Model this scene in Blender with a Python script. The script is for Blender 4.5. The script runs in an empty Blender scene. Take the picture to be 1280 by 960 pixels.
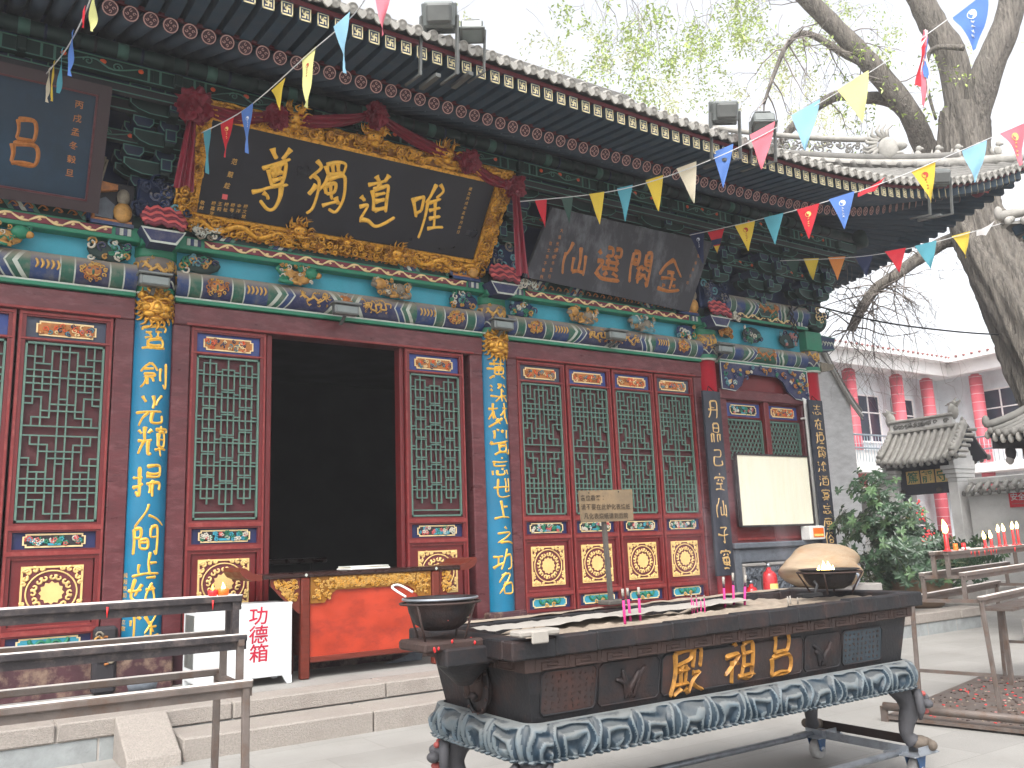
import bpy, math, random
from mathutils import Vector, Matrix
SC = bpy.context.scene
COL = SC.collection
rad = math.radians
# ------------------------------------------------------------------ camera
YAW, PITCH, ROLL, FPX, CAMZ = rad(33.3318), rad(10.6178), rad(-2.1945), 1080.0, 1.65
_f = Vector((math.sin(YAW)*math.cos(PITCH), math.cos(YAW)*math.cos(PITCH), math.sin(PITCH)))
_r = Vector((math.cos(YAW), -math.sin(YAW), 0)); _u = _r.cross(_f)
_r, _u = _r*math.cos(ROLL)+_u*math.sin(ROLL), -_r*math.sin(ROLL)+_u*math.cos(ROLL)
CP = Vector((0, 0, CAMZ))
cd = bpy.data.cameras.new('camera'); cam = bpy.data.objects.new('camera', cd); COL.objects.link(cam)
cd.sensor_width = 36; cd.lens = 36*FPX/1280; cd.clip_end = 900; cd.clip_start = .05
cam.matrix_world = Matrix(((_r.x, _u.x, -_f.x, 0), (_r.y, _u.y, -_f.y, 0), (_r.z, _u.z, -_f.z, CAMZ), (0, 0, 0, 1)))
SC.camera = cam
# ------------------------------------------------------------------ world, sun, exposure
SUN_EL, SUN_AZ = 52, 225      # azimuth: direction the light comes from, measured from +Y towards +X
w = bpy.data.worlds.new('World'); SC.world = w; w.use_nodes = True
nt = w.node_tree; nt.nodes.clear()
sky = nt.nodes.new('ShaderNodeTexSky'); sky.sky_type = 'NISHITA'; sky.sun_disc = False
sky.sun_elevation = rad(SUN_EL); sky.sun_rotation = rad(SUN_AZ); sky.dust_density = 4.0; sky.air_density = 1.0; sky.ozone_density = .6
hs = nt.nodes.new('ShaderNodeHueSaturation'); hs.inputs['Saturation'].default_value = .2
bg = nt.nodes.new('ShaderNodeBackground'); bg.inputs['Strength'].default_value = .15
wo = nt.nodes.new('ShaderNodeOutputWorld')
nt.links.new(sky.outputs[0], hs.inputs['Color']); nt.links.new(hs.outputs[0], bg.inputs['Color']); nt.links.new(bg.outputs[0], wo.inputs['Surface'])
sd = bpy.data.lights.new('sun', 'SUN'); sd.energy = .9; sd.angle = rad(25); sd.color = (1, .96, .9)
sun = bpy.data.objects.new('sun', sd); COL.objects.link(sun)
_az, _el = rad(SUN_AZ), rad(SUN_EL)
sun.rotation_euler = Vector((-math.sin(_az)*math.cos(_el), -math.cos(_az)*math.cos(_el), -math.sin(_el))).to_track_quat('-Z', 'Y').to_euler()
SC.view_settings.view_transform = 'Standard'; SC.view_settings.look = 'None'
SC.view_settings.exposure = 1.55; SC.view_settings.gamma = 1.0; SC.view_settings.use_curve_mapping = False
SC.render.engine = 'CYCLES'
SC.cycles.max_bounces = 8; SC.cycles.diffuse_bounces = 4; SC.cycles.transparent_max_bounces = 12

# ------------------------------------------------------------------ helpers
def ray(px, py):
    return _r*(px-640)+_u*(480-py)+_f*FPX
def at_y(px, py, Y):
    v = ray(px, py); return CP+v*(Y/v.y)
def at_x(px, py, X):
    v = ray(px, py); return CP+v*(X/v.x)
def at_z(px, py, Z):
    v = ray(px, py); return CP+v*((Z-CAMZ)/v.z)
def lin(c):
    c = c/255.0
    return c/12.92 if c <= .04045 else ((c+.055)/1.055)**2.4
MATS = {}
def mat(name, rgb, rough=.6, var=.12, scale=6., bump=.0, bscale=30., metal=0., dirt=None, dirt_amt=0., dscale=2.5, emit=0., stretch=None, spec=.4, coat=0., dust=0., dustcol=(150,140,125), bdist=.01):
    m = bpy.data.materials.new(name); m.use_nodes = True; n = m.node_tree.nodes; L = m.node_tree.links
    b = n['Principled BSDF']; base = tuple(lin(c) for c in rgb)+(1,)
    b.inputs['Roughness'].default_value = rough; b.inputs['Metallic'].default_value = metal
    b.inputs['Specular IOR Level'].default_value = spec; b.inputs['Coat Weight'].default_value = coat
    geo = n.new('ShaderNodeNewGeometry')
    pos = geo.outputs['Position']
    if stretch:
        mp = n.new('ShaderNodeMapping'); mp.inputs['Scale'].default_value = stretch; L.new(pos, mp.inputs['Vector']); pos = mp.outputs['Vector']
    col = None
    if var > 0:
        t = n.new('ShaderNodeTexNoise'); t.inputs['Scale'].default_value = scale; t.inputs['Detail'].default_value = 6; L.new(pos, t.inputs['Vector'])
        mr = n.new('ShaderNodeMapRange'); mr.inputs[1].default_value = .3; mr.inputs[2].default_value = .7
        mr.inputs[3].default_value = 1-var; mr.inputs[4].default_value = 1+var; L.new(t.outputs['Fac'], mr.inputs[0])
        hv = n.new('ShaderNodeHueSaturation'); hv.inputs['Color'].default_value = base; L.new(mr.outputs[0], hv.inputs['Value']); col = hv.outputs['Color']
        mr2 = n.new('ShaderNodeMapRange'); mr2.inputs[1].default_value = .3; mr2.inputs[2].default_value = .7
        mr2.inputs[3].default_value = max(0, rough-.12); mr2.inputs[4].default_value = min(1, rough+.12); L.new(t.outputs['Fac'], mr2.inputs[0]); L.new(mr2.outputs[0], b.inputs['Roughness'])
    if dirt and dirt_amt > 0:
        t2 = n.new('ShaderNodeTexNoise'); t2.inputs['Scale'].default_value = dscale; t2.inputs['Detail'].default_value = 8; t2.inputs['Roughness'].default_value = .7; L.new(pos, t2.inputs['Vector'])
        m2 = n.new('ShaderNodeMapRange'); m2.inputs[1].default_value = .48; m2.inputs[2].default_value = .66; m2.inputs[4].default_value = dirt_amt; L.new(t2.outputs['Fac'], m2.inputs[0])
        mx = n.new('ShaderNodeMix'); mx.data_type = 'RGBA'; L.new(m2.outputs[0], mx.inputs[0])
        if col: L.new(col, mx.inputs[6])
        else: mx.inputs[6].default_value = base
        mx.inputs[7].default_value = tuple(lin(c) for c in dirt)+(1,); col = mx.outputs[2]
    if dust > 0:
        sx = n.new('ShaderNodeSeparateXYZ'); L.new(geo.outputs['Normal'], sx.inputs[0])
        m3 = n.new('ShaderNodeMapRange'); m3.inputs[1].default_value = .05; m3.inputs[2].default_value = .75; m3.inputs[4].default_value = dust; L.new(sx.outputs['Z'], m3.inputs[0])
        mx = n.new('ShaderNodeMix'); mx.data_type = 'RGBA'; L.new(m3.outputs[0], mx.inputs[0])
        if col: L.new(col, mx.inputs[6])
        else: mx.inputs[6].default_value = base
        mx.inputs[7].default_value = tuple(lin(c) for c in dustcol)+(1,); col = mx.outputs[2]
    if col: L.new(col, b.inputs['Base Color'])
    else: b.inputs['Base Color'].default_value = base
    if bump > 0:
        t3 = n.new('ShaderNodeTexNoise'); t3.inputs['Scale'].default_value = bscale; t3.inputs['Detail'].default_value = 5; L.new(pos, t3.inputs['Vector'])
        bp = n.new('ShaderNodeBump'); bp.inputs['Strength'].default_value = bump; bp.inputs['Distance'].default_value = bdist; L.new(t3.outputs['Fac'], bp.inputs['Height']); L.new(bp.outputs[0], b.inputs['Normal'])
    if emit > 0:
        b.inputs['Emission Color'].default_value = base; b.inputs['Emission Strength'].default_value = emit
    MATS[name] = m
    return m

class MB:
    """collects shapes in world coordinates and links them as one mesh object"""
    def __init__(s): s.v = []; s.f = []; s.m = []; s.s = []
    def add(s, vs, fs, m, smooth=False):
        o = len(s.v); s.v.extend([tuple(p) for p in vs])
        for f in fs: s.f.append([i+o for i in f]); s.m.append(m); s.s.append(smooth)
    def box(s, x0, x1, y0, y1, z0, z1, m, ch=0, M=None):
        if x0 > x1: x0, x1 = x1, x0
        if y0 > y1: y0, y1 = y1, y0
        if z0 > z1: z0, z1 = z1, z0
        ch = min(ch, (x1-x0)*.45, (y1-y0)*.45, (z1-z0)*.45)
        if ch <= 0:
            vs = [(x, y, z) for x in (x0, x1) for y in (y0, y1) for z in (z0, z1)]
            fs = [(0, 1, 3, 2), (4, 6, 7, 5), (0, 4, 5, 1), (2, 3, 7, 6), (0, 2, 6, 4), (1, 5, 7, 3)]
        else:
            vs = []; idx = {}
            for i, x in enumerate((x0, x1)):
                for j, y in enumerate((y0, y1)):
                    for k, z in enumerate((z0, z1)):
                        ix, iy, iz = x+ch*(1-2*i), y+ch*(1-2*j), z+ch*(1-2*k)
                        for a, p in enumerate(((x, iy, iz), (ix, y, iz), (ix, iy, z))):
                            idx[i, j, k, a] = len(vs); vs.append(p)
            fs = []
            for a in range(3):
                for q in (0, 1):
                    c = []
                    for (e, g) in ((0, 0), (1, 0), (1, 1), (0, 1)):
                        t = [e, g]; t.insert(a, q); c.append(idx[t[0], t[1], t[2], a])
                    fs.append(c)
            for a in range(3):
                b, c = (a+1) % 3, (a+2) % 3
                for q in (0, 1):
                    for p in (0, 1):
                        def gi(e, w_):
                            t = [0, 0, 0]; t[a] = e; t[b] = q; t[c] = p; return idx[t[0], t[1], t[2], w_]
                        fs.append([gi(0, b), gi(1, b), gi(1, c), gi(0, c)])
            for i in (0, 1):
                for j in (0, 1):
                    for k in (0, 1): fs.append([idx[i, j, k, 0], idx[i, j, k, 1], idx[i, j, k, 2]])
            cx = Vector(((x0+x1)/2, (y0+y1)/2, (z0+z1)/2)); g = []
            for f in fs:
                p = [Vector(vs[i]) for i in f]; nn = (p[1]-p[0]).cross(p[2]-p[0]); ce = sum(p, Vector())/len(p)
                g.append(f if nn.dot(ce-cx) >= 0 else f[::-1])
            fs = g
        if M is not None: vs = [M @ Vector(p) for p in vs]
        s.add(vs, fs, m)
    def fbox(s, F, u0, u1, v0, v1, w0, w1, m):
        """box in a frame"""
        vs = [F(u, v, w_) for u in (u0, u1) for v in (v0, v1) for w_ in (w0, w1)]
        fs = [(0, 1, 3, 2), (4, 6, 7, 5), (0, 4, 5, 1), (2, 3, 7, 6), (0, 2, 6, 4), (1, 5, 7, 3)]
        s.add(vs, fs, m)
    def bar(s, a, b, w_, h, m, up=(0, 0, 1), ch=0):
        a = Vector(a); b = Vector(b); d = b-a; L = d.length; d.normalize(); up = Vector(up)
        x = d.cross(up)
        if x.length < 1e-5: x = d.cross(Vector((1, 0, 0)))
        x.normalize(); z = x.cross(d)
        M = Matrix(((x.x, d.x, z.x, a.x), (x.y, d.y, z.y, a.y), (x.z, d.z, z.z, a.z), (0, 0, 0, 1)))
        s.box(-w_/2, w_/2, 0, L, -h/2, h/2, m, ch, M)
    def tube(s, pts, r, m, n=6, smooth=True, flat=1.0, closed=False, caps=True):
        P = [Vector(p) for p in pts]; k = len(P)
        if k < 2: return
        R = [r]*k if not hasattr(r, '__len__') else list(r)
        vs = []; prev = None
        for i in range(k):
            t = (P[min(i+1, k-1)]-P[max(i-1, 0)])
            if t.length < 1e-9: t = Vector((0, 0, 1))
            t.normalize()
            if prev is None:
                a = Vector((0, 1, 0)) if abs(t.y) < .9 else Vector((0, 0, 1))
                nx = t.cross(a).normalized()
            else:
                nx = prev-t*prev.dot(t)
                nx = nx.normalized() if nx.length > 1e-6 else t.cross(Vector((0, 1, 0))).normalized()
            prev = nx; ny = t.cross(nx)
            for j in range(n):
                a = 2*math.pi*j/n
                vs.append(P[i]+nx*(math.cos(a)*R[i])+ny*(math.sin(a)*R[i]*flat))
        fs = [[i*n+j, i*n+(j+1) % n, (i+1)*n+(j+1) % n, (i+1)*n+j] for i in range(k-1) for j in range(n)]
        if caps: fs += [list(range(n))[::-1], [(k-1)*n+j for j in range(n)]]
        s.add(vs, fs, m, smooth)
    def lathe(s, prof, c, m, n=24, M=None, smooth=True, cap0=True, cap1=True):
        """prof: list of (radius, z)"""
        vs = []; c = Vector(c)
        for (r, z) in prof:
            for j in range(n):
                a = 2*math.pi*j/n; p = Vector((r*math.cos(a), r*math.sin(a), z))
                vs.append(c+(M @ p if M is not None else p))
        k = len(prof)
        fs = [[i*n+j, i*n+(j+1) % n, (i+1)*n+(j+1) % n, (i+1)*n+j] for i in range(k-1) for j in range(n)]
        if cap0: fs.append(list(range(n))[::-1])
        if cap1: fs.append([(k-1)*n+j for j in range(n)])
        s.add(vs, fs, m, smooth)
    def blob(s, c, r, m, seg=12, rings=8, fn=None, F=None):
        """ellipsoid; fn(unit vector) scales the radius; F maps local to world"""
        r = (r, r, r) if not hasattr(r, '__len__') else r; vs = []
        for i in range(rings+1):
            th = math.pi*i/rings
            for j in range(seg):
                a = 2*math.pi*j/seg; d = Vector((math.sin(th)*math.cos(a), math.sin(th)*math.sin(a), math.cos(th)))
                k = fn(d) if fn else 1
                p = Vector((d.x*r[0]*k, d.y*r[1]*k, d.z*r[2]*k))+Vector(c)
                vs.append(F(*p) if F else p)
        fs = [[i*seg+j, (i+1)*seg+j, (i+1)*seg+(j+1) % seg, i*seg+(j+1) % seg] for i in range(rings) for j in range(seg)]
        s.add(vs, fs, m, True)
    def prism(s, poly, F, w0, w1, m, edge=None, inset=.0):
        """polygon (u,v) extruded from w0 (back) to w1 (front); edge: material of a border ring on the front"""
        n = len(poly); a = [F(u, v, w0) for u, v in poly]; b = [F(u, v, w1) for u, v in poly]
        fs = [[i, (i+1) % n, n+(i+1) % n, n+i] for i in range(n)]+[list(range(n))[::-1]]
        if not edge:
            s.add(a+b, fs+[[n+i for i in range(n)]], m)
        else:
            cu = sum(p[0] for p in poly)/n; cv = sum(p[1] for p in poly)/n
            mu = max(abs(p[0]-cu) for p in poly); mv = max(abs(p[1]-cv) for p in poly)
            ku = max(.2, 1-inset/mu); kv = max(.2, 1-inset/mv)
            c = [F(cu+(u-cu)*ku, cv+(v-cv)*kv, w1) for u, v in poly]
            s.add(a+b, fs, m)
            s.add(b+c, [[i, (i+1) % n, n+(i+1) % n, n+i] for i in range(n)], edge)
            s.add(c, [list(range(n))], m)
    def grid(s, fn, nu, nv, m, smooth=True, mfn=None):
        vs = [fn(i/nu, j/nv) for i in range(nu+1) for j in range(nv+1)]
        if mfn is None:
            s.add(vs, [[i*(nv+1)+j, (i+1)*(nv+1)+j, (i+1)*(nv+1)+j+1, i*(nv+1)+j+1] for i in range(nu) for j in range(nv)], m, smooth)
        else:
            o = len(s.v); s.v.extend([tuple(p) for p in vs])
            for i in range(nu):
                for j in range(nv):
                    s.f.append([o+i*(nv+1)+j, o+(i+1)*(nv+1)+j, o+(i+1)*(nv+1)+j+1, o+i*(nv+1)+j+1]); s.m.append(mfn((i+.5)/nu, (j+.5)/nv)); s.s.append(smooth)
    def mesh(s, name, off=(0, 0, 0)):
        me = bpy.data.meshes.new(name); ox, oy, oz = off
        me.from_pydata([(x-ox, y-oy, z-oz) for x, y, z in s.v], [], s.f)
        keys = []
        for k in s.m:
            if k not in keys: keys.append(k)
        for k in keys: me.materials.append(MATS[k])
        ix = {k: i for i, k in enumerate(keys)}
        me.polygons.foreach_set('material_index', [ix[k] for k in s.m]); me.polygons.foreach_set('use_smooth', s.s)
        me.update(); return me
    def build(s, name, parent=None, label=None):
        off = wloc(parent) if parent else (0, 0, 0)
        o = bpy.data.objects.new(name, s.mesh(name, off)); COL.objects.link(o)
        if parent: o.parent = parent
        if label: o['label'] = label
        return o
def wloc(o):
    v = Vector((0, 0, 0))
    while o: v = v+o.location; o = o.parent
    return v
def thing(name, label, cat, loc=(0, 0, 0), group=None):
    o = bpy.data.objects.new(name, None); COL.objects.link(o); o.location = loc; o['label'] = label; o['category'] = cat
    o.empty_display_size = .1
    if group: o['group'] = group
    return o
def solo(mb, name, label, cat, group=None, loc=None):
    off = loc or (0, 0, 0)
    o = bpy.data.objects.new(name, mb.mesh(name, off)); COL.objects.link(o); o.location = off
    o['label'] = label; o['category'] = cat
    if group: o['group'] = group
    return o
def structure(o): o['kind'] = 'structure'; return o
def copy_tree(o, parent=None):
    c = o.copy(); COL.objects.link(c); c.parent = parent
    for ch in list(o.children): copy_tree(ch, c)
    return c
def frame(O, U, V):
    O = Vector(O); U = Vector(U).normalized(); V = Vector(V).normalized(); N = U.cross(V)
    def F(u, v, w_=0): return O+U*u+V*v+N*w_
    F.O, F.U, F.V, F.N = O, U, V, N
    return F
def facade(y): return frame((0, y, 0), (1, 0, 0), (0, 0, 1))       # u = X, v = Z, w towards the viewer (-Y)
def on_frame(px, py, F):
    d = ray(px, py); t = (F.O-CP).dot(F.N)/d.dot(F.N); p = CP+d*t-F.O
    return p.dot(F.U), p.dot(F.V)
def cyl_frame(cx, cy, r):                                          # wraps u round a column, v = Z
    def F(u, v, w_=0):
        a = u/r; return Vector((cx+(r+w_)*math.sin(a), cy-(r+w_)*math.cos(a), v))
    return F
def spline(P, n=6):
    P = [Vector(p) for p in P]; out = []
    if len(P) == 2: return [P[0].lerp(P[1], i/n) for i in range(n+1)]
    for i in range(len(P)-1):
        a, b, c, d = P[max(i-1, 0)], P[i], P[i+1], P[min(i+2, len(P)-1)]
        for k in range(n):
            t = k/n
            out.append(.5*((2*b)+(c-a)*t+(2*a-5*b+4*c-d)*t*t+(3*b-a-3*c+d)*t**3))
    out.append(P[-1]); return out
def spiral(cu, cv, r, turns=1.4, a0=0., sgn=1, n=14):
    return [(cu+r*(1-.8*i/n)*math.cos(a0+sgn*turns*2*math.pi*i/n), cv+r*(1-.8*i/n)*math.sin(a0+sgn*turns*2*math.pi*i/n)) for i in range(n+1)]
def squiggle(mb, F, pts2, r, m, w_=.0, n=4, flat=.6, k=5):
    p = spline([(u, v, 0) for u, v in pts2], k); L = len(p)-1
    mb.tube([F(q.x, q.y, w_) for q in p], [r*(.45+.75*math.sin(math.pi*min(1, .12+.88*(1-i/L)))) for i in range(L+1)], m, n, True, 1.0)
_tc = {}
def text_geo(body, size):
    if (body, size) in _tc: return _tc[body, size]
    cu = bpy.data.curves.new('t', 'FONT'); cu.body = body; cu.size = size; cu.align_x = 'CENTER'; cu.align_y = 'CENTER'; cu.resolution_u = 3; cu.offset = size*.012
    o = bpy.data.objects.new('t', cu); COL.objects.link(o); dg = bpy.context.evaluated_depsgraph_get(); dg.update()
    me = bpy.data.meshes.new_from_object(o.evaluated_get(dg)); bpy.data.objects.remove(o)
    r = ([tuple(v.co) for v in me.vertices], [list(p.vertices) for p in me.polygons]); bpy.data.meshes.remove(me); bpy.data.curves.remove(cu)
    if r[0]:                                                        # recentre on the glyph box
        xs = [p[0] for p in r[0]]; ys = [p[1] for p in r[0]]; cx = (min(xs)+max(xs))/2; cy = (min(ys)+max(ys))/2
        r = ([(x-cx, y-cy, z) for x, y, z in r[0]], r[1])
    _tc[body, size] = r; return r
def text(mb, F, body, size, u, v, m, w_=.002, sx=1., shear=0., wob=0.):
    vs, fs = text_geo(body, size)
    out = []
    for x, y, z in vs:
        x2 = x*sx+shear*y; y2 = y+(wob*size*math.sin(x*9/size+y*5/size+u*7) if wob else 0)
        out.append(F(u+x2, v+y2, w_))
    mb.add(out, fs, m)
GL = {
'唯': '1216 123236 1535 5043 4249 6162 4383 4575 4777 4989 6369',
'道': '3142 7162 2383 5344 347478 3438 3676 3878 0112 04241607 07183999',
'獨': '3012 0023353829 3306 4043 40808343 5052 6062 5335 44848869 4666 46486868 5459 4979',
'尊': '2031 7061 1282 2226 22727626 4244 5254 2474 2676 0787 656959 3848',
'仙': '3014 1319 6168 4448 4888 8389',
'選': '30505232 3243 60808262 6273 3484 4346 7376 2686 4738 6788 0112 04241607 07183999',
'闕': '1019 10303313 1232 60808978 60638363 6282 3445 5444 3656 4449 3747 6455 6485 6648 6688',
'金': '5005 5095 3464 1676 5459 2838 7868 0999',
'丹': '212609 21717869 3454 0585', '鼎': '3034 30707434 3272 1519 1535 3539 6569 6585 8588', '已': '21717424 24288886',
'空': '5051 1213 128283 4334 6374 2575 5558 1888', '子': '22725459 5948 0585', '竈': '5051 1112 118182 4233 6273 2474 3437 34747737 5458 3676 2588 3979',
'志': '1181 5044 2474 0618 36386866 5556 7688', '在': '1282 5017 3439 4575 6369 4989', '煙': '1213 3223 202419 2438 4080 5052 7072 4246 42828646 6669 4777 4989',
'霞': '2070 1112 118182 5053 2333 6373 2429 24545727 2656 2858 6484 8487 6667 6788 6979', '滌': '0112 0314 0916 5143 517234 3383 5459 3748 6778',
'酒': '0112 0314 0916 3181 3338 33838838 5254 6264 4676', '寡': '5051 1112 118182 2373 3436 34747636 1787 4829 486869', '忘': '5051 1282 222474 1618 36386866 5556 7688',
'塵': '5051 1181 1207 2373 3335 33737535 5359 3777 2989', '俗': '2004 1319 5041 6071 5235 5285 4648 46767848',
'黃': '1282 3033 6063 0484 3437 34747737 5357 3575 3819 6889', '粱': '0112 0314 315133 6172 5464 0686 5359 5629 5689',
'夢': '0242 2026 2306 2336 6292 7076 7355 7398 463766 6609 4758', '覺': '1013 2030 5041 4051 7073 040584 3538 35656838 3666 4819 58688987',
'世': '0484 202888 5056 7076 5676', '上': '4058 5373 1888', '之': '4152 147418 2899', '功': '0343 2327 0846 53838869 6039', '名': '4014 216119 3445 3539 35757939',
'寶': '5051 1112 118183 2343 3345 2545 5373 6365 5575 3639 36767939 3878 4919 6989', '劍': '3003 3053 1242 14444515 2528 2509 3547 6267 808978',
'光': '5054 2032 8063 0585 4519 55588886', '輝': '2024 0112 4132 0444 2408 343848 519192 6266 62828666 6484 5797 7079', '掃': '0333 202817 0635 408083 4282 4383 458586 5558 558587 6469',
'人': '413409 4599', '間': '1019 10303313 60808978 606383 3437 34545737 3555', '止': '5058 5474 2428 0888', '妖': '201638 4226 0444 8050 5484 7259 7389',
'怪': '1019 0305 2233 418148 4278 5686 6469 4999', '殿': '10505213 1009 2454 3337 4347 1757 3819 4859 6064 608084 6585 8559 6799',
'祖': '2031 034307 2429 3445 5158 51818858 5383 5686 4898', '呂': '2024 20707424 2474 4435 1519 15858919 1989'}
def brush(mb, F, ch, cu, cv, w_, h, m, sw=.075, th=.012, tilt=0., base=.0):
    """one hand-brushed character: raised strokes with swelling and tapering width"""
    rg = random.Random(ch)
    for st in GL[ch].split():
        P = []
        for i in range(0, len(st), 2):
            gx = (int(st[i])-4.5)/9+rg.uniform(-.012, .012); gy = (4.5-int(st[i+1]))/9+rg.uniform(-.012, .012)
            P.append(Vector((cu+gx*w_, cv+gy*h+tilt*gx*w_, 0)))
        if len(P) == 2:                                              # slight belly
            d = P[1]-P[0]; P.insert(1, (P[0]+P[1])/2+Vector((-d.y, d.x, 0))*rg.uniform(-.09, .09))
        S = spline(P, 7); n = len(S); vs = []; k0 = rg.uniform(.75, 1.15); lo = rg.uniform(.3, .75)
        for i, p in enumerate(S):
            t = i/(n-1); d = (S[min(i+1, n-1)]-S[max(i-1, 0)]).normalized(); nn = Vector((-d.y, d.x, 0))
            wd = sw*min(w_, h)*k0*(1.05-.35*math.sin(math.pi*t)+.0)*(1-(1-lo)*t**3)
            if i == 0: wd *= .55
            if i == n-1: wd *= .35
            a, b, c = p+nn*wd, p, p-nn*wd
            vs += [F(a.x, a.y, base), F(b.x, b.y, base+th*(.6+.4*wd/(sw*min(w_, h)))), F(c.x, c.y, base)]
        fs = []
        for i in range(n-1):
            fs += [[3*i, 3*i+1, 3*i+4, 3*i+3], [3*i+1, 3*i+2, 3*i+5, 3*i+4]]
        fs += [[0, 2, 1], [3*n-3, 3*n-2, 3*n-1]]
        mb.add(vs, [f[::-1] for f in fs], m)
def carve(mb, F, u0, u1, v0, v1, mats, count, rng, r=(.03, .06), tr=.012, w_=(.005, .03)):
    """a field of carved scrolls"""
    for i in range(count):
        u = rng.uniform(u0, u1); v = rng.uniform(v0, v1); R = rng.uniform(*r)
        P = spiral(u, v, R, rng.uniform(.7, 1.5), rng.uniform(0, 6.28), rng.choice((-1, 1)), 10)
        P = [(min(max(a, u0-.01), u1+.01), min(max(b, v0-.01), v1+.01)) for a, b in P]
        hh = rng.uniform(*w_); L = len(P)-1; m = rng.choice(mats)
        mb.tube([F(a, b, hh+.012*math.sin(3*k/L)) for k, (a, b) in enumerate(P)], [tr*(.5+.9*k/L) for k in range(L+1)], m, 5)
# ------------------------------------------------------------------ materials
mat('red_lacquer', (102, 29, 31), .42, .16, 3, .15, 60, dirt=(70, 24, 26), dirt_amt=.35, dscale=3)
mat('red_rail', (122, 41, 40), .45, .14, 5, .1, 60, dirt=(168, 96, 86), dirt_amt=.3, dscale=9)
mat('maroon', (86, 38, 42), .38, .22, 4, .25, 40, dirt=(116, 72, 74), dirt_amt=.6, dscale=5, stretch=(1, 1, 3))
mat('sill_paint', (66, 38, 44), .6, .25, 5, .3, 30, dirt=(150, 128, 108), dirt_amt=.6, dscale=6)
mat('back_board', (76, 33, 37), .6, .12, 6)
mat('column_red', (156, 26, 42), .35, .12, 2, .05, 30, dirt=(140, 40, 44), dirt_amt=.3)
mat('column_blue', (14, 106, 140), .38, .1, 2.5, .05, 40, dirt=(20, 80, 112), dirt_amt=.3, dscale=2)
mat('gold', (204, 150, 58), .34, .2, 20, metal=.55, dirt=(84, 54, 22), dirt_amt=.6, dscale=22)
mat('gold_worn', (158, 112, 48), .5, .25, 20, metal=.2, dirt=(66, 42, 26), dirt_amt=.8, dscale=14)
mat('gold_bright', (232, 182, 74), .36, .1, 15, metal=.15, dirt=(170, 120, 44), dirt_amt=.3, dscale=25)
mat('gold_dark', (150, 100, 34), .45, .2, 25, metal=.3, dirt=(60, 38, 16), dirt_amt=.5, dscale=25)
mat('gold_paint', (192, 150, 78), .5, .12, 15, dirt=(120, 84, 40), dirt_amt=.3, dscale=20)
mat('old_gold', (168, 106, 52), .5, .2, 15, dirt=(90, 56, 30), dirt_amt=.4, dscale=20)
mat('cream', (226, 200, 150), .55, .08, 10, dirt=(180, 150, 100), dirt_amt=.3, dscale=10)
mat('ornament', (216, 184, 120), .5, .08, 12)
mat('white_paint', (190, 184, 170), .55, .06, 8)
mat('lattice_green', (82, 110, 100), .5, .12, 8, dirt=(110, 140, 116), dirt_amt=.3, dscale=12)
mat('navy', (30, 36, 78), .5, .15, 8)
mat('panel_blue', (44, 62, 122), .5, .15, 8, dirt=(96, 100, 120), dirt_amt=.35, dscale=7)
mat('panel_grey', (62, 68, 84), .6, .2, 8)
mat('turquoise', (52, 140, 160), .5, .1, 5, dirt=(40, 120, 140), dirt_amt=.3)
mat('sky_strip', (54, 144, 164), .55, .12, 3, dirt=(44, 120, 130), dirt_amt=.45, dscale=3)
mat('beam_green', (34, 84, 68), .55, .2, 8, dirt=(112, 108, 94), dirt_amt=.6, dscale=7, dust=.9)
mat('beam_blue', (34, 56, 100), .55, .2, 8, dirt=(104, 102, 98), dirt_amt=.6, dscale=7, dust=.9)
mat('beam_navy', (36, 40, 78), .55, .2, 8, dirt=(96, 94, 92), dirt_amt=.5, dscale=8, dust=.9)
mat('beam_light', (178, 184, 174), .6, .12, 8, dirt=(120, 116, 104), dirt_amt=.6, dscale=8, dust=.7)
mat('bright_green', (34, 112, 84), .5, .15, 6)
mat('edge_green', (70, 110, 98), .5, .15, 8)
mat('dark_green', (18, 42, 38), .6, .2, 6)
mat('dark_blue', (26, 42, 76), .6, .2, 6)
mat('shade_wood', (40, 38, 42), .7, .2, 5)
mat('bracket_blue', (20, 32, 58), .6, .2, 8)
mat('bracket_green', (15, 38, 34), .6, .2, 8)
mat('orange_dot', (214, 92, 52), .5, .1, 8)
mat('soffit', (50, 62, 74), .7, .15, 4, dust=0)
mat('rafter_blue', (46, 64, 78), .6, .18, 6)
mat('rafter_red', (104, 40, 52), .6, .15, 8)
mat('fascia_red', (98, 42, 48), .6, .2, 5)
mat('disc_dark', (74, 46, 52), .6, .15, 8)
mat('disc_pink', (196, 158, 150), .6, .1, 12)
mat('fret_gold', (206, 194, 150), .5, .1, 12)
mat('tile', (116, 114, 110), .85, .18, 5, .5, 25, dirt=(92, 92, 88), dirt_amt=.6, dscale=4)
mat('tile_pale', (156, 153, 147), .85, .15, 5, .4, 25, dirt=(110, 110, 104), dirt_amt=.5, dscale=6)
mat('rose', (172, 116, 112), .6, .2, 20)
mat('pink_wave', (188, 84, 84), .6, .15, 15)
mat('teal_wave', (88, 132, 140), .6, .2, 15)
mat('beast_grey', (120, 112, 98), .65, .25, 15, dirt=(70, 64, 56), dirt_amt=.5, dscale=12)
mat('beast_gold', (176, 132, 70), .55, .25, 18, dirt=(96, 66, 36), dirt_amt=.5, dscale=15)
mat('plaque_black', (22, 24, 32), .38, .15, 3, dirt=(34, 36, 46), dirt_amt=.5, dscale=2)
mat('plaque_blue', (17, 42, 60), .5, .15, 2, dirt=(30, 62, 84), dirt_amt=.4)
mat('plaque_frame', (52, 39, 42), .5, .15, 3)
mat('plaque_old', (50, 51, 57), .5, .25, 2.5, .2, 30, dirt=(116, 119, 126), dirt_amt=.7, dscale=2.2, stretch=(1, 1, .35))
mat('silk_red', (108, 22, 38), .5, .2, 8, .2, 60)
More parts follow.
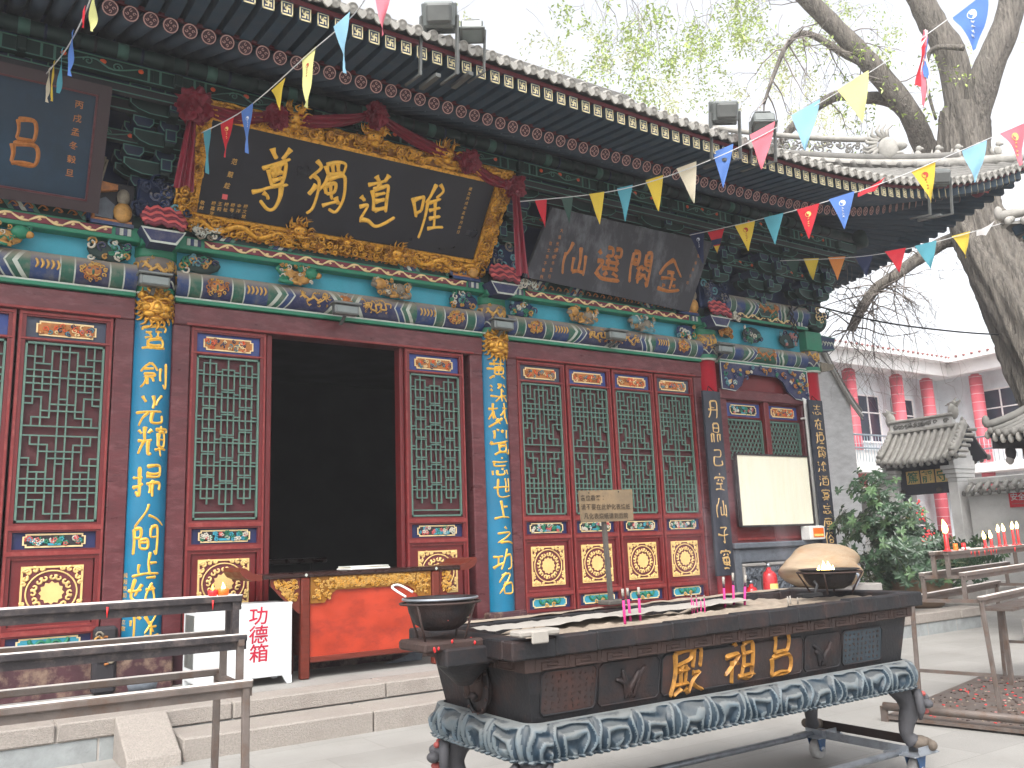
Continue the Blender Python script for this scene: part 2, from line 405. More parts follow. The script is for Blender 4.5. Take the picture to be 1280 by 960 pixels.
mat('silk_dark', (96, 16, 32), .55, .2, 12)
mat('seal_red', (200, 90, 90), .6)
mat('board_black', (40, 44, 54), .5, .15, 5, dirt=(60, 62, 70), dirt_amt=.4)
mat('board_gold', (190, 158, 104), .5, .15, 20, dirt=(110, 84, 48), dirt_amt=.4, dscale=20)
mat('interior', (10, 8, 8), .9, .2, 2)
mat('stone_dark', (92, 98, 106), .7, .2, 12, .5, 40, dirt=(60, 64, 70), dirt_amt=.5, dscale=8)
mat('paper', (226, 222, 202), .7, .04, 3, dirt=(206, 196, 160), dirt_amt=.4, dscale=1.5, stretch=(6, 1, .6))
mat('white_pipe', (220, 220, 216), .4, .05, 4)
mat('table_red', (166, 54, 30), .42, .2, 3, .1, 40, dirt=(118, 36, 28), dirt_amt=.75, dscale=2.6, stretch=(1, 1, 1.8))
mat('table_wood', (98, 38, 26), .4, .2, 6, .1, 40, stretch=(1, 1, 4))
mat('table_top', (44, 26, 24), .3, .2, 6)
mat('box_white', (214, 218, 220), .35, .04, 3, dirt=(190, 194, 194), dirt_amt=.3, dscale=3)
mat('letter_red', (176, 26, 54), .5)
mat('iron', (30, 30, 33), .62, .25, 6, .35, 50, dirt=(66, 44, 38), dirt_amt=.6, dscale=4, metal=.15)
mat('iron_rust', (58, 43, 39), .75, .25, 8, .35, 50, dirt=(44, 38, 38), dirt_amt=.6, dscale=6)
mat('iron_panel', (46, 38, 38), .6, .25, 5, .3, 40, dirt=(86, 44, 30), dirt_amt=.5, dscale=3.5)
mat('iron_verdigris', (42, 54, 62), .65, .25, 8, .3, 40, dirt=(46, 42, 42), dirt_amt=.7, dscale=5)
mat('lotus_blue', (30, 47, 60), .55, .2, 12, .3, 50, dirt=(70, 84, 92), dirt_amt=.5, dscale=9, dust=.35, dustcol=(120, 118, 112))
mat('lotus_grey', (90, 99, 103), .7, .18, 12, .3, 50, dirt=(84, 104, 118), dirt_amt=.6, dscale=10, dust=.4, dustcol=(124, 121, 115))
mat('ash', (142, 130, 116), .95, .2, 12, .7, 30, dirt=(120, 106, 92), dirt_amt=.6, dscale=10)
mat('ash_white', (146, 141, 134), .9, .08, 8, .3, 30)
mat('steel', (150, 156, 164), .4, .15, 8, metal=.6, dirt=(104, 100, 98), dirt_amt=.5, dscale=10)
mat('steel_rust', (104, 95, 90), .6, .2, 10, .2, 60, metal=.25, dirt=(98, 74, 58), dirt_amt=.7, dscale=8)
mat('rack_dark', (52, 48, 50), .55, .25, 8, .2, 50, metal=.2, dirt=(110, 98, 92), dirt_amt=.4, dscale=14)
mat('wax_glint_white', (222, 214, 208), .5, .08, 20)
mat('caster_blue', (46, 78, 116), .5, .15, 8)
mat('wheel_grey', (150, 148, 146), .7, .2, 20, .3, 40)
mat('paw', (104, 94, 84), .8, .25, 10, .4, 40)
mat('leg_grey', (70, 70, 74), .7, .25, 12, .4, 50, dirt=(60, 58, 60), dirt_amt=.6, dscale=10)
mat('leg_red', (150, 72, 68), .6, .15, 20)
mat('incense_pink', (196, 48, 120), .6, .1, 20)
mat('incense_dark', (60, 36, 52), .8)
mat('candle_red', (206, 38, 40), .4, .1, 20, spec=.5)
mat('candle_orange', (226, 110, 40), .4, .1, 20)
mat('ext_red', (176, 28, 34), .3, .05, 10, coat=.4)
mat('ext_label', (220, 206, 120), .5)
mat('black_rubber', (28, 28, 30), .6)
mat('boulder', (162, 142, 118), .75, .2, 2.2, .5, 14, dirt=(150, 116, 84), dirt_amt=.7, dscale=3, stretch=(.6, 1, 3))
mat('slab_stone', (150, 146, 142), .8, .12, 5, .3, 40)
mat('curb', (158, 152, 146), .85, .1, 8, .5, 60, dirt=(140, 132, 126), dirt_amt=.6, dscale=3)
mat('curb_face', (148, 141, 134), .9, .16, 60, 1.0, 90, dirt=(132, 124, 118), dirt_amt=.6, dscale=2.5)
mat('ashlar', (142, 146, 146), .85, .12, 10, .5, 50, dirt=(118, 120, 120), dirt_amt=.6, dscale=3)
mat('pot', (104, 84, 66), .6, .2, 8, .2, 30)
mat('soil', (56, 46, 38), .95, .2, 12, .6, 30)
mat('shrub_leaf', (44, 68, 48), .4, .3, 7, dirt=(92, 128, 88), dirt_amt=.4, dscale=9, spec=.6)
mat('shrub_leaf_pale', (84, 112, 74), .42, .25, 7, spec=.6)
mat('shrub_stem', (104, 110, 84), .7)
mat('flower_red', (214, 72, 74), .5, .1, 20)
mat('bark', (122, 116, 108), .95, .25, 3, 1.0, 9, bdist=.08, dirt=(52, 48, 46), dirt_amt=.75, dscale=5, stretch=(4, 4, .5))
mat('twig', (140, 132, 126), .9, .2, 6)
mat('pale_leaf', (206, 214, 158), .7, .2, 5)
mat('spring_leaf', (180, 200, 116), .6, .25, 5)
mat('wall_grey', (204, 203, 200), .8, .08, 2, .15, 30, dirt=(168, 166, 164), dirt_amt=.5, dscale=1.2)
mat('brick_grey', (192, 192, 192), .85, .1, 5, .2, 40, dirt=(150, 150, 150), dirt_amt=.5, dscale=1.5, stretch=(1, 1, 3))
mat('far_white', (240, 238, 236), .7, .05, 2)
mat('far_tile', (226, 233, 236), .5, .06, 4)
mat('far_column', (206, 96, 108), .5, .08, 3)
mat('far_joint', (226, 196, 196), .6)
mat('glass_dark', (52, 62, 76), .15, .2, 3, spec=.8)
mat('rail_metal', (170, 186, 196), .4, .1, 6, metal=.3)
mat('gate_dark', (58, 60, 70), .6, .15, 5)
mat('sign_red', (206, 44, 58), .5)
mat('wood_sign', (112, 97, 77), .75, .15, 5, .2, 30, dirt=(146, 122, 90), dirt_amt=.6, dscale=3)
mat('wood_letter', (58, 48, 38), .8)
mat('post_grey', (78, 74, 70), .75, .2, 12, .3, 50)
mat('lamp_metal', (112, 116, 114), .4, .12, 10, metal=.4)
mat('lamp_glass', (120, 128, 126), .4, .1, 5)
mat('lamp_dark', (96, 98, 96), .5, .12, 10, metal=.3)
mat('cord', (200, 200, 200), .7)
mat('cable_black', (30, 30, 32), .6)
for nm, c in dict(red=(206, 44, 58), yellow=(226, 196, 70), teal=(86, 160, 176), cream=(232, 222, 196), blue=(92, 132, 204), pink=(226, 122, 136), paleblue=(148, 196, 220), paleyellow=(226, 226, 150), green=(58, 84, 76), navy=(40, 50, 84), orange=(220, 140, 70), white=(232, 228, 226)).items():
    m = mat('flag_'+nm, c, .75, .08, 6, .25, 40)
    n = m.node_tree.nodes; b = n['Principled BSDF']; tr = n.new('ShaderNodeBsdfTranslucent'); mx = n.new('ShaderNodeMixShader'); mx.inputs[0].default_value = .35
    tr.inputs['Color'].default_value = tuple(lin(k) for k in c)+(1,)
    m.node_tree.links.new(b.outputs[0], mx.inputs[1]); m.node_tree.links.new(tr.outputs[0], mx.inputs[2]); m.node_tree.links.new(mx.outputs[0], n['Material Output'].inputs['Surface'])
mat('print_red', (176, 60, 40), .7)
mat('print_gold', (236, 200, 120), .7)
mat('print_white', (220, 226, 236), .7)
for nm, c, e in (('flame', (255, 214, 130), 9.), ('flame_orange', (255, 150, 50), 6.)):
    mat(nm, c, .5, 0, emit=e)
# paving: brick-patterned slabs
m = mat('paving', (146, 144, 140), .85, .1, 1.2, .25, 40, dirt=(134, 131, 126), dirt_amt=.55, dscale=.9)
n = m.node_tree.nodes; L = m.node_tree.links; b = n['Principled BSDF']
br = n.new('ShaderNodeTexBrick'); br.inputs['Scale'].default_value = 1; br.inputs['Mortar Size'].default_value = .004; br.inputs['Mortar Smooth'].default_value = .6
br.inputs['Brick Width'].default_value = 1.1; br.inputs['Row Height'].default_value = .55; br.inputs['Color1'].default_value = (1, 1, 1, 1); br.inputs['Color2'].default_value = (.9, .9, .9, 1); br.inputs['Mortar'].default_value = (.72, .71, .7, 1)
g = n.new('ShaderNodeNewGeometry'); L.new(g.outputs['Position'], br.inputs['Vector'])
mx = n.new('ShaderNodeMix'); mx.data_type = 'RGBA'; mx.blend_type = 'MULTIPLY'; mx.inputs[0].default_value = 1
src = b.inputs['Base Color'].links[0].from_socket; L.new(src, mx.inputs[6]); L.new(br.outputs['Color'], mx.inputs[7]); L.new(mx.outputs[2], b.inputs['Base Color'])
# ------------------------------------------------------------------ ground and terrace
mb = MB(); mb.box(-200, 220, -60, 300, -.4, 0, 'paving'); structure(mb.build('courtyard_ground'))
ZT = .34; YF = 8.42
terr = thing('terrace', 'x', 'terrace', (6, YF, 0)); del terr['label']; del terr['category']; structure(terr)
mb = MB(); mb.box(-12, 14.98, YF+.03, 21, -.1, ZT-.02, 'curb'); mb.box(-12, 14.99, YF+.42, 21, ZT-.05, ZT-.004, 'paving'); structure(mb.build('terrace_floor', terr))
rg = random.Random(3)
mb = MB(); x = -12.0
while x < 14.9:                                                     # granite curb blocks along the top edge
    x2 = min(x+rg.uniform(1.1, 1.75), 15.0)
    if 15.0-x2 < .5: x2 = 15.0
    mb.box(x+.006, x2-.006, YF+rg.uniform(-.006, .006), YF+.4, ZT-.15, ZT, 'curb_face', .012); x = x2
structure(mb.build('curb_stones', terr))
mb = MB(); x = -12.0
while x < 14.9:
    x2 = min(x+rg.uniform(.7, 1.15), 15.0)
    mb.box(x+.005, x2-.005, YF+.025, YF+.3, -.05, ZT-.152, 'ashlar', .008); x = x2
y = YF+.3
structure(mb.build('ashlar_course', terr))
mb = MB(); x = 1.78
while x < 9.9:                                                      # lower step
    x2 = min(x+rg.uniform(1.2, 1.8), 10.0)
    mb.box(x+.005, x2-.005, YF-.56+rg.uniform(-.006, .006), YF-.002, -.05, .185, 'curb_face', .014); x = x2
structure(mb.build('step_stones', terr))
F = frame((0, 0, 0), (0, 1, 0), (0, 0, 1))
mb = MB(); poly = [(YF+.0, ZT+.004), (YF-.62, .1), (YF-.66, -.05), (YF+.04, -.05)]
mb.prism(poly, F, 1.34, 1.76, 'curb_face'); o = mb.build('ramp_stone', terr); structure(o)
bv = o.modifiers.new('bevel', 'BEVEL'); bv.width = .015; bv.segments = 2
# ------------------------------------------------------------------ temple hall
HALL = thing('temple_hall', 'painted timber temple hall with red lattice doors, blue couplet columns and upswept grey tiled eaves', 'temple hall', (4.09, 10.2, ZT))
WY = 10.2
C1, C2, C3, C4, C0 = 1.83, 6.35, 10.60, 13.29, -2.70
BAYS = [(C0, C1), (C1, C2), (C2, C3), (C3, C4)]
rg = random.Random(11)
# ---- dark interior shell
mb = MB()
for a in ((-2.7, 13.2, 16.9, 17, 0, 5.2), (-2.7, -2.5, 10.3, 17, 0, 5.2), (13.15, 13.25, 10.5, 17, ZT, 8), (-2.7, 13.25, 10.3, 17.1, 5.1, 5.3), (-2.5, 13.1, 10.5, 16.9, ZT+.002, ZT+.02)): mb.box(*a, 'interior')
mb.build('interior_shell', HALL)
# shrine inside, barely seen
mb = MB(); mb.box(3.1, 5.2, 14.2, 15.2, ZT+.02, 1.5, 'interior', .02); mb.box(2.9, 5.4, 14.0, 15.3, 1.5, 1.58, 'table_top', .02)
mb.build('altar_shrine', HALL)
# ---- columns
F0 = facade(0)
def lion_mask(par, cx, z):
    F = cyl_frame(cx, WY, .215); mb = MB()
    rr = random.Random(int(cx*10))
    for ring, (R, n, ln) in enumerate(((.165, 20, .1), (.125, 16, .085))):
        for i in range(n):
            a = 2*math.pi*(i+.5*ring)/n; L = ln*rr.uniform(.8, 1.15)
            pts = [(R*math.cos(a)*.92, z+R*math.sin(a)), ((R+L*.55)*math.cos(a+.12)*.92, z+(R+L*.55)*math.sin(a+.12)), ((R+L)*math.cos(a-.02)*.92, z+(R+L)*math.sin(a-.02))]
            p = spline([(u, v, 0) for u, v in pts], 4); k = len(p)-1
            mb.tube([F(q.x, q.y, .03+.015*ring) for q in p], [.026*(1-.8*i2/k) for i2 in range(k+1)], 'gold', 5)
    E = lambda u, v, w_: F(u, v, w_)
    mb.blob((0, z, .03), (.15, .165, .05), 'gold', 16, 10, F=E)
    mb.blob((0, z-.03, .075), (.035, .075, .04), 'gold', 10, 8, F=E)        # nose ridge
    mb.blob((0, z-.075, .09), (.05, .03, .035), 'gold', 10, 8, F=E)
    for s in (-1, 1):
        mb.blob((s*.062, z-.1, .07), (.055, .04, .035), 'gold', 10, 8, F=E)    # muzzle
        mb.blob((s*.06, z+.04, .075), (.03, .02, .018), 'gold_dark', 10, 6, F=E) # eye
        squiggle(mb, F, [(s*.015, z+.06), (s*.06, z+.085), (s*.11, z+.06)], .02, 'gold', .085)
        mb.blob((s*.13, z+.13, .05), (.035, .045, .025), 'gold', 8, 6, F=E)    # ear
        mb.blob((s*.09, z-.02, .06), (.045, .05, .03), 'gold', 8, 6, F=E)     # cheek
    squiggle(mb, F, [(-.09, z-.14), (0, z-.125), (.09, z-.14)], .016, 'gold_dark', .06)
    mb.blob((0, z-.15, .05), (.06, .03, .03), 'gold', 10, 6, F=E)
    mb.build('lion_mask', par)
def dragon(mb, F, u, v, w_, h, m, lift=.004, seed=0, r=.02):
    """a small painted dragon: coiling body, mane, claws, flames and cloud curls"""
    rr = random.Random(seed); n = 15; sg = rr.choice((-1, 1)); wv = rr.uniform(.95, 1.15)
    pts = [(u-sg*w_*.42+sg*w_*.8*i/n+.03*math.sin(i*2.1), v+h*.2*math.sin(i*wv)*(1-.3*i/n)+h*.06*math.sin(i*.5)) for i in range(n+1)]
    p = spline([(a, b, 0) for a, b in pts], 3); k = len(p)-1
    mb.tube([F(q.x, q.y, lift) for q in p], [r*.75*(.3+.8*math.sin(math.pi*(.12+.8*i/k))) for i in range(k+1)], m, 5)
    hx, hy = pts[-1]; mb.blob((hx, hy, lift), (h*.09, h*.1, .008), m, 8, 5, F=F)
    for a in range(9):
        an = a*.75+rr.uniform(-.2, .2); q = rr.uniform(.14, .26)*h; squiggle(mb, F, [(hx+.05*h*math.cos(an), hy+.05*h*math.sin(an)), (hx+q*.7*math.cos(an+.2), hy+q*.7*math.sin(an+.2)), (hx+q*math.cos(an+.6), hy+q*math.sin(an+.6))], r*.35, m, lift, 4, k=3)
    for i in range(2, n, 3):
        a, b = pts[i]; s = 1 if rr.random() < .5 else -1
        squiggle(mb, F, [(a, b), (a+sg*h*.08, b+s*h*.15), (a+sg*h*.17, b+s*h*.2), (a+sg*h*.2, b+s*h*.13)], r*.42, m, lift, 4, k=3)
        for q in range(3): squiggle(mb, F, [(a+sg*h*.15, b+s*h*.19), (a+sg*h*(.18+.05*q), b+s*h*(.27-.05*q))], r*.28, m, lift, 3, k=2)
    for i in range(int(w_/.055)):
        a = u+rr.uniform(-.47, .47)*w_; b = v+rr.choice((-1, 1))*h*rr.uniform(.22, .42)
        P = spiral(a, b, rr.uniform(.06, .1)*h, .9, rr.uniform(0, 6), rr.choice((-1, 1)), 6); mb.tube([F(c, d, lift) for c, d in P], r*.3, m, 3)
def capital(par, cx, r=.235):
    mb = MB(); F = cyl_frame(cx, WY, r)
    mb.lathe([(r, 4.60), (r, 5.02)], (cx, WY, 0), 'beam_navy', 28)
    mb.lathe([(r+.006, 5.02), (r+.012, 5.04), (r+.006, 5.12), (r+.012, 5.14)], (cx, WY, 0), 'bright_green', 28)
    mb.lathe([(r+.012, 4.585), (r+.012, 4.61), (r+.004, 4.615)], (cx, WY, 0), 'beam_light', 28)
    mb.lathe([(r+.004, 4.615), (r+.004, 4.68)], (cx, WY, 0), 'bright_green', 28, cap0=False, cap1=False)
    for k in range(-3, 4):
        squiggle(mb, F, [(k*.16-.08, 4.68), (k*.16, 4.76), (k*.16+.08, 4.68)], .012, 'beam_light', .006)
    dragon(mb, F, 0, 4.89, .4, .3, 'gold_paint', .006, int(cx*7), .022)
    dragon(mb, F, .36, 4.89, .3, .3, 'gold_paint', .006, int(cx*7)+1, .022); dragon(mb, F, -.36, 4.89, .3, .3, 'gold_paint', .006, int(cx*7)+2, .022)
    mb.build('capital', par)
CHARS = {C1: '寶劍光輝掃人間止妖怪', C2: '黃粱夢覺忘世上之功名'}
for cx in (C0, C1, C2, C3, C4):
    blue = cx in (C1, C2); mb = MB(); r = .195
    mb.lathe([(r+.02, ZT), (r, ZT+.5), (r, 4.6)], (cx, WY, 0), 'column_red', 32); col = mb.build('column', HALL)
    mb = MB(); mb.lathe([(.3, ZT-.01), (.31, ZT+.06), (.24, ZT+.13), (.23, ZT+.14)], (cx, WY, 0), 'stone_dark', 28); mb.build('column_base', col)
    if blue:
        mb = MB(); mb.box(cx-.3, cx+.3, 9.93, 10.3, ZT-.02, .8, 'sill_paint', .02); mb.build('column_foot', HALL)
        F = cyl_frame(cx, WY, r+.012); mb = MB()
        mb.grid(lambda s, t: F((s-.5)*.56, ZT+.44+t*(4.56-ZT-.44), .016), 18, 1, 'column_blue')
        mb.grid(lambda s, t: F(-.28-.012*s, ZT+.5+t*(4.56-ZT-.5), .016-.02*s), 1, 1, 'column_red')
        mb.grid(lambda s, t: F(.28+.004*s, ZT+.5+t*(4.56-ZT-.5), .016-.02*s), 1, 1, 'column_red')
        mb.build('couplet_board', col); lion_mask(col, cx, 4.44)
        mb = MB(); px = 187 if cx == C1 else 613
        zs = ([4.1, 3.66, 3.26, 2.92, 2.48, 2.14, 1.85, 1.6, 1.33, 1.0] if cx == C1 else [4.09, 3.76, 3.44, 3.06, 2.72, 2.43, 2.13, 1.81, 1.48, 1.17])
        for i, ch in enumerate(CHARS[cx]):
            h = .29 if ch not in '光輝掃覺夢' else .36
            cb = MB(); brush(cb, F, ch, (.02 if i % 2 else -.015), zs[i], .29, h*.92, 'gold_bright', .074, .012, .06, .017); cb.build('character', col)
        if cx == C1:
            for i, ch in enumerate('纯阳殿前书田本立敬'): text(mb, F, ch, .055, -.2, 1.5-i*.068, 'gold_paint', .018)
        if mb.v: mb.build('signature', col)
    capital(col, cx)
# ---- beams with painted bands
def log_beam(x0, x1, zc, yc, r, name='painted_beam'):
    """half-round architrave: ends in blue and green bands, gold masks, chevrons, gold dragons on green"""
    mb = MB(); L = x1-x0; cx = (x0+x1)/2
    def F(u, v, w_=0):
        a = v/r; return Vector((u, yc-(r+w_)*math.cos(a), zc+(r+w_)*math.sin(a)))
    k = min(1, L/4.0)
    seq = [(.0, .13, 'beam_blue'), (.13, .145, 'beam_light'), (.145, .27, 'beam_green'), (.27, .285, 'beam_light'), (.285, .62, 'beam_navy'), (.62, .635, 'beam_light'), (.635, .76, 'beam_green'), (.76, .775, 'beam_light'), (.775, 1.05, 'beam_blue')]
    if L < 3: seq = [(.0, .2, 'beam_blue'), (.2, .215, 'beam_light'), (.215, .33, 'beam_green'), (.33, .345, 'beam_light'), (.345, .56, 'beam_blue')]
    A = 1.25                                                       # half angle of the visible front
    end = seq[-1][1]
    def strip(u0, u1, m, chev=0.):
        mb.grid(lambda s, t: F(u0+(u1-u0)*s+chev*(1-abs(2*t-1)), (t-.5)*2*A*r), 1, 10, m)
    for (a, b, m) in seq:
        strip(x0+a, x0+b, m, 0); strip(x1-a, x1-b, m, 0)
    # chevrons, then dragon fields
    c = [(.0, .05, 'beam_light'), (.05, .11, 'beam_green'), (.11, .13, 'beam_light'), (.13, .2, 'beam_blue'), (.2, .22, 'beam_light')]
    def chevs(xs, sg):
        for (a, b, m) in c: strip(xs+sg*a, xs+sg*b, m, .12*sg)
    # base field under chevrons
    mb.grid(lambda s, t: F(x0+end+(L-2*end)*s, (t-.5)*2*A*r, -.004), 2, 10, 'beam_green')
    if L > 3:
        f0 = end+.0; chevs(x0+f0, 1); chevs(x1-f0, -1)
        fl = .5
        mb.grid(lambda s, t: F(x0+f0+.22+fl*s+.12*(1-abs(2*t-1)), (t-.5)*2*A*r, 0), 1, 10, 'beam_navy'); mb.grid(lambda s, t: F(x1-f0-.22-fl*s-.12*(1-abs(2*t-1)), (t-.5)*2*A*r, 0), 1, 10, 'beam_navy')
        chevs(x0+f0+.22+fl, 1); chevs(x1-f0-.22-fl, -1)
        dragon(mb, F, x0+f0+.22+fl/2+.1, -.01, fl*.85, r*1.5, 'gold_paint', .004, int(cx*3)+1, .018); dragon(mb, F, x1-f0-.22-fl/2-.1, -.01, fl*.85, r*1.5, 'gold_paint', .004, int(cx*3)+2, .018)
        w0 = x0+f0+.22+fl+.3; w1 = x1-f0-.22-fl-.3
        dragon(mb, F, w0+(w1-w0)*.26, -.01, (w1-w0)*.46, r*1.5, 'old_gold', .003, int(cx*3)+3, .024); dragon(mb, F, w0+(w1-w0)*.74, -.01, (w1-w0)*.46, r*1.5, 'old_gold', .003, int(cx*3)+4, .024)
        for xm in (x0+.45, x1-.45):                                 # gold beast masks
            mb.blob((xm, -.01, 0), (.085, .075, .008), 'old_gold', 12, 8, F=F); rq = random.Random(int(xm*10))
            for s in (-1, 1):
                mb.blob((xm+s*.04, .015, .008), (.018, .012, .006), 'beam_navy', 8, 6, F=F)
                for q in range(9):
                    a = -1.4+q*.36+rq.uniform(-.25, .25); P = spiral(xm+s*rq.uniform(.075, .12)*math.cos(a)*1.1, -.01+rq.uniform(.06, .1)*math.sin(a), rq.uniform(.018, .034), 1, a+rq.uniform(-.8, .8), s, 7); mb.tube([F(c_, d_, .008) for c_, d_ in P], .0075, rq.choice(('gold_paint', 'old_gold', 'gold_paint')), 4)
                squiggle(mb, F, [(xm+s*.01, -.045), (xm+s*.04, -.055), (xm+s*.065, -.03)], .008, 'gold_paint', .012)
            mb.blob((xm, -.02, .01), (.014, .035, .008), 'beam_green', 8, 6, F=F)
        for xm in (x0+.9, x1-.9):
            for q in range(5): squiggle(mb, F, [(xm-.1+.05*q, -.05), (xm-.08+.05*q, .0), (xm-.1+.05*q, .05)], .012, 'gold_paint', .005)
    else:
        chevs(x0+end+.02, 1); chevs(x1-end-.02, -1)
        dragon(mb, F, cx, -.01, (L-2*end)*.5, r*1.5, 'old_gold', .003, int(cx*3)+5, .024)
    # closed back and underside
    mb.grid(lambda s, t: F(x0+L*s, A*r+(2*math.pi-2*A)*r*t), 1, 12, 'beam_green')
    o = mb.build(name, HALL)
    mb = MB(); mb.box(x0, x1, yc-r*.55, yc+.1, zc-r-.012, zc-r*.93-.004, 'beam_light'); mb.box(x0, x1, yc-r*.62, yc+.1, zc-r-.06, zc-r-.014, 'bright_green', .006); mb.build('beam_edging', o)
for (a, b) in BAYS:
    x0, x1 = a+.21, b-.21
    if b == C4: log_beam(x0, x1, 4.80, 10.13, .16)
    else: log_beam(x0, x1, 4.77, 10.13, .165)
# blue strip with carved beasts, plate beam, gold scroll edge
def beast(mb, x, z, seed, sz=1.):
    """a crouching carved animal on the blue strip"""
    F = facade(10.02); rr = random.Random(seed); sg = rr.choice((-1, 1)); m1, m2 = rr.choice((('beast_grey', 'beast_gold'), ('beast_gold', 'bright_green'), ('beast_grey', 'teal_wave'), ('teal_wave', 'bright_green')))
    B = lambda u, v, w_: F(x+sg*u*sz, z+v*sz, w_)
    mb.blob((0, -.01, .0), (.2, .085, .06), m1, 14, 9, F=B); mb.blob((.12, .01, .02), (.09, .09, .065), m1, 12, 8, F=B)
    mb.blob((-.17, .05, .05), (.09, .075, .07), m2, 12, 8, F=B); mb.blob((-.25, .03, .06), (.05, .04, .045), m1, 10, 6, F=B)
    for q in range(4):
        a = rr.uniform(-.12, .2); mb.tube([B(a, -.05, .06), B(a+.05, -.1, .09), B(a-.06, -.12, .1)], [.035, .03, .02], rr.choice((m1, m2)), 6)
    for q in range(34):
        u = rr.uniform(-.27, .27); v = rr.uniform(-.09, .12); P = spiral(u, v, rr.uniform(.02, .045), 1.1, rr.uniform(0, 6), sg, 8)
        mb.tube([B(a, b, .055+.02*rr.random()) for a, b in P], rr.uniform(.006, .011), rr.choice((m2, 'beast_gold', m1, 'white_paint')), 5)
    mb.tube([B(.2, .0, .04), B(.27, .06, .05), B(.22, .11, .06)], [.03, .025, .01], m2, 6)
def cloud(mb, F, u, v, w_, h, seed, mats=('teal_wave', 'beam_navy', 'bright_green', 'beast_gold', 'white_paint'), lift=.03):
    rr = random.Random(seed)
    for q in range(16):
        a = u+rr.uniform(-.45, .45)*w_; b = v+rr.uniform(-.42, .42)*h; P = spiral(a, b, rr.uniform(.03, .06), rr.uniform(.8, 1.3), rr.uniform(0, 6), rr.choice((-1, 1)), 9)
        m = rr.choice(mats); mb.tube([F(c, d, lift+rr.uniform(0, .02)) for c, d in P], .013, m, 5)
    mb.blob((u, v, lift*.4), (w_*.5, h*.48, lift*.7), rr.choice(('dark_blue', 'dark_green')), 12, 8, F=F)
for bi, (a, b) in enumerate(BAYS):
    last = b == C4
    mb = MB(); z0, z1 = (4.97, 5.36) if last else (4.9, 5.16)
    mb.box(a+.2, b-.2, 10.12, 10.3, z0-.05, z1+.04, 'sky_strip'); strip = mb.build('blue_frieze', HALL)
    F = facade(10.06); mb = MB(); xs = []
    if last:
        cloud(mb, F, a+.42, 5.14, .36, .26, 91, ('old_gold', 'beast_gold', 'gold_dark')); mb.build('carved_cloud', strip)
        mb = MB(); cloud(mb, F, a+1.1, 5.14, .5, .3, 92, ('beam_navy', 'bright_green', 'edge_green', 'white_paint')); mb.build('carved_cloud', strip)
        mb = MB(); cloud(mb, F, a+2.05, 5.13, .5, .3, 93, ('rose', 'teal_wave', 'beam_navy')); mb.build('carved_cloud', strip)
    else:
        mb = MB(); cloud(mb, F, a+.48, 5.03, .46, .25, 10+bi); mb.build('carved_cloud', strip)
        mb = MB(); cloud(mb, F, b-.5, 5.03, .46, .25, 20+bi); mb.build('carved_cloud', strip)
        for k, t in enumerate((.36, .64) if bi != 0 else (.4, .66)):
            mb = MB(); beast(mb, a+(b-a)*t, 5.03, 31*bi+k+2, 1.0); mb.build('carved_beast', strip)
    # plate beam
    zb, zt = (5.36, 5.42) if last else (5.16, 5.32)
    mb = MB(); mb.box(a+.2, b-.2, 9.97, 10.3, zb, zt, 'bright_green', .008)
    F = facade(9.965); n = int((b-a-.9)/.16)
    mb.box(a+.5, b-.5, 9.958, 9.972, zb+.05, zb+.13 if not last else zt-.002, 'rafter_red')
    for i in range(n):
        u = a+.5+(i+.5)*(b-a-1.0)/n; s = 1 if i % 2 else -1; h = .03
        squiggle(mb, F, [(u-.085, zb+.09-s*h), (u-.03, zb+.09+s*h*.2), (u+.02, zb+.09+s*h), (u+.085, zb+.09+s*h)], .013, 'cream', .008, 4, k=3)
        squiggle(mb, F, [(u, zb+.09+s*h*.8), (u+.03, zb+.09), (u, zb+.085)], .009, 'cream', .008, 4, k=3)
    for sx, xx in ((1, a+.3), (-1, b-.3)):
        for q, m in enumerate(('beam_light', 'beam_blue', 'beam_light', 'beam_navy')): mb.box(xx+sx*q*.04, xx+sx*(q*.04+.038), 9.955, 9.975, zb+.05, zb+.13, m)
    mb.build('plate_beam', HALL)
    if not last:                                                    # chevron board above
        mb = MB(); mb.box(a+.1, b-.1, 9.99, 10.3, zt, zt+.16, 'dark_green'); F = facade(9.985)
        for xx, sg in ((a+.55, 1), (b-.55, -1), (a+1.25, 1), (b-1.25, -1)):
            for q, m in enumerate(('edge_green', 'beam_blue', 'beam_light', 'beam_navy', 'edge_green')):
                u = xx+sg*q*.06; mb.prism([(u, zt+.01), (u+.05, zt+.01), (u+.05+sg*.1, zt+.15), (u+sg*.1, zt+.15)], F, -.01, .006, m)
        for q in range(int((b-a-1.2)/.14)): 
            u = a+.65+q*.14; squiggle(mb, F, [(u, zt+.05), (u+.04, zt+.1), (u+.09, zt+.06), (u+.05, zt+.05)], .009, 'old_gold', .006, 4, k=3)
        mb.build('chevron_board', HALL)
log_beam(C3+.28, C4-.12, 5.62, 10.1, .2, 'upper_beam')
mb = MB(); F = facade(9.9)                                           # rolled cloud end of the upper beam and projecting beam heads
mb.blob((C4+.18, 10.1, 5.6), (.34, .2, .24), 'dark_green', 16, 10)
for q in range(12):
    rr = random.Random(q); P = spiral(C4+.1+rr.uniform(-.1, .3), 5.6+rr.uniform(-.15, .15), .08, 1.2, rr.uniform(0, 6), 1, 9); mb.tube([F(a, b, .01) for a, b in P], .012, rr.choice(('edge_green', 'bracket_blue', 'cream')), 5)
mb.build('cloud_scroll', HALL)
mb = MB(); mb.prism([(C4+.2, 5.02), (C4+.62, 5.06), (C4+.6, 5.14), (C4+.68, 5.3), (C4+.2, 5.32)], facade(10.1), -.1, .1, 'dark_blue', 'edge_green', .02)
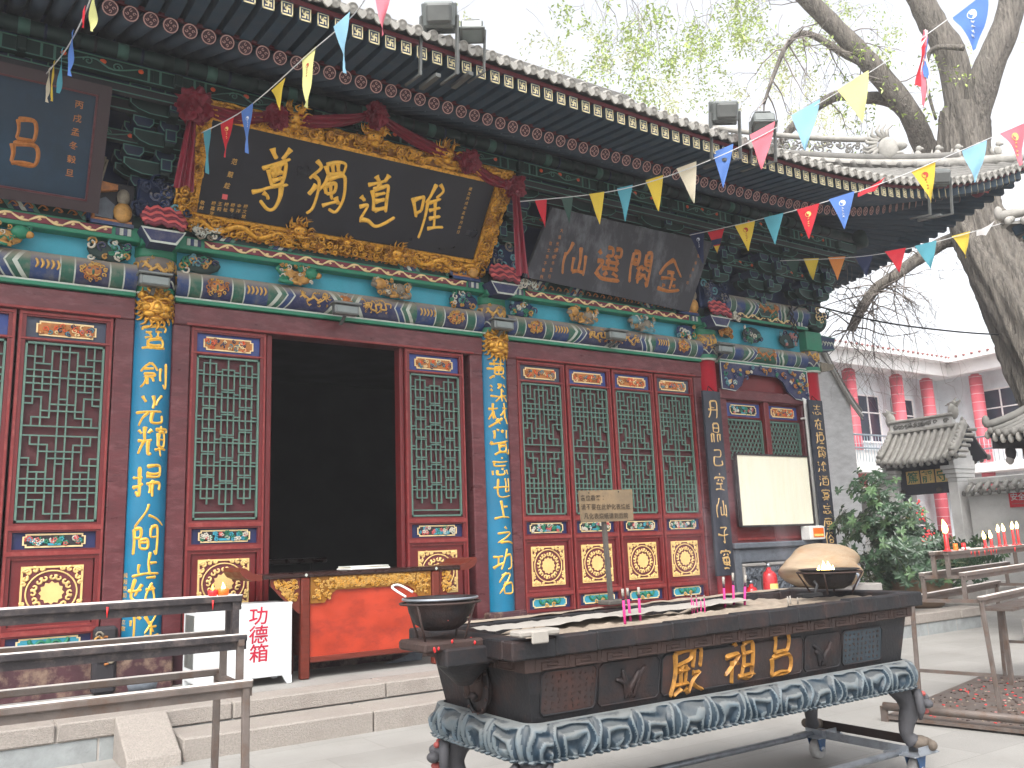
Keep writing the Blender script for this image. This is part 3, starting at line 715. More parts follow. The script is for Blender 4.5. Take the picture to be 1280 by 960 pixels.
for q in range(4): squiggle(mb, facade(10.0), [(C4+.25+q*.08, 5.12), (C4+.3+q*.08, 5.2), (C4+.36+q*.08, 5.14)], .012, 'beam_light', .003)
mb.build('beam_head', HALL)
mb = MB(); mb.prism([(C4+.2, 4.62), (C4+.55, 4.68), (C4+.58, 4.78), (C4+.2, 4.8)], facade(10.12), -.1, .1, 'beast_grey'); mb.build('beam_head', HALL)
# carved cloud and wave blocks on top of each column
def wave_block(cx, big):
    par_f = facade(9.8); mb = MB(); z = 5.1 if big else 5.3
    F = facade(9.86)
    mb.box(cx-.2, cx+.2, 9.9, 10.3, z+.02, z+.2, 'bright_green', .01)
    mb.prism([(cx-.14, z), (cx+.14, z), (cx+.2, z+.1), (cx+.24, z+.17), (cx-.24, z+.17), (cx-.2, z+.1)], F, -.1, .14, 'beam_navy', 'beam_light', .025)
    for q in range(6):                                              # wavy red tongue
        zz = z+.19+.042*q; w_ = .25-.02*abs(q-2)
        mb.tube([F(cx-w_+2*w_*i/12, zz+.018*math.sin(i*1.55+q*.4)+.03*math.sin(math.pi*i/12), .17-.02*q) for i in range(13)], .027, 'pink_wave' if q % 2 else 'rafter_red', 6)
    for q in range(20):
        rr = random.Random(q+int(cx*9)); u = cx-.28+.56*rr.random(); v = z+.38+.4*rr.random()
        P = spiral(u, v, rr.uniform(.05, .09), 1.2, rr.uniform(0, 6), rr.choice((-1, 1)), 10); mb.tube([F(a, b, .06) for a, b in P], .014, rr.choice(('bracket_blue', 'teal_wave', 'beam_blue', 'bracket_blue', 'beast_grey')), 6)
    mb.box(cx-.26, cx+.26, 9.9, 10.25, z+.36, z+.8, 'dark_blue', .02)
    mb.build('wave_carving', HALL)
    mb = MB()
    mb.box(cx-.74, cx-.28, 9.98, 10.3, z+.22, z+.72, 'shade_wood', .01); F = facade(9.98)  # carved figure niche to its left
    for (u0, u1, v0, v1) in ((cx-.76, cx-.72, z+.2, z+.74), (cx-.76, cx-.28, z+.2, z+.24)): mb.fbox(F, u0, u1, v0, v1, 0, .05, 'beam_blue')
    mb.fbox(F, cx-.72, cx-.3, z+.245, z+.27, 0, .04, 'old_gold'); mb.fbox(F, cx-.71, cx-.68, z+.27, z+.7, 0, .04, 'old_gold')
    mb.blob((cx-.4, z+.36, .05), (.1, .12, .06), 'beast_gold', 12, 8, F=F); mb.blob((cx-.4, z+.54, .05), (.07, .1, .06), 'beast_grey', 12, 8, F=F)
    mb.prism([(cx-.68, z+.28), (cx-.5, z+.28), (cx-.48, z+.44), (cx-.58, z+.52), (cx-.68, z+.46)], F, 0, .04, 'stone_dark')
    mb.prism([(cx-.68, z+.56), (cx-.46, z+.62), (cx-.46, z+.68), (cx-.68, z+.7)], F, 0, .05, 'old_gold')
    for q in range(5): mb.tube([F(cx-.72+q*.02+.01*i, z+.78+.05*i-.03*q, .03) for i in range(7)], .016, 'beast_grey', 5)
    mb.build('carved_niche', HALL)
    mb = MB(); cloud(mb, facade(9.94), cx+.5, z+.28, .34, .16, int(cx*5), ('beast_grey', 'white_paint', 'beam_light')); mb.build('carved_cloud', HALL)
for cx in (C0, C1, C2): wave_block(cx, True)
wave_block(C3, True)
mb = MB(); mb.box(C4-.24, C4+.2, 9.95, 10.4, 4.98, 5.34, 'bright_green', .012); mb.build('beam_block', HALL)
# board wall behind the brackets
mb = MB(); mb.box(C0-1, C4, 10.3, 10.4, 5.1, 8.0, 'dark_blue'); mb.box(C4-.1, C4, 10.4, 18, 5.1, 8.0, 'dark_blue'); mb.build('bracket_wall', HALL)
# ---- dougong bracket sets
def bracket_set(par=HALL):
    mb = MB()
    F = lambda y: facade(y)
    def dou(x, y, z, s=.11):                                         # small bearing block
        mb.prism([(x-s*.62, z), (x+s*.62, z), (x+s, z+s*.55), (x+s, z+s*1.15), (x-s, z+s*1.15), (x-s, z+s*.55)], F(y), -s, s, 'bracket_blue', 'edge_green', .014)
    def arm(x, y, z, w_):                                            # arm along the facade
        h = .17; a = w_/2
        mb.prism([(x-a, z+h), (x-a, z+h*.55), (x-a*.82, z+h*.2), (x-a*.55, z), (x+a*.55, z), (x+a*.82, z+h*.2), (x+a, z+h*.55), (x+a, z+h)], F(y), -.05, .05, 'bracket_green', 'edge_green', .016)
        for q in (-a+.09, 0, a-.09): dou(x+q, y, z+h)
    def jut(x, z, y0, y1):                                           # arm projecting outwards with a beak
        Fx = frame((x, 0, 0), (0, -1, 0), (0, 0, 1))
        h = .17; mb.prism([(-y0, z), (-y1-.06, z), (-y1, z+.06), (-y1, z+h), (-y0, z+h)], Fx, -.05, .05, 'bracket_green')
        mb.prism([(x-.06, z+.03), (x+.06, z+.03), (x+.06, z+h), (x-.06, z+h)], F(y1-.012), -.05, 0, 'bracket_blue', 'edge_green', .014)
    z = 5.46
    mb.prism([(-.12, z), (.12, z), (.19, z+.12), (.19, z+.24), (-.19, z+.24), (-.19, z+.12)], F(10.1), -.19, .19, 'bracket_green', 'edge_green', .02)
    for k in range(4):
        zz = z+.2+.27*k; yy = 10.1-.2*k
        jut(0, zz, 10.3, yy-.17)
        arm(0, yy, zz, (.62, .86, .74, .9)[k])
        if k: arm(0, yy+.2, zz, (.8, .98, .86, .9)[k])
    mb.box(-.045, .045, 9.2, 10.3, z+1.28, z+1.42, 'bracket_green', .01)
    return mb.build('bracket_set', par)
bs = None; bx = []
for (a, b) in BAYS:
    n = 2 if b == C4 else 3
    bx += [a+(b-a)*i/n for i in range(n)]
bx.append(C4)
for x in bx:
    if bs is None: bs = bracket_set(); o = bs
    else: o = bs.copy(); COL.objects.link(o); o.parent = HALL
    o.location = (x, 0, 0) if o is bs else (x, 0, 0)
# side brackets round the corner
for y in (11.4, 12.7, 14.0):
    o = bs.copy(); COL.objects.link(o); o.parent = HALL; o.rotation_euler = (0, 0, rad(90))
    o['_side'] = 1
    base = Vector((4.09, 10.2, ZT)); R = Matrix.Rotation(rad(90), 3, 'Z')
    p0 = Vector((0, 10.1, 0)); want = Vector((C4, y, 0))
    o.location = want-base-(R @ (p0-base)); o.location.z = 0
    del o['_side']
# tie beams between the brackets and the painted band under the eave purlin
def tie(y, z, h, mface, deco):
    mb = MB(); mb.box(C0-1.5, C4+.6, y-.04, y+.04, z, z+h, mface, .006); F = facade(y-.042)
    mb.fbox(F, C0-1.5, C4+.5, z, z+.012, 0, .006, 'edge_green'); mb.fbox(F, C0-1.5, C4+.5, z+h-.012, z+h, 0, .006, 'edge_green')
    if deco:
        rr = random.Random(int(z*100))
        for i in range(len(bx)-1):
            a, b = bx[i]+.16, bx[i+1]-.16; c = (a+b)/2
            for s in (-1, 1):
                e = a if s < 0 else b
                for q in range(3): mb.fbox(F, e-s*(.02+q*.06)-.012, e-s*(.02+q*.06)+.012, z+.015, z+h-.015, 0, .008, ('edge_green', 'bracket_green', 'edge_green')[q])
                mb.blob((e-s*.22, z+h*.62, .004), (.03, .028, .012), 'orange_dot', 8, 6, F=F)
                P = spiral(c+s*.14, z+h*.5, h*.3, 1.3, 0 if s > 0 else math.pi, s, 12); mb.tube([F(u, v, .006) for u, v in P], .008, 'edge_green', 4)
            mb.blob((c, z+h*.7, .004), (.035, .028, .012), 'orange_dot', 8, 6, F=F)
            squiggle(mb, F, [(a+.2, z+h*.2), (c-.1, z+h*.75), (c+.1, z+h*.3), (b-.2, z+h*.8)], .009, 'edge_green', .006)
    mb.build('tie_beam', HALL)
tie(9.32, 6.74, .17, 'dark_green', True); tie(9.58, 6.5, .13, 'shade_wood', False); tie(9.84, 6.25, .13, 'shade_wood', True); tie(9.32, 6.56, .1, 'shade_wood', False)
mb = MB(); mb.tube([(C0-1.5, 9.4, 7.1), (C4+.7, 9.4, 7.1)], .085, 'dark_green', 14)
for k in range(64):
    x = -1.6+.235*k
    mb.tube([(x, 9.4, 7.1), (x+(.03 if k % 2 else .11), 9.4, 7.1)], .0865+.0005*(k % 3), ('edge_green', 'bracket_blue', 'bracket_green', 'shade_wood')[k % 4], 14)
mb.tube([(C4+.6, 9.2, 7.06), (C4+.9, 9.3, 7.06), (C4+.9, 18, 7.06)], .13, 'dark_green', 12); mb.build('eave_purlin', HALL)
# ------------------------------------------------------------------ doors and walls between the columns
DY = 10.16
def lattice_a():
    """stepped lattice: 9 bays wide, 26 units high, mirrored both ways; returns segments in unit coordinates"""
    H = [(1, 3, 6), (2, 0, 2), (2.2, 4, 5), (3, 1, 3), (4, 0, 4), (5, 0, 9), (6, 0, 4), (7, 1, 3), (8, 0, 2), (8.2, 4, 5), (9, 0, 1), (9, 3, 6), (10, 2, 7), (11, 1, 3), (12.3, 0, 9)]
    V = [(1, 0, 8), (1, 11, 12.3), (2, 0, 3), (2, 4, 7), (2, 8, 12.3), (3, 1, 11), (4, 0, 5), (4, 5, 12.3), (1, 8, 9)]
    out = []
    for r, a, b in H:
        for (p, q) in ((a, b), (9-b, 9-a)):
            out += [('h', r, p, q), ('h', 26-r, p, q)]
    for c, a, b in V:
        for cc in (c, 9-c): out += [('v', cc, a, b), ('v', cc, 26-b, 26-a)]
    out.append(('v', 4, 12.3, 13.7)); out.append(('v', 5, 12.3, 13.7))
    return list(dict.fromkeys(out)), 9, 26
def lattice_b():
    """chained rectangles"""
    out = []
    for k in range(7):
        out.append(('h', 4*k+3, 0, 10))
    for k in range(6):
        y = 4*k
        for x0 in ((1, 7) if True else ()):
            out += [('v', x0, y+1, y+4.6), ('v', x0+2, y+1, y+4.6), ('h', y+1, x0, x0+2), ('h', y+4.6, x0, x0+2), ('v', x0+1, y, y+5.5)]
        out += [('v', 4, y+2, y+5.6), ('v', 6, y+2, y+5.6), ('h', y+2, 4, 6), ('h', min(27, y+5.6), 4, 6), ('v', 5, y, y+7), ('h', y+2.4, 0, 1), ('h', y+2.4, 9, 10), ('h', y+2.4, 3, 4), ('h', y+2.4, 6, 7)]
    out = [(t, min(a, 27) if t == 'h' else a, b, min(c, 28)) for t, a, b, c in out]
    return list(dict.fromkeys(out)), 10, 28
LATA, LATB = lattice_a(), lattice_b()
def carved_insert(par, F, u0, u1, v0, v1, kind, seed):
    rr = random.Random(seed); mb = MB(); cu, cv = (u0+u1)/2, (v0+v1)/2; w_, h = u1-u0, v1-v0; e = min(.03, h*.18)
    poly = [(u0+e, v0), (u1-e, v0), (u1-e, v0+e), (u1, v0+e), (u1, v1-e), (u1-e, v1-e), (u1-e, v1), (u0+e, v1), (u0+e, v1-e), (u0, v1-e), (u0, v0+e), (u0+e, v0+e)]
    field = {'top': 'old_gold', 'mid': 'shade_wood', 'low': 'turquoise'}[kind]
    mb.prism(poly, F, 0, .014, field, 'cream', .016)
    if kind == 'low':
        for s in (-1, 1):
            squiggle(mb, F, [(cu, cv-.02), (cu+s*w_*.12, cv+.03), (cu+s*w_*.22, cv-.015), (cu+s*w_*.3, cv+.03), (cu+s*w_*.27, cv+.045)], .016, 'bright_green', .02)
            P = spiral(cu+s*w_*.1, cv-.03, .035, 1.2, 0, s, 10); mb.tube([F(a, b, .02) for a, b in P], .009, 'gold_paint', 5)
        mb.blob((cu, cv+.01, .018), (.03, .045, .012), 'bright_green', 10, 6, F=F)
    else:
        mats = ('orange_dot', 'beam_navy', 'teal_wave', 'cream', 'old_gold') if kind == 'top' else ('white_paint', 'bright_green', 'white_paint', 'turquoise', 'pink_wave')
        for q in range(int(26*w_/.45)):
            u = rr.uniform(u0+.04, u1-.04); v = rr.uniform(v0+.03, v1-.03); m = rr.choice(mats)
            if kind == 'mid' and q % 3:
                if abs(u-cu) < w_*.14 and m == 'white_paint': m = 'bright_green'
                for k in range(5): mb.blob((u+.016*math.cos(k*1.257), v+.016*math.sin(k*1.257), .02), (.012, .012, .008), m, 6, 4, F=F)
            else:
                P = spiral(u, v, rr.uniform(.02, .035), rr.uniform(.6, 1.2), rr.uniform(0, 6.3), rr.choice((-1, 1)), 7); P = [(min(max(a, u0+.02), u1-.02), min(max(b, v0+.015), v1-.015)) for a, b in P]
                mb.tube([F(a, b, .02) for a, b in P], .008, m, 4)
        if kind == 'mid': mb.fbox(F, cu-.06, cu+.06, v0+.02, v0+.045, .014, .024, 'turquoise')
    mb.build('carved_insert', par)
_orn = None
def gold_square(par, F, u0, u1, v0, v1):
    """square of gilt scrollwork round a flower medallion"""
    mb = MB(); cu, cv = (u0+u1)/2, (v0+v1)/2; a = (u1-u0)/2; b = (v1-v0)/2; m = 'ornament'
    for (p, q, r_, s) in ((u0, u1, v0, v0+.02), (u0, u1, v1-.02, v1), (u0, u0+.02, v0+.02, v1-.02), (u1-.02, u1, v0+.02, v1-.02)): mb.fbox(F, p, q, r_, s, 0, .012, m)
    mb.fbox(F, u0+.02, u1-.02, v0+.02, v1-.02, 0, .003, 'fascia_red')
    K = min(a, b)
    def ring(ru, rv, wd, n=40): mb.tube([F(cu+ru*math.cos(2*math.pi*i/n), cv+rv*math.sin(2*math.pi*i/n), .006) for i in range(n+1)], wd, m, 5, caps=False)
    ring(a*.82, b*.82, .009)
    poly = []
    for i in range(24): 
        rr = (.34 if i % 2 else .41); poly.append((cu+a*rr*math.cos(2*math.pi*i/24), cv+b*rr*1.05*math.sin(2*math.pi*i/24)))
    mb.prism(poly, F, 0, .012, m)
    for i in range(8):
        an = 2*math.pi*i/8+.2
        for s in (-1, 1):
            c0 = (cu+a*.6*math.cos(an+s*.2), cv+b*.6*math.sin(an+s*.2)); P = spiral(c0[0], c0[1], K*.13, .85, an+s*1.2, s, 8)
            mb.tube([F(x, y, .006) for x, y in P], [.0155-.0008*k for k in range(9)], m, 5)
        mb.blob((cu+a*.62*math.cos(an+.39), cv+b*.6*math.sin(an+.39), .005), (.016, .016, .008), m, 6, 4, F=F)
    for sx in (-1, 1):
        for sy in (-1, 1):
            for (du, dv, r_, t0) in ((.78, .78, .17, 0), (.56, .86, .11, 1), (.86, .56, .11, 2), (.86, .86, .08, 3), (.34, .9, .08, 2.5), (.9, .34, .08, .5)):
                P = spiral(cu+sx*du*a, cv+sy*dv*b, r_*K, .95, t0 if sx > 0 else math.pi-t0, sx*sy, 9); mb.tube([F(x, y, .006) for x, y in P], [.0155-.0007*k for k in range(10)], m, 5)
                mb.blob((cu+sx*du*a, cv+sy*dv*b, .005), (r_*K*.45, r_*K*.4, .007), m, 7, 4, F=F)
    mb.build('gilt_ornament', par)
ZTOP, ZBOT = 4.285, .74
def door_leaf(x0, x1, lat, seed, F=None, parts=True):
    """panelled lattice leaf; layout heights are read from the photograph"""
    F = F or facade(DY); o = MB(); g = .012; a, b = x0+g, x1-g; st = .07
    R = 'red_lacquer'; T = .05
    def rail(u0, u1, v0, v1, w1=T, m=R): o.fbox(F, u0, u1, v0, v1, 0, w1, m)
    rail(a, a+st, ZBOT, ZTOP); rail(b-st, b, ZBOT, ZTOP)
    zs = (4.285, 4.215, 3.995, 3.955, 2.055, 1.96, 1.80, 1.73, .955, .92, .74)
    for (v1, v0) in ((4.285, 4.225), (4.0, 3.965), (2.06, 1.97), (1.80, 1.715), (1.02, .935), (.78, .74)): rail(a+st, b-st, v0, v1)
    for (v1, v0) in ((4.27, 4.245), (3.992, 3.975), (2.04, 1.99), (1.78, 1.735), (1.0, .955)):   # raised mouldings
        o.fbox(F, a+.012, b-.012, v0, v1, T, T+.014, 'red_rail')
    for u in (a+.008, b-.03): o.fbox(F, u, u+.022, ZBOT, ZTOP, T, T+.011, 'red_rail')
    o.fbox(F, a+st, b-st, .78, 4.225, -.03, -.012, 'back_board')
    o.fbox(F, a+st, b-st, 4.0, 4.225, -.012, .012, 'panel_grey' if seed % 3 == 0 else 'panel_blue')
    o.fbox(F, a+st, b-st, 1.80, 1.97, -.012, .012, 'navy'); o.fbox(F, a+st, b-st, .78, .935, -.012, .012, 'navy')
    o.fbox(F, a+st+.012, b-st-.012, 1.03, 1.705, -.012, .02, R)
    for (v0, v1) in ((1.02, 1.04), (1.695, 1.715)): o.fbox(F, a+st, b-st, v0, v1, .02, .04, 'red_rail')
    leaf = o.build('door_leaf', HALL)
    u0, u1 = a+st+.005, b-st-.005; W = u1-u0
    segs, nu, nv = lat; v0, v1 = 2.07, 3.955; m = MB(); t = .0076
    for (p, q, r_, s) in ((u0, u0+.022, v0, v1), (u1-.022, u1, v0, v1), (u0, u1, v0, v0+.022), (u0, u1, v1-.022, v1)): m.fbox(F, p, q, r_, s, .012, .046, 'lattice_green')
    iu0, iu1, iv0, iv1 = u0+.015, u1-.015, v0+.015, v1-.015
    X = lambda c: iu0+(iu1-iu0)*c/nu
    Z = lambda r_: iv1-(iv1-iv0)*r_/nv
    for k, (ty, c, p, q) in enumerate(segs):
        d = .0004*(k % 5)
        if ty == 'h': m.fbox(F, X(p)-t, X(q)+t, Z(c)-t, Z(c)+t, .014, .040+d, 'lattice_green')
        else: m.fbox(F, X(c)-t, X(c)+t, Z(q)-t, Z(p)+t, .013, .037+d, 'lattice_green')
    m.build('lattice', leaf)
    c = (u0+u1)/2; k = min(.29, W*.41)
    carved_insert(leaf, frame_shift(F, .012), c-k, c+k, 4.03, 4.19, 'top', seed); carved_insert(leaf, frame_shift(F, .012), c-k, c+k, 1.815, 1.955, 'mid', seed+50); carved_insert(leaf, frame_shift(F, .012), c-k, c+k, .795, .925, 'low', seed+90)
    gold_square(leaf, frame_shift(F, .02), c-k*.98, c+k*.98, 1.09, 1.63)
    return leaf
def frame_shift(F, d): return frame(F.O+F.N*d, F.U, F.V)
ns = 0
def post(x0, x1, z0=.34, z1=4.52, y0=10.08, m='maroon', name='door_frame', par=None):
    mb = MB(); mb.box(x0, x1, y0, 10.3, z0, z1, m, .012); return mb.build(name, par or HALL)
for bi, (a, b) in enumerate(BAYS[:3]):
    x0, x1 = a+.2, b-.2
    mb = MB(); mb.box(x0, x1, 10.06, 10.32, 4.285, 4.535, 'maroon', .015); mb.box(x0+.15, x1-.15, 10.05, 10.08, 4.288, 4.315, 'red_rail', .005); mb.build('lintel', HALL)
    mb = MB(); mb.box(x0, x1, 10.04, 10.32, ZT-.02, .735, 'sill_paint', .02)
    if bi == 1: pass
    mb.build('threshold', HALL)
    fw = .2 if bi < 2 else .17
    post(x0, x0+fw, .72, 4.29); post(x1-fw, x1, .72, 4.29)
    L0, L1 = x0+fw, x1-fw; W = (L1-L0)/4
    if bi == 1:
        lx = [(2.23, 3.13), (4.95, 5.87)]
        mb = MB(); mb.box(3.13, 3.2, 10.14, 10.3, .735, 4.29, 'red_lacquer', .008); mb.build('door_jamb', HALL); mb = MB(); mb.box(4.90, 4.955, 10.14, 10.3, .735, 4.29, 'red_lacquer', .008); mb.build('door_jamb', HALL)
        for (p, q), lt, sd_ in zip(lx, (LATB, LATB), (100, 101)): door_leaf(p, q, lt, sd_)
        # the middle pair of leaves is lifted out
    else:
        for k in range(4): door_leaf(L0+W*k, L0+W*(k+1), LATA, 3*(bi+1)+k+(0 if bi else 0))
# bracket lamps clipped on the beams (small grey floodlights)
# ---- end bay: lattice window above a carved stone dado, behind the notice board
a, b = C3+.2, C4-.2
mb = MB(); mb.box(a, b, 10.14, 10.34, 3.95, 4.6, 'red_lacquer', .01); mb.box(a, b, 10.06, 10.3, 3.96, 4.14, 'maroon', .015); mb.build('lintel', HALL)
post(a, a+.16, 1.5, 3.96); post(b-.2, b, 1.5, 3.96); post((a+b)/2-.06, (a+b)/2+.06, 1.5, 3.96, m='red_lacquer')
mb = MB(); mb.box(a+.1, b-.1, 10.22, 10.3, 1.5, 3.96, 'back_board'); mb.box(a, b, 10.12, 10.3, 1.55, 1.82, 'red_lacquer', .01); mb.box(a, b, 10.1, 10.13, 1.6, 1.64, 'red_rail'); mb.build('wall_panel', HALL)
for s, (p, q) in enumerate(((a+.18, (a+b)/2-.07), ((a+b)/2+.07, b-.22))):
    F = facade(10.2); mb = MB(); mb.fbox(F, p, q, 3.66, 3.95, -.02, .02, 'red_lacquer'); mb.fbox(F, p+.03, q-.03, 3.69, 3.92, .02, .03, 'panel_blue')
    w_ = mb.build('lattice_window', HALL); carved_insert(w_, frame_shift(F, .03), p+.12, q-.12, 3.72, 3.89, 'mid' if s == 0 else 'top', 300+s)
    m = MB(); n = 15; k = 0
    for (e, f, g_, h) in ((p, p+.025, 2.9, 3.64), (q-.025, q, 2.9, 3.64), (p, q, 3.615, 3.64)): m.fbox(F, e, f, g_, h, 0, .045, 'lattice_green')
    for i in range(9):
        for j in range(9):                                           # hexagon mesh
            u = p+.03+(q-p-.06)*(i+.5*(j % 2))/9; v = 3.58-.075*j; d = (q-p)/9*.32
            if u+d > q-.02: continue
            m.tube([F(u+d*math.cos(t*math.pi/3+math.pi/6)*1.35, v+d*math.sin(t*math.pi/3+math.pi/6)*1.2, .03) for t in range(7)], .0075, 'lattice_green', 4, False, caps=False)
    for j in range(1, 10): m.fbox(F, p, q, 3.62-.075*j, 3.628-.075*j, .015, .03, 'lattice_green')
    m.build('lattice', w_)
# carved spandrel under the beam
F = facade(10.03); mb = MB(); poly = [(a+.02, 4.6), (a+.02, 4.12), (a+.35, 4.1), (a+.5, 4.2), (a+.58, 4.34), (a+.75, 4.42), (b-.85, 4.42), (b-.7, 4.34), (b-.6, 4.18), (b-.4, 4.05), (b-.02, 4.02), (b-.02, 4.6)]
mb.prism(poly, F, -.03, .0, 'beam_navy', 'beam_light', .02)
rr = random.Random(5)
for q in range(110):
    u = rr.uniform(a+.06, b-.06); v = rr.uniform(4.06, 4.57); t = (u-a)/(b-a)
    lo = 4.14 if t < .2 or t > .8 else (4.45 if .3 < t < .7 else 4.32)
    if v < lo: continue
    P = spiral(u, v, rr.uniform(.03, .055), rr.uniform(.7, 1.3), rr.uniform(0, 6), rr.choice((-1, 1)), 8); mb.tube([F(c, d, .012+rr.uniform(0, .015)) for c, d in P], .012, rr.choice(('gold_paint', 'beast_gold', 'bright_green', 'beam_blue', 'white_paint', 'teal_wave', 'old_gold')), 5)
mb.build('carved_spandrel', HALL)
mb = MB(); mb.box(a-.02, b+.02, 10.0, 10.36, 1.46, 1.56, 'stone_dark', .02); mb.box(a, b, 10.1, 10.36, ZT, 1.46, 'stone_dark', .01)
for (p, q, r_, s) in ((a+.02, a+.18, ZT, 1.46), (b-.18, b-.02, ZT, 1.46), (a+.18, b-.18, 1.24, 1.45)): mb.box(p, q, 10.06, 10.12, r_, s, 'stone_dark', .012)
for (p, q, r_, s) in ((a+.2, b-.2, 1.17, 1.22), (a+.2, a+.25, .5, 1.17), (b-.25, b-.2, .5, 1.17)): mb.box(p, q, 10.05, 10.12, r_, s, 'slab_stone', .012)
F = facade(10.1); rr = random.Random(8)
for q in range(130):
    u = rr.uniform(a+.3, b-.3); v = rr.uniform(.55, 1.13); P = spiral(u, v, rr.uniform(.04, .09), rr.uniform(.6, 1.2), rr.uniform(0, 6), rr.choice((-1, 1)), 8); mb.tube([F(c, d, .01) for c, d in P], rr.uniform(.014, .026), 'stone_dark', 5)
mb.build('stone_dado', HALL)
mb = MB(); mb.box(13.15, 13.28, 10.3, 18, ZT, 5.2, 'brick_grey'); mb.build('side_wall', HALL)
mb = MB(); mb.tube([(b-.2, 10.0, 1.8), (b-.2, 10.0, 4.05), (b-.2, 10.1, 4.1)], .032, 'white_pipe', 10)
for z in (1.95, 3.7): mb.box(b-.245, b-.155, 9.985, 10.1, z, z+.03, 'white_pipe', .005)
mb.build('drain_pipe', HALL)
# carved drum stones beside the threshold of the left columns
for x in (C1-.38,):
    mb = MB(); mb.box(x-.1, x+.12, 9.88, 10.05, ZT, 1.0, 'shade_wood', .03)
    rr = random.Random(3)
    for q in range(12): P = spiral(x+rr.uniform(-.08, .08), .82+rr.uniform(-.16, .16), .045, 1, rr.uniform(0, 6), 1, 8); mb.tube([(c, 9.86+.02*rr.random(), d) for c, d in P], .012, rr.choice(('old_gold', 'beast_gold', 'beast_grey')), 5)
    mb.build('door_stone', HALL)
# ------------------------------------------------------------------ rafters, eaves and roof
XC, YC = 16.35, 7.25                                               # upswept corner
XS = 9.5
def eave(x):
    """front eave line: returns (x, y, z) of the square rafter ends"""
    t = max(0., (x-XS)/(XC-XS)); k = t**2.4
    return Vector((x, 7.58+(YC-7.58)*k, 6.845+.02*max(0, 8-x)+1.22*k))
def mirror(p):                                                     # reflection across the vertical plane through the corner diagonal
    dx, dy = XC-p.x, p.y-YC
    return Vector((XC-dy, YC+dx, p.z))
def inner(x, d):
    """inner end of a rafter whose outer end is at x; fans towards the corner column"""
    xf = 12.2
    if x <= xf: return Vector((x, 10.25, 7.72))
    t = (x-xf)/(XC-xf); return Vector((xf+(13.2-xf)*t, 10.25-.05*t, 7.72+.28*t))
def along(x, back):
    e = eave(x); i = inner(x, 0); v = i-e; h = Vector((v.x, v.y, 0)); return e+h.normalized()*back, i
X0 = -1.6; RS = .186
xs = []; x = X0
while x < XC-.12: xs.append(x); x += .186
fly = raf = None
def rafters(side):
    T = mirror if side else (lambda p: p)
    far_f, far_r = MB(), MB()
    for n_, x in enumerate(xs):
        if side and x < 7.0: continue
        far = (side and x < 15.6) or (not side and x < .9)
        e = eave(x); p1, i = along(x, .78); p1.z = e.z+.06+.02; p2, _ = along(x, 1.25); p2.z = e.z+.2
        # flying rafter, square
        mb = far_f if far else MB(); a, b = T(e), T(Vector((p2.x, p2.y, e.z+.17)))
        mb.bar(a, b, .122, .155, 'rafter_blue')
        if not far: o = mb.build('flying_rafter', HALL)
        if not far:                                       # gilt fret on the square end
            d = (a-b).normalized(); U = d.cross(Vector((0, 0, 1))).normalized()*-1; U = Vector((-d.y, d.x, 0)).normalized()
            V = Vector((0, 0, 1)); F = frame(a+d*.002, U, V)
            if F.N.dot(d) < 0: F = frame(a+d*.002, -U, V)
            f = MB(); s = .06; t = .0075
            F0_ = F; F = (lambda u, v, w_=0, F0_=F0_: F0_(u, v*1.27, w_)); f.fbox(F, -s, s, -s, s, 0, .003, 'dark_blue')
            for (p, q, r_, w_) in ((-s, s, -s, -s+.012), (-s, s, s-.012, s), (-s, -s+.012, -s, s), (s-.012, s, -s, s)): f.fbox(F, p, q, r_, w_, .003, .007, 'fret_gold')
            k = .034
            for (p, q, r_, w_) in ((-t, t, -k, k), (-k, k, -t, t), (-t, k, k-.012, k), (-k, t, -k, -k+.012), (k-.012, k, -k, t), (-k, -k+.012, -t, k)): f.fbox(F, p, q, r_, w_, .003, .0065+.0003*abs(p), 'fret_gold')
            f.build('gilt_fret', o)
        # round rafter
        mb = far_r if far else MB(); r = .078; a = T(Vector((p1.x, p1.y, e.z-.06))); b = T(i)
        mb.tube([a, b], r, 'soffit', 10)
        if not far: o = mb.build('round_rafter', HALL)
        if not far:
            d = (a-b).normalized(); U = Vector((-d.y, d.x, 0)).normalized(); V = d.cross(U)
            F = frame(a+d*.003, U, V)
            if F.N.dot(d) < 0: F = frame(a+d*.003, -U, V)
            f = MB(); c = 16
            f.prism([(r*math.cos(2*math.pi*q/c), r*math.sin(2*math.pi*q/c)) for q in range(c)], F, -.002, .003, 'disc_dark')
            f.tube([F(.068*math.cos(2*math.pi*q/c), .068*math.sin(2*math.pi*q/c), .004) for q in range(c+1)], .0062, 'disc_pink', 4, caps=False)
            for q in range(4):
                P = spiral(.03*math.cos(q*1.57), .03*math.sin(q*1.57), .019, .9, q*1.57, 1, 6); f.tube([F(u, v, .004) for u, v in P], .0042, 'disc_pink', 4)
            f.build('painted_disc', o)
    far_f.build('flying_rafters', HALL)['kind'] = 'stuff'; far_r.build('round_rafters', HALL)['kind'] = 'stuff'
rafters(False); rafters(True)
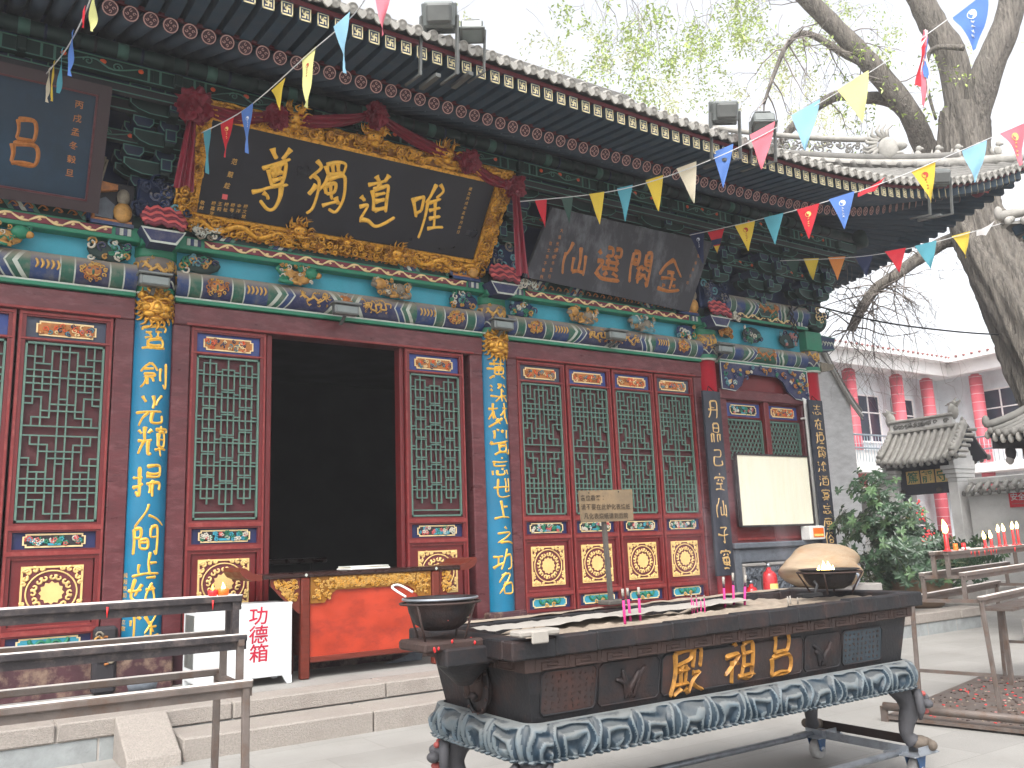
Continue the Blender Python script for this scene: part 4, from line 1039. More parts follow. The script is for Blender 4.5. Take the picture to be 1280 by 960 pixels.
# boards above the rafters, red strips, fascia
mb = MB()
for T in ((lambda p: p), mirror):
    N = 60
    def row(fn, m):
        pts = []
        for i in range(N+1):
            x = X0-.1+(XC-X0+.1)*i/N; pts.append(fn(x))
        vs = []
        for q in pts: vs += [T(q[0]), T(q[1])]
        mb.add(vs, [[2*i, 2*i+1, 2*i+3, 2*i+2] for i in range(N)], m, True)
    row(lambda x: (eave(x)+Vector((0, .03, .082)), along(x, 1.3)[0]+Vector((0, 0, eave(x).z-along(x, 1.3)[0].z+.255))), 'soffit')
    row(lambda x: (along(x, .82)[0]*1+Vector((0, 0, .035)), along(x, 0)[1]+Vector((0, 0, .08))), 'soffit')
mb.build('soffit_boards', HALL)
for T in ((lambda p: p), mirror):
    mb = MB(); a = []; b = []
    for i in range(81):
        x = X0-.1+(XC-X0+.1)*i/80; e = eave(x); a.append(T(e+Vector((0, .02, .105)))); p, _ = along(x, .8); p.z = e.z+.04; b.append(T(p))
    for P, w_, h in ((a, .07, .05), (b, .04, .035)):
        mb = MB()
        for i in range(80): mb.bar(P[i], P[i+1]+(P[i+1]-P[i])*.02, w_, h, 'fascia_red')
        mb.build('eave_strip', HALL)
# corner beam with red end
mb = MB(); mb.bar((13.1, 10.4, 7.75), (15.75, 7.85, 7.92), .2, .26, 'dark_green', ch=.02); mb.bar((15.0, 8.6, 7.98), (16.42, 7.18, 8.2), .16, .2, 'rafter_blue', ch=.02)
mb.build('corner_beam', HALL)
mb = MB(); mb.blob((15.72, 7.88, 7.86), (.14, .14, .16), 'rafter_red', 12, 8)
for q in range(8): mb.tube([(15.72, 7.88, 7.9), (15.72+.14*math.cos(q), 7.78+.1*math.sin(q), 7.8+.06*math.sin(q*2))], [.05, .015], 'pink_wave', 6)
mb.build('beam_head', HALL)
# tiled surface
def surf(x, d):
    """point on the front roof at distance d up from the eave"""
    e = eave(x); return Vector((x, e.y-.1+d, e.z+.15+.46*d+.018*d*d-.06*math.exp(-d*2.5)*0))
def hipd(x): return max(.05, (XC-x)*1.0+.12)                        # where the hip cuts this row
for T, nm in (((lambda p: p), 0), (mirror, 1)):
    mb = MB(); D = 5.2
    N = 90; vs = []
    K = 8
    for i in range(N+1):
        x = X0-.2+(XC-X0+.2)*i/N; dm = min(D, hipd(x))
        for j in range(K+1): vs.append(T(surf(x, dm*j/K)))
    mb.add(vs, [[i*(K+1)+j, (i+1)*(K+1)+j, (i+1)*(K+1)+j+1, i*(K+1)+j+1] for i in range(N) for j in range(K)], 'tile', True)
    for x in xs:                                                    # rolls of half-round tiles
        x = x+RS/2; dm = min(D, hipd(x))
        if nm and x < 6: continue
        n = max(2, int(dm/.3)); P = []; Rr = []
        for j in range(n+1):
            p = surf(x, dm*j/n)+Vector((0, 0, .035)); P += [p, p+Vector((0, .012, .008))] if 0 < j < n else [p]
            Rr += [.062, .068] if 0 < j < n else [.066]
        mb.tube([T(p) for p in P], [q*.78 for q in Rr], 'tile', 7)
    mb.build('roof_tiles', HALL)
    if nm == 0 or nm == 1:
        far_t = MB()
        for x in xs:
            if nm and x < 7: continue
            xx = x+RS/2; far = (nm and x < 15.6) or (not nm and x < .9)
            mb = far_t if far else MB(); p = T(surf(xx, 0)+Vector((0, 0, .035))); q = T(surf(xx, .3)+Vector((0, 0, .035))); d = (p-q).normalized()
            U = Vector((-d.y, d.x, 0)).normalized(); V = d.cross(U); M = Matrix((U, V, d)).transposed()
            mb.lathe([(.058, -.05), (.06, .012), (.05, .02), (.044, .012), (.016, .02), (.001, .026)], p, 'tile_pale', 14, M); 
            # drip tile between the caps
            c = T(surf(x, 0)+Vector((0, -.02, -.01))); F = frame(c, U, Vector((0, 0, 1)))
            mb.prism([(-.045, .04), (-.05, .0), (-.03, -.035), (0, -.06), (.03, -.035), (.05, 0), (.045, .04), (0, .025)], F, -.01, .012, 'tile_pale')
            if not far: mb.build('eave_tile', HALL)
        far_t.build('eave_tiles', HALL)['kind'] = 'stuff'
# hip ridge with pierced ornament, dragon head and small beasts
mb = MB(); H = []
for i in range(41):
    t = i/40; x = XC+.02-(4.6)*t; p = surf(min(x, XC-.001), max(0, XC-x)+.05); H.append(Vector((x, p.y, p.z+.02)))
up = Vector((0, 0, 1))
mb.tube([p+up*.1 for p in H], .11, 'tile_pale', 8); mb.tube([p+up*.24 for p in H[7:]], .085, 'tile', 8)
dg = Vector((1, -1, 0)).normalized(); side = Vector((1, 1, 0)).normalized()
mb.tube([p+up*.62 for p in H[16:]], .055, 'tile_pale', 8)
Fh = lambda p: frame(p, dg, up)
rr = random.Random(4)
for i in range(16, 40):
    for q in range(3):
        P = spiral(rr.uniform(-.06, .06), .34+.2*rr.random(), rr.uniform(.05, .09), 1., rr.uniform(0, 6), rr.choice((-1, 1)), 8); F = Fh(H[i]); mb.tube([F(u, v, 0) for u, v in P], .02, 'tile', 5)
hip = mb.build('hip_ridge', HALL)
mb = MB(); F = Fh(H[14]); B = lambda u, v, w_: F(u, v, w_)
mb.blob((0, .42, 0), (.2, .26, .13), 'tile_pale', 12, 8, F=B); mb.blob((.2, .46, 0), (.16, .09, .09), 'tile_pale', 10, 8, F=B); mb.blob((.16, .3, 0), (.12, .06, .08), 'tile_pale', 10, 6, F=B)
for q in range(9):
    a = 1.2+q*.3; mb.tube([F(-.05+.15*math.cos(a), .5+.15*math.sin(a), 0), F(-.05+.34*math.cos(a+.15), .5+.34*math.sin(a+.15), .02*(q % 3-1)), F(-.05+.42*math.cos(a-.1), .5+.46*math.sin(a-.1), 0)], [.05, .035, .012], 'tile_pale', 6)
mb.build('dragon_head', hip)
for i in (3, 5, 7, 9, 11):
    mb = MB(); F = Fh(H[i]); B = lambda u, v, w_: F(u, v, w_)
    mb.blob((0, .28, 0), (.07, .11, .06), 'tile_pale', 10, 8, F=B); mb.blob((.03, .42, 0), (.055, .06, .05), 'tile_pale', 10, 8, F=B); mb.blob((.08, .41, 0), (.04, .03, .03), 'tile_pale', 8, 6, F=B)
    mb.tube([F(-.06, .2, 0), F(-.11, .3, 0), F(-.08, .4, 0)], [.03, .025, .01], 'tile_pale', 6); mb.tube([F(.05, .22, .02), F(.07, .14, .02)], .022, 'tile_pale', 6)
    mb.build('ridge_beast', hip)
# main ridge and gable end, out of sight from below but closing the roof
mb = MB(); a = surf(0, 5.2); mb.box(X0, XC-4.8, a.y-.1, a.y+.15, a.z-.1, a.z+.9, 'tile', .04); mb.build('main_ridge', HALL)
# ------------------------------------------------------------------ plaques under the eaves
def plate(mb, F, u0, u1, v0, v1, w0, w1, m): mb.fbox(F, u0, u1, v0, v1, w0, w1, m)
# black and gold dragon plaque
V = Vector((0, -.62, .84)).normalized()
PO = Vector((4.055, 9.54, 6.02)); F = frame(PO, (1, 0, 0), V); hw, hh = 1.86, .54
pl = thing('dragon_plaque', 'black plaque with gilt characters and a pierced gold dragon frame, above the open doorway', 'plaque', PO)
mb = MB(); plate(mb, F, -hw, hw, -hh, hh, -.06, 0, 'plaque_black'); mb.build('board', pl)
mb = MB()
for (a, b, c, d) in ((-hw-.02, hw+.02, hh, hh+.045), (-hw-.02, hw+.02, -hh-.045, -hh), (-hw-.045, -hw, -hh-.045, hh+.045), (hw, hw+.045, -hh-.045, hh+.045)): plate(mb, F, a, b, c, d, -.05, .035, 'gold')
plate(mb, F, -hw-.22, hw+.22, hh+.045, hh+.2, -.06, -.02, 'gold_dark'); plate(mb, F, -hw-.22, hw+.22, -hh-.22, -hh-.045, -.06, -.02, 'gold_dark'); plate(mb, F, -hw-.24, -hw-.045, -hh-.045, hh+.045, -.06, -.02, 'gold_dark'); plate(mb, F, hw+.045, hw+.24, -hh-.045, hh+.045, -.06, -.02, 'gold_dark')
rg = random.Random(21)
for (a, b, c, d, n) in ((-hw-.2, hw+.2, hh+.05, hh+.19, 230), (-hw-.2, hw+.2, -hh-.21, -hh-.04, 270), (-hw-.23, -hw-.02, -hh-.05, hh+.1, 95), (hw+.02, hw+.23, -hh-.05, hh+.1, 95)):
    carve(mb, F, a, b, c, d, ('gold', 'gold', 'gold', 'gold_dark'), int(n*1.25), rg, (.035, .075), .0145, (-.01, .07))
for v in (hh+.2, -hh-.22): mb.tube([F(-hw-.22+(2*hw+.44)*i/40, v+.008*math.sin(i*2.1), .0) for i in range(41)], .018, 'gold', 6)
for u in (-hw-.24, hw+.24): mb.tube([F(u+.008*math.sin(i*2.1), -hh-.2+(2*hh+.4)*i/16, .0) for i in range(17)], .018, 'gold', 6)
for s, y0, amp in ((-1, -hh-.12, .05), (1, -hh-.12, .05), (-1, hh+.12, .04), (1, hh+.12, .04)):           # long dragon bodies
    P = [(s*(hw+.1-i*.085), y0+amp*math.sin(i*1.1), 0) for i in range(17)]
    p = spline(P, 4); k = len(p)-1; mb.tube([F(q.x, q.y, .05) for q in p], [.035*(.4+.7*math.sin(math.pi*(.1+.85*i/k))) for i in range(k+1)], 'gold', 7)
mb.build('carved_frame', pl)
def dragon_head(par, F, u, v, s, seed, front=True):
    rr = random.Random(seed); mb = MB(); B = lambda a, b, c: F(u+a*s, v+b*s, .06+c*s)
    mb.blob((0, 0, 0), (.5, .42, .35), 'gold', 14, 10, F=B); mb.blob((0, -.28, .25), (.34, .2, .28), 'gold', 12, 8, F=B); mb.blob((0, -.16, .45), (.13, .12, .12), 'gold', 8, 6, F=B)
    for e in (-1, 1):
        mb.blob((e*.22, .12, .3), (.12, .11, .1), 'gold', 8, 6, F=B); mb.blob((e*.22, .12, .38), (.05, .05, .05), 'shade_wood', 6, 5, F=B)
        mb.tube([B(e*.2, .3, .05), B(e*.32, .7, 0), B(e*.25, .98, -.05)], [.09*s, .07*s, .02*s], 'gold', 6)
        mb.tube([B(e*.2, -.3, .4), B(e*.55, -.2, .4), B(e*.8, -.42, .3), B(e*.98, -.25, .25)], [.05*s, .045*s, .035*s, .015*s], 'gold', 5)
    for q in range(22):
        a = rr.uniform(-.35, math.pi+.35); r0 = rr.uniform(.4, .6); r1 = r0+rr.uniform(.3, .6); z = rr.uniform(-.15, .2)
        p = spline([B(r0*math.cos(a), r0*math.sin(a), z), B((r0+r1)/2*math.cos(a+.25), (r0+r1)/2*math.sin(a+.25), z+.08), B(r1*math.cos(a-.05), r1*math.sin(a-.05), z)], 4)
        mb.tube(p, [.085*s*(1-.8*i/(len(p)-1)) for i in range(len(p))], rr.choice(('gold', 'gold', 'gold_dark')), 5)
    mb.build('dragon_head', par)
for (px, py, s, sd_) in ((452, 590, .17, 1), (0, 0, 0, 0), (835, 660, .17, 2)):
    pass
for (x, y, s, sd_) in ((373, 287, .19, 1), (494, 316, .18, 2), (432, 302, .11, 3), (466, 170, .23, 4), (366, 148, .22, 5), (556, 192, .22, 6)):
    u, v = on_frame(x, y, F); dragon_head(pl, F, u, v, s, sd_)
for (x, y) in ((240, 225), (612, 290)):
    u, v = on_frame(x, y, F); dragon_head(pl, F, u, v, .09, 7)
mb = MB()
TRACED = ['345,297 352,320 362,338|418,300 400,322 384,342|305,377 360,358 416,340|330,380 335,412 346,450|335,378 375,362 397,357 393,400 380,440|353,374 356,410|371,368 372,400|342,402 387,390|345,425 386,412|348,447 382,436|264,469 300,462 330,452 406,440|380,445 374,490 352,532 325,535 296,500|308,470 324,482 328,497', '518,345 536,372 505,402 490,416|500,400 526,424 522,470 502,530 477,552|518,440 500,462 486,478|555,365 560,388 566,402|555,362 600,352 631,361 622,395 610,402|579,360 583,392|601,357 603,390|562,402 620,393|566,405 546,440 524,462|560,420 620,405 629,440 620,500 592,546 563,534|550,447 555,476|550,445 590,435 586,468 555,476|570,428 576,498|538,522 570,512 602,505|590,488 603,516', '750,405 762,428|802,402 785,426|718,441 755,433 792,424|766,432 755,452|735,460 740,500 738,543|738,460 775,450 797,447 791,500 786,547|745,481 786,472|745,506 786,497|742,540 786,530|690,484 706,502|684,527 716,520 702,550 688,572|684,576 716,580 746,602 782,591 822,567', '894,490 900,530 906,566|897,500 925,490 936,492 926,542|905,552 926,541|986,438 962,485 944,512|953,500 942,560 926,615 914,648|1000,438 1012,466 984,492|955,512 1002,495|955,541 1000,530|955,573 1000,563|948,612 985,606 1010,606|981,500 978,560 975,607']
for CH in TRACED:                                                   # the four large characters, stroke by stroke
  mb = MB()
  for st in CH.split('|'):
      pts = [on_frame(230+float(q.split(',')[0])/3.122, 90+float(q.split(',')[1])/3.122, F) for q in st.split()]
      S = spline([(u, v, 0) for u, v in pts], 8 if len(pts) > 2 else 10); n = len(S); L = sum((S[i+1]-S[i]).length for i in range(n-1)); vs = []; rq = random.Random(st); k0 = .032*rq.uniform(.85, 1.2)*(1.15 if L < .16 else 1)
      for i, p in enumerate(S):
          t = i/(n-1); d = (S[min(i+1, n-1)]-S[max(i-1, 0)]).normalized(); nn = Vector((-d.y, d.x, 0)); wd = k0*(1.05-.4*math.sin(math.pi*t))*(1-.45*t**3)
          if i == 0: wd *= .6
          if i == n-1: wd *= .35
          for q, hh_ in ((1, .001), (.55, .018), (-.55, .018), (-1, .001)): a_ = p+nn*wd*q; vs.append(F(a_.x, a_.y, hh_))
      fs = [[4*i+j, 4*i+j+1, 4*i+j+5, 4*i+j+4] for i in range(n-1) for j in range(3)]+[[0, 3, 2, 1], [4*n-4, 4*n-3, 4*n-2, 4*n-1]]
      mb.add(vs, fs, 'gold_bright', True)
  mb.build('character', pl)
mb = MB()
for t, x, y, sz in (('范', 293, 202, .075), ('競', 288, 218, .075), ('趁', 284, 232, .075)):
    u, v = on_frame(x, y, F); text(mb, F, t, sz, u, v, 'gold_paint', .003, .9, .15)
u, v = on_frame(281, 246, F); mb.fbox(F, u-.03, u+.03, v-.03, v+.03, 0, .003, 'seal_red')
for i, col_ in enumerate(('楊文斌', '金洋', '楊等', '楊祉', '王莉', '楊嘉亨', '敬献')):
    u, v = on_frame(307-8*i-(6 if i == 6 else 0), 258-.8*i, F)
    for k, ch in enumerate(col_): text(mb, F, ch, .052, u, v-.062*k, 'gold_paint', .003, 1, .1)
for i, ch in enumerate('歲次丙戌年孟冬月吉日'):
    u, v = on_frame(588-1.7*i, 236+6*i, F); text(mb, F, ch, .05, u, v, 'gold_paint', .003, 1, .1)
mb.build('inscription', pl)
# red silk sash with rosettes draped over it
Fs = frame(PO+F.N*.08, F.U, F.V)
sash = thing('silk_sash', 'dark red silk sash with five crumpled rosettes, draped over the top of the dragon plaque', 'sash', PO+Vector((0, 0, .7)))
ros = [on_frame(x, y, Fs) for x, y in ((243, 130), (345, 145), (470, 143), (585, 200), (642, 232))]
def rosette(par, F, u, v, R, seed):
    rr = random.Random(seed); mb = MB()
    ph = [rr.uniform(0, 6) for _ in range(6)]
    def fn(d):
        return 1+.16*math.sin(9*d.x+ph[0]+4*math.sin(5*d.y+ph[1]))+.13*math.sin(11*d.y+ph[2]+3*math.sin(6*d.x))+.1*math.sin(17*d.z+ph[3]+5*d.x)
    mb.blob((u, v, .03), (R, R, R*.62), 'silk_red', 44, 26, fn=fn, F=F)
    for q in range(16):
        a = rr.uniform(0, 6.28); r0 = R*rr.uniform(.2, .85); cu, cv = u+r0*math.cos(a), v+r0*math.sin(a); h = R*.62*math.sqrt(max(.05, 1-(r0/R)**2))
        k = R*rr.uniform(.3, .5); pp = rr.uniform(0, 6)
        def pet(s, t, cu=cu, cv=cv, k=k, h=h, pp=pp, a=a):
            an = 2*math.pi*s; rad_ = k*t*(1+.25*math.sin(3*an+pp)); return F(cu+rad_*math.cos(an), cv+rad_*math.sin(an), .03+h+.55*k*t*t+.2*k*t*math.sin(5*an+pp))
        mb.grid(pet, 14, 3, 'silk_red')
    mb.build('rosette', par)
for i, (u, v) in enumerate(ros): rosette(sash, Fs, u, v, .135 if i != 0 else .175, i)
mb = MB()
for i in range(4):
    (a, b), (c, d) = ros[i], ros[i+1]
    def sw(s, t, a=a, b=b, c=c, d=d):
        u = a+(c-a)*s; sag = -.07*math.sin(math.pi*s); wd = .04+.035*math.sin(math.pi*s)
        return Fs(u, b+(d-b)*s+sag+(t-.5)*2*wd, .02+.022*math.sin(t*15+s*4)+.01*math.sin(s*19))
    mb.grid(sw, 26, 14, 'silk_red')
mb.build('swag', sash)
for k, (px0, py0, px1, py1) in enumerate(((240, 150, 224, 232), (645, 245, 656, 342))):
    a = at_y(px0, py0, 9.1 if k == 0 else 9.12); L = a.z-at_y(px1, py1, 9.1).z+.02; mb = MB(); sgn = -1 if k == 0 else 1
    def tl(s, t, a=a, L=L, sgn=sgn):
        wd = .05+.055*t; return Vector((a.x+(s-.5)*2*wd+sgn*.06*t, a.y+.035*math.sin(s*13+t*2)-.02*t, a.z-L*t-.03*math.sin(s*9)*t))
    mb.grid(tl, 20, 12, 'silk_red'); mb.build('tail', sash)
# blue plaque at the left edge
V = Vector((0, -.45, .89)).normalized(); PO2 = Vector((-.45, 9.56, 5.98)); F = frame(PO2, (1, 0, 0), V)
pb = thing('blue_plaque', 'dark blue plaque with brown frame and a big gilt mouth-shaped character', 'plaque', PO2)
mb = MB(); plate(mb, F, -1.5, 1.5, -.56, .56, -.05, 0, 'plaque_blue'); mb.build('board', pb)
mb = MB()
for (a, b, c, d) in ((-1.62, 1.62, .56, .67), (-1.62, 1.62, -.67, -.56), (-1.62, -1.5, -.56, .56), (1.5, 1.62, -.56, .56)): plate(mb, F, a, b, c, d, -.06, .05, 'plaque_frame')
for (a, b, c, d) in ((-1.5, 1.5, .54, .56), (-1.5, 1.5, -.56, -.54), (-1.5, -1.48, -.54, .54), (1.48, 1.5, -.54, .54)): plate(mb, F, a, b, c, d, -.06, .025, 'maroon')
mb.build('frame', pb)
u, v = on_frame(31, 178, F)
for ch, du, wd, ht, sw in (('呂', 0, .27, .44, .11), ('祖', -.95, .5, .55, .075), ('殿', -1.75, .5, .55, .075)):
    if du < -1.1: continue
    mb = MB(); brush(mb, F, ch, u+du, v, wd, ht, 'old_gold', sw, .02, .05); mb.build('character', pb)
mb = MB()
for i, ch in enumerate('丙戌孟冬榖旦'):
    u, v = on_frame(99-2.4*i, 131+17*i, F); text(mb, F, ch, .085, u, v, 'old_gold', .003)
mb.build('inscription', pb)
# weathered plaque on the right
V = Vector((0, -.33, .94)).normalized(); PO3 = Vector((8.58, 9.62, 5.93)); F = frame(PO3, (1, 0, 0), V)
pw = thing('weathered_plaque', 'weathered slate grey plaque with copper coloured characters and no carved frame', 'plaque', PO3)
mb = MB(); pc = [on_frame(x, y, F) for x, y in ((656, 346), (861, 390), (890, 303), (690, 259))]
a0, a1 = min(p[0] for p in pc), max(p[0] for p in pc); mb.prism(pc, F, -.06, 0, 'plaque_old'); mb.build('board', pw)
mb = MB()
for ch, x, y in (('仙', 719, 324), ('選', 762, 330), ('闕', 801, 336), ('金', 838, 343)):
    mb = MB(); u, v = on_frame(x, y, F); brush(mb, F, ch, u, v, .47, .47, 'old_gold', .085, .02, .04); mb.build('character', pw)
mb = MB()
for s_, x, y, dx in (('大清光緒年', 702, 288, -2.6), ('歲次辛丑月', 696, 312, -2.4), ('信士弟子敬獻', 688, 304, -2.2), ('閤省弟子叩', 873, 320, -3.4)):
    for i, ch in enumerate(s_):
        u, v = on_frame(x+dx*i, y+8.4*i, F); text(mb, F, ch, .062, u, v, 'old_gold', .003, .9)
mb.build('inscription', pw)
# black couplet boards on the red columns
for cx, s_, z0, z1, ys, lab in ((C3-.19, '丹鼎已空仙子竈', 1.07, 4.02, 9.9, 'black board with seven bright gold characters, between the lattice doors and notice board'), (C4-.28, '志在煙霞滌酒寡忘塵俗', 1.42, 4.02, 9.88, 'black board with faded gold characters, hung on the corner red column by the grey wall')):
    t = thing('couplet_board', lab, 'couplet board', (cx, ys, z0), 'couplet boards on the red columns')
    F = frame((cx, ys, 0), (1, 0, 0), (0, 0, 1)); mb = MB()
    mb.grid(lambda s, q: F((s-.5)*.38, z0+(z1-z0)*q, .03*math.cos((s-.5)*2.6)), 12, 1, 'board_black'); mb.grid(lambda s, q: F((.5-s)*.38, z0+(z1-z0)*q, .03*math.cos((s-.5)*2.6)-.03), 12, 1, 'board_black')
    for z in (z0, z1): mb.fbox(F, -.19, .19, z-.006, z+.006, -.03, .012, 'board_black')
    for u in (-.19, .19): mb.fbox(F, u-.004, u+.004, z0, z1, -.03, .01, 'board_black')
    mb.build('board', t)
    mb = MB(); mb.tube([F(-.08, z1, 0), F(0, z1+.1, -.05), F(.08, z1, 0)], .008, 'iron', 5); mb.build('hook', t)
    mb = MB(); n = len(s_); st = (z1-z0)/(n+.35)
    for i, ch in enumerate(s_): mb = MB(); brush(mb, F, ch, .0, z1-st*(i+.72), .25, min(.3, st*.78), 'board_gold', .075, .012, .0, .028); mb.build('character', t)
# notice board on the end wall
F = facade(10.0)
t = thing('notice_board', 'cream coloured notice board in a thin dark frame between the red columns', 'notice board', (11.87, 10.0, 1.8))
mb = MB(); mb.fbox(F, 10.98, 12.78, 1.84, 3.0, -.03, .01, 'paper'); mb.build('sheet', t)
mb = MB()
for (a, b, c, d) in ((10.95, 12.81, 3.0, 3.03), (10.95, 12.81, 1.81, 1.84), (10.95, 10.98, 1.84, 3.0), (12.78, 12.81, 1.84, 3.0)): mb.fbox(F, a, b, c, d, -.03, .025, 'rack_dark')
mb.build('frame', t)
t = thing('card_box', 'small white box with an orange card, on the stone ledge below the notice board', 'box', (12.72, 9.95, 1.56))
mb = MB(); mb.box(12.5, 12.9, 9.86, 10.06, 1.562, 1.80, 'white_pipe', .012); mb.build('case', t); mb = MB(); mb.fbox(facade(9.858), 12.58, 12.86, 1.6, 1.76, 0, .003, 'candle_orange'); mb.fbox(facade(9.855), 12.6, 12.84, 1.62, 1.66, 0, .003, 'ext_label'); mb.build('card', t)
# clip lamps and cables on the beams
def clip_lamp(x, z, lab):
    t = thing('beam_lamp', lab, 'lamp', (x, 9.85, z), 'small floodlights on the painted beam')
    mb = MB(); mb.box(x-.16, x+.16, 9.72, 9.84, z-.02, z+.1, 'lamp_metal', .015); mb.box(x-.18, x+.18, 9.68, 9.86, z+.1, z+.13, 'lamp_metal', .008); mb.build('housing', t)
    mb = MB(); mb.box(x-.13, x+.13, 9.712, 9.722, z+.0, z+.08, 'lamp_glass'); mb.build('lens', t)
    mb = MB(); mb.bar((x, 9.8, z-.02), (x, 9.95, z-.1), .04, .02, 'lamp_dark'); mb.build('bracket', t)
for px, py, lab in ((193, 352, 'small grey lamp over the lion mask between the blue plaque and dragon plaque'), (432, 388, 'small grey lamp clipped to the painted beam above the open doorway'), (628, 407, 'small grey lamp over the lion mask between the dragon plaque and weathered plaque'), (770, 420, 'small grey lamp clipped to the painted beam under the weathered plaque'), (905, 437, 'small grey lamp clipped to the painted beam at the top of the red column')):
    p = at_y(px, py, 9.78); clip_lamp(p.x, p.z-.04, lab)
# floodlights on the eave
def flood(px, py, Y, s, dirx, lab):
    p = at_y(px, py, Y); t = thing('floodlight', lab, 'floodlight', (p.x, p.y, p.z-.5*s), 'floodlights on the eave')
    R = Matrix.Rotation(rad(dirx), 4, 'X'); M = Matrix.Translation(p) @ Matrix.Rotation(rad(-32), 4, 'Z') @ R
    mb = MB(); mb.box(-.2*s, .2*s, -.1*s, .1*s, -.16*s, .16*s, 'lamp_metal', .03*s, M); mb.box(-.16*s, .16*s, .1*s, .17*s, -.12*s, .12*s, 'lamp_dark', .03*s, M); mb.box(-.23*s, .23*s, -.14*s, -.1*s, -.19*s, .19*s, 'lamp_metal', .015*s, M); mb.build('housing', t)
    mb = MB(); mb.box(-.17*s, .17*s, -.145*s, -.139*s, -.13*s, .13*s, 'lamp_glass', 0, M); mb.build('lens', t)
    mb = MB()
    for q in (-.23*s, .23*s):
        a = M @ Vector((q, 0, 0)); b = Vector((a.x, a.y+.05, p.z-.78*s)); mb.bar(a, b, .028*s, .05*s, 'lamp_dark'); mb.bar(b-Vector((0, .02, 0)), b+Vector((0, .35, .05)), .03*s, .03*s, 'lamp_dark')
    mb.bar((p.x, p.y+.05, p.z-.79*s), (p.x, p.y+.45, p.z-.74*s), .06, .04, 'lamp_dark')
    mb.build('stand', t)
flood(549, 20, 7.42, .85, 200, 'large square floodlight on the eave above the dragon plaque')
flood(590, 38, 7.4, .62, 75, 'smaller flat floodlight on the eave, beside the one above the dragon plaque')
flood(906, 140, 7.42, .85, 200, 'square floodlight on the eave above the blue pennant, beside a dark flat one')
flood(953, 152, 7.4, .75, 80, 'dark flat floodlight facing down at the eave, above the pink pennant')
flood(1174, 222, 7.3, .8, 200, 'floodlight behind the yellow pennant near the upswept corner of the eave')
# ------------------------------------------------------------------ altar table, tray, donation box
TX0, TX1, TY, = 3.28, 4.97, 9.32
t = thing('altar_table', 'long red altar table with upturned ends and gilt carved aprons before the doorway', 'table', (4.1, 9.6, ZT))
mb = MB(); mb.box(2.85, 5.25, 9.26, 9.92, 1.40, 1.45, 'table_top', .012); mb.build('tabletop', t)
for s, x in ((-1, 2.85), (1, 5.25)):
    mb = MB(); F = frame((x, 9.92, 0), (s, 0, 0), (0, 0, 1))
    mb.prism([(0, 1.39), (0, 1.45), (.1, 1.47), (.17, 1.52), (.22, 1.535), (.235, 1.49), (.19, 1.43), (.1, 1.39)], frame((x, 9.26 if s < 0 else 9.92, 0), (s, 0, 0), (0, 0, 1)), -.0, .66, 'table_wood'); mb.build('upturned_end', t)
for x in (TX0, TX1-.1):
    for y in (TY-.02, 9.82):
        mb = MB(); mb.box(x, x+.1, y-.03, y+.06, ZT, 1.4, 'table_wood', .012); mb.build('leg', t)
mb = MB(); mb.box(TX0+.1, TX1-.1, TY+.0, TY+.03, .55, 1.32, 'table_red'); mb.box(TX0+.1, TX1-.1, TY-.03, TY+.04, .5, .56, 'table_wood', .01); mb.build('front_panel', t)
mb = MB(); mb.box(TX0+.1, TX0+.13, TY+.04, 9.8, .55, 1.4, 'table_wood'); mb.build('side_panel', t); mb = MB(); mb.box(TX1-.13, TX1-.1, TY+.04, 9.8, .55, 1.4, 'table_wood'); mb.build('side_panel', t)
def apron(u0, u1, corners):
    mb = MB(); F = facade(TY-.025); d = .1
    poly = [(u0, 1.4), (u0, 1.12 if corners & 1 else 1.26)]
    if corners & 1: poly += [(u0+.16, 1.12), (u0+.22, 1.2), (u0+.3, 1.25)]
    if corners & 2: poly += [(u1-.3, 1.25), (u1-.22, 1.2), (u1-.16, 1.12)]
    poly += [(u1, 1.12 if corners & 2 else 1.26), (u1, 1.4)]
    if corners == 8: poly = [(u0, 1.4), (u0, 1.33), (u0+.1, 1.22), (u0+.28, 1.05), (u1, 1.02), (u1, 1.4)]
    if corners == 16: poly = [(u0, 1.4), (u0, 1.02), (u1-.1, 1.05), (u1-.06, 1.3), (u1, 1.33), (u1, 1.4)]
    mb.prism(poly, F, -.02, .0, 'gold_dark' if corners == 3 else 'table_wood'); rr = random.Random(int(u0*100)); n = int((u1-u0)*330)
    for q in range(n):
        u = rr.uniform(u0+.03, u1-.03); e = min(u-u0, u1-u); v = rr.uniform(1.28 if not (corners and e < .22) else 1.16, 1.38)
        if corners == 8 and v < 1.38-(u-u0)*1.1: continue
        P = spiral(u, v, rr.uniform(.012, .026), 1, rr.uniform(0, 6), rr.choice((-1, 1)), 7); hh_ = rr.uniform(.004, .016); mb.tube([F(c, min(d_, 1.39), hh_) for c, d_ in P], .0062, rr.choice(('gold', 'gold_paint', 'gold_paint')), 4)
    mb.build('gilt_apron', t)
apron(TX0+.11, TX1-.11, 3); apron(2.95, TX0-.01, 8); apron(TX1+.01, 5.16, 16)
for x in (TX0+.05, TX1-.05): mb = MB(); mb.prism([(x-.02, 1.425), (x, 1.405), (x+.02, 1.425), (x, 1.445)], facade(9.262), -.004, .004, 'beam_light'); mb.build('corner_stud', t)
mb = MB(); M = Matrix.Translation((4.1, 9.5, 1.452)) @ Matrix.Rotation(rad(6), 4, 'Z')
mb.box(-.26, .26, -.17, .17, 0, .02, 'white_pipe', .008, M); mb.box(-.24, .25, -.15, .16, .021, .032, 'paper', .003, M); mb.box(-.25, .24, -.16, .15, .033, .042, 'white_pipe', .003, Matrix.Translation((4.1, 9.5, 1.452)) @ Matrix.Rotation(rad(2), 4, 'Z'))
solo(mb, 'paper_stack', 'white stack of papers on a tray lying on the altar table', 'papers', loc=(4.1, 9.5, 1.452))
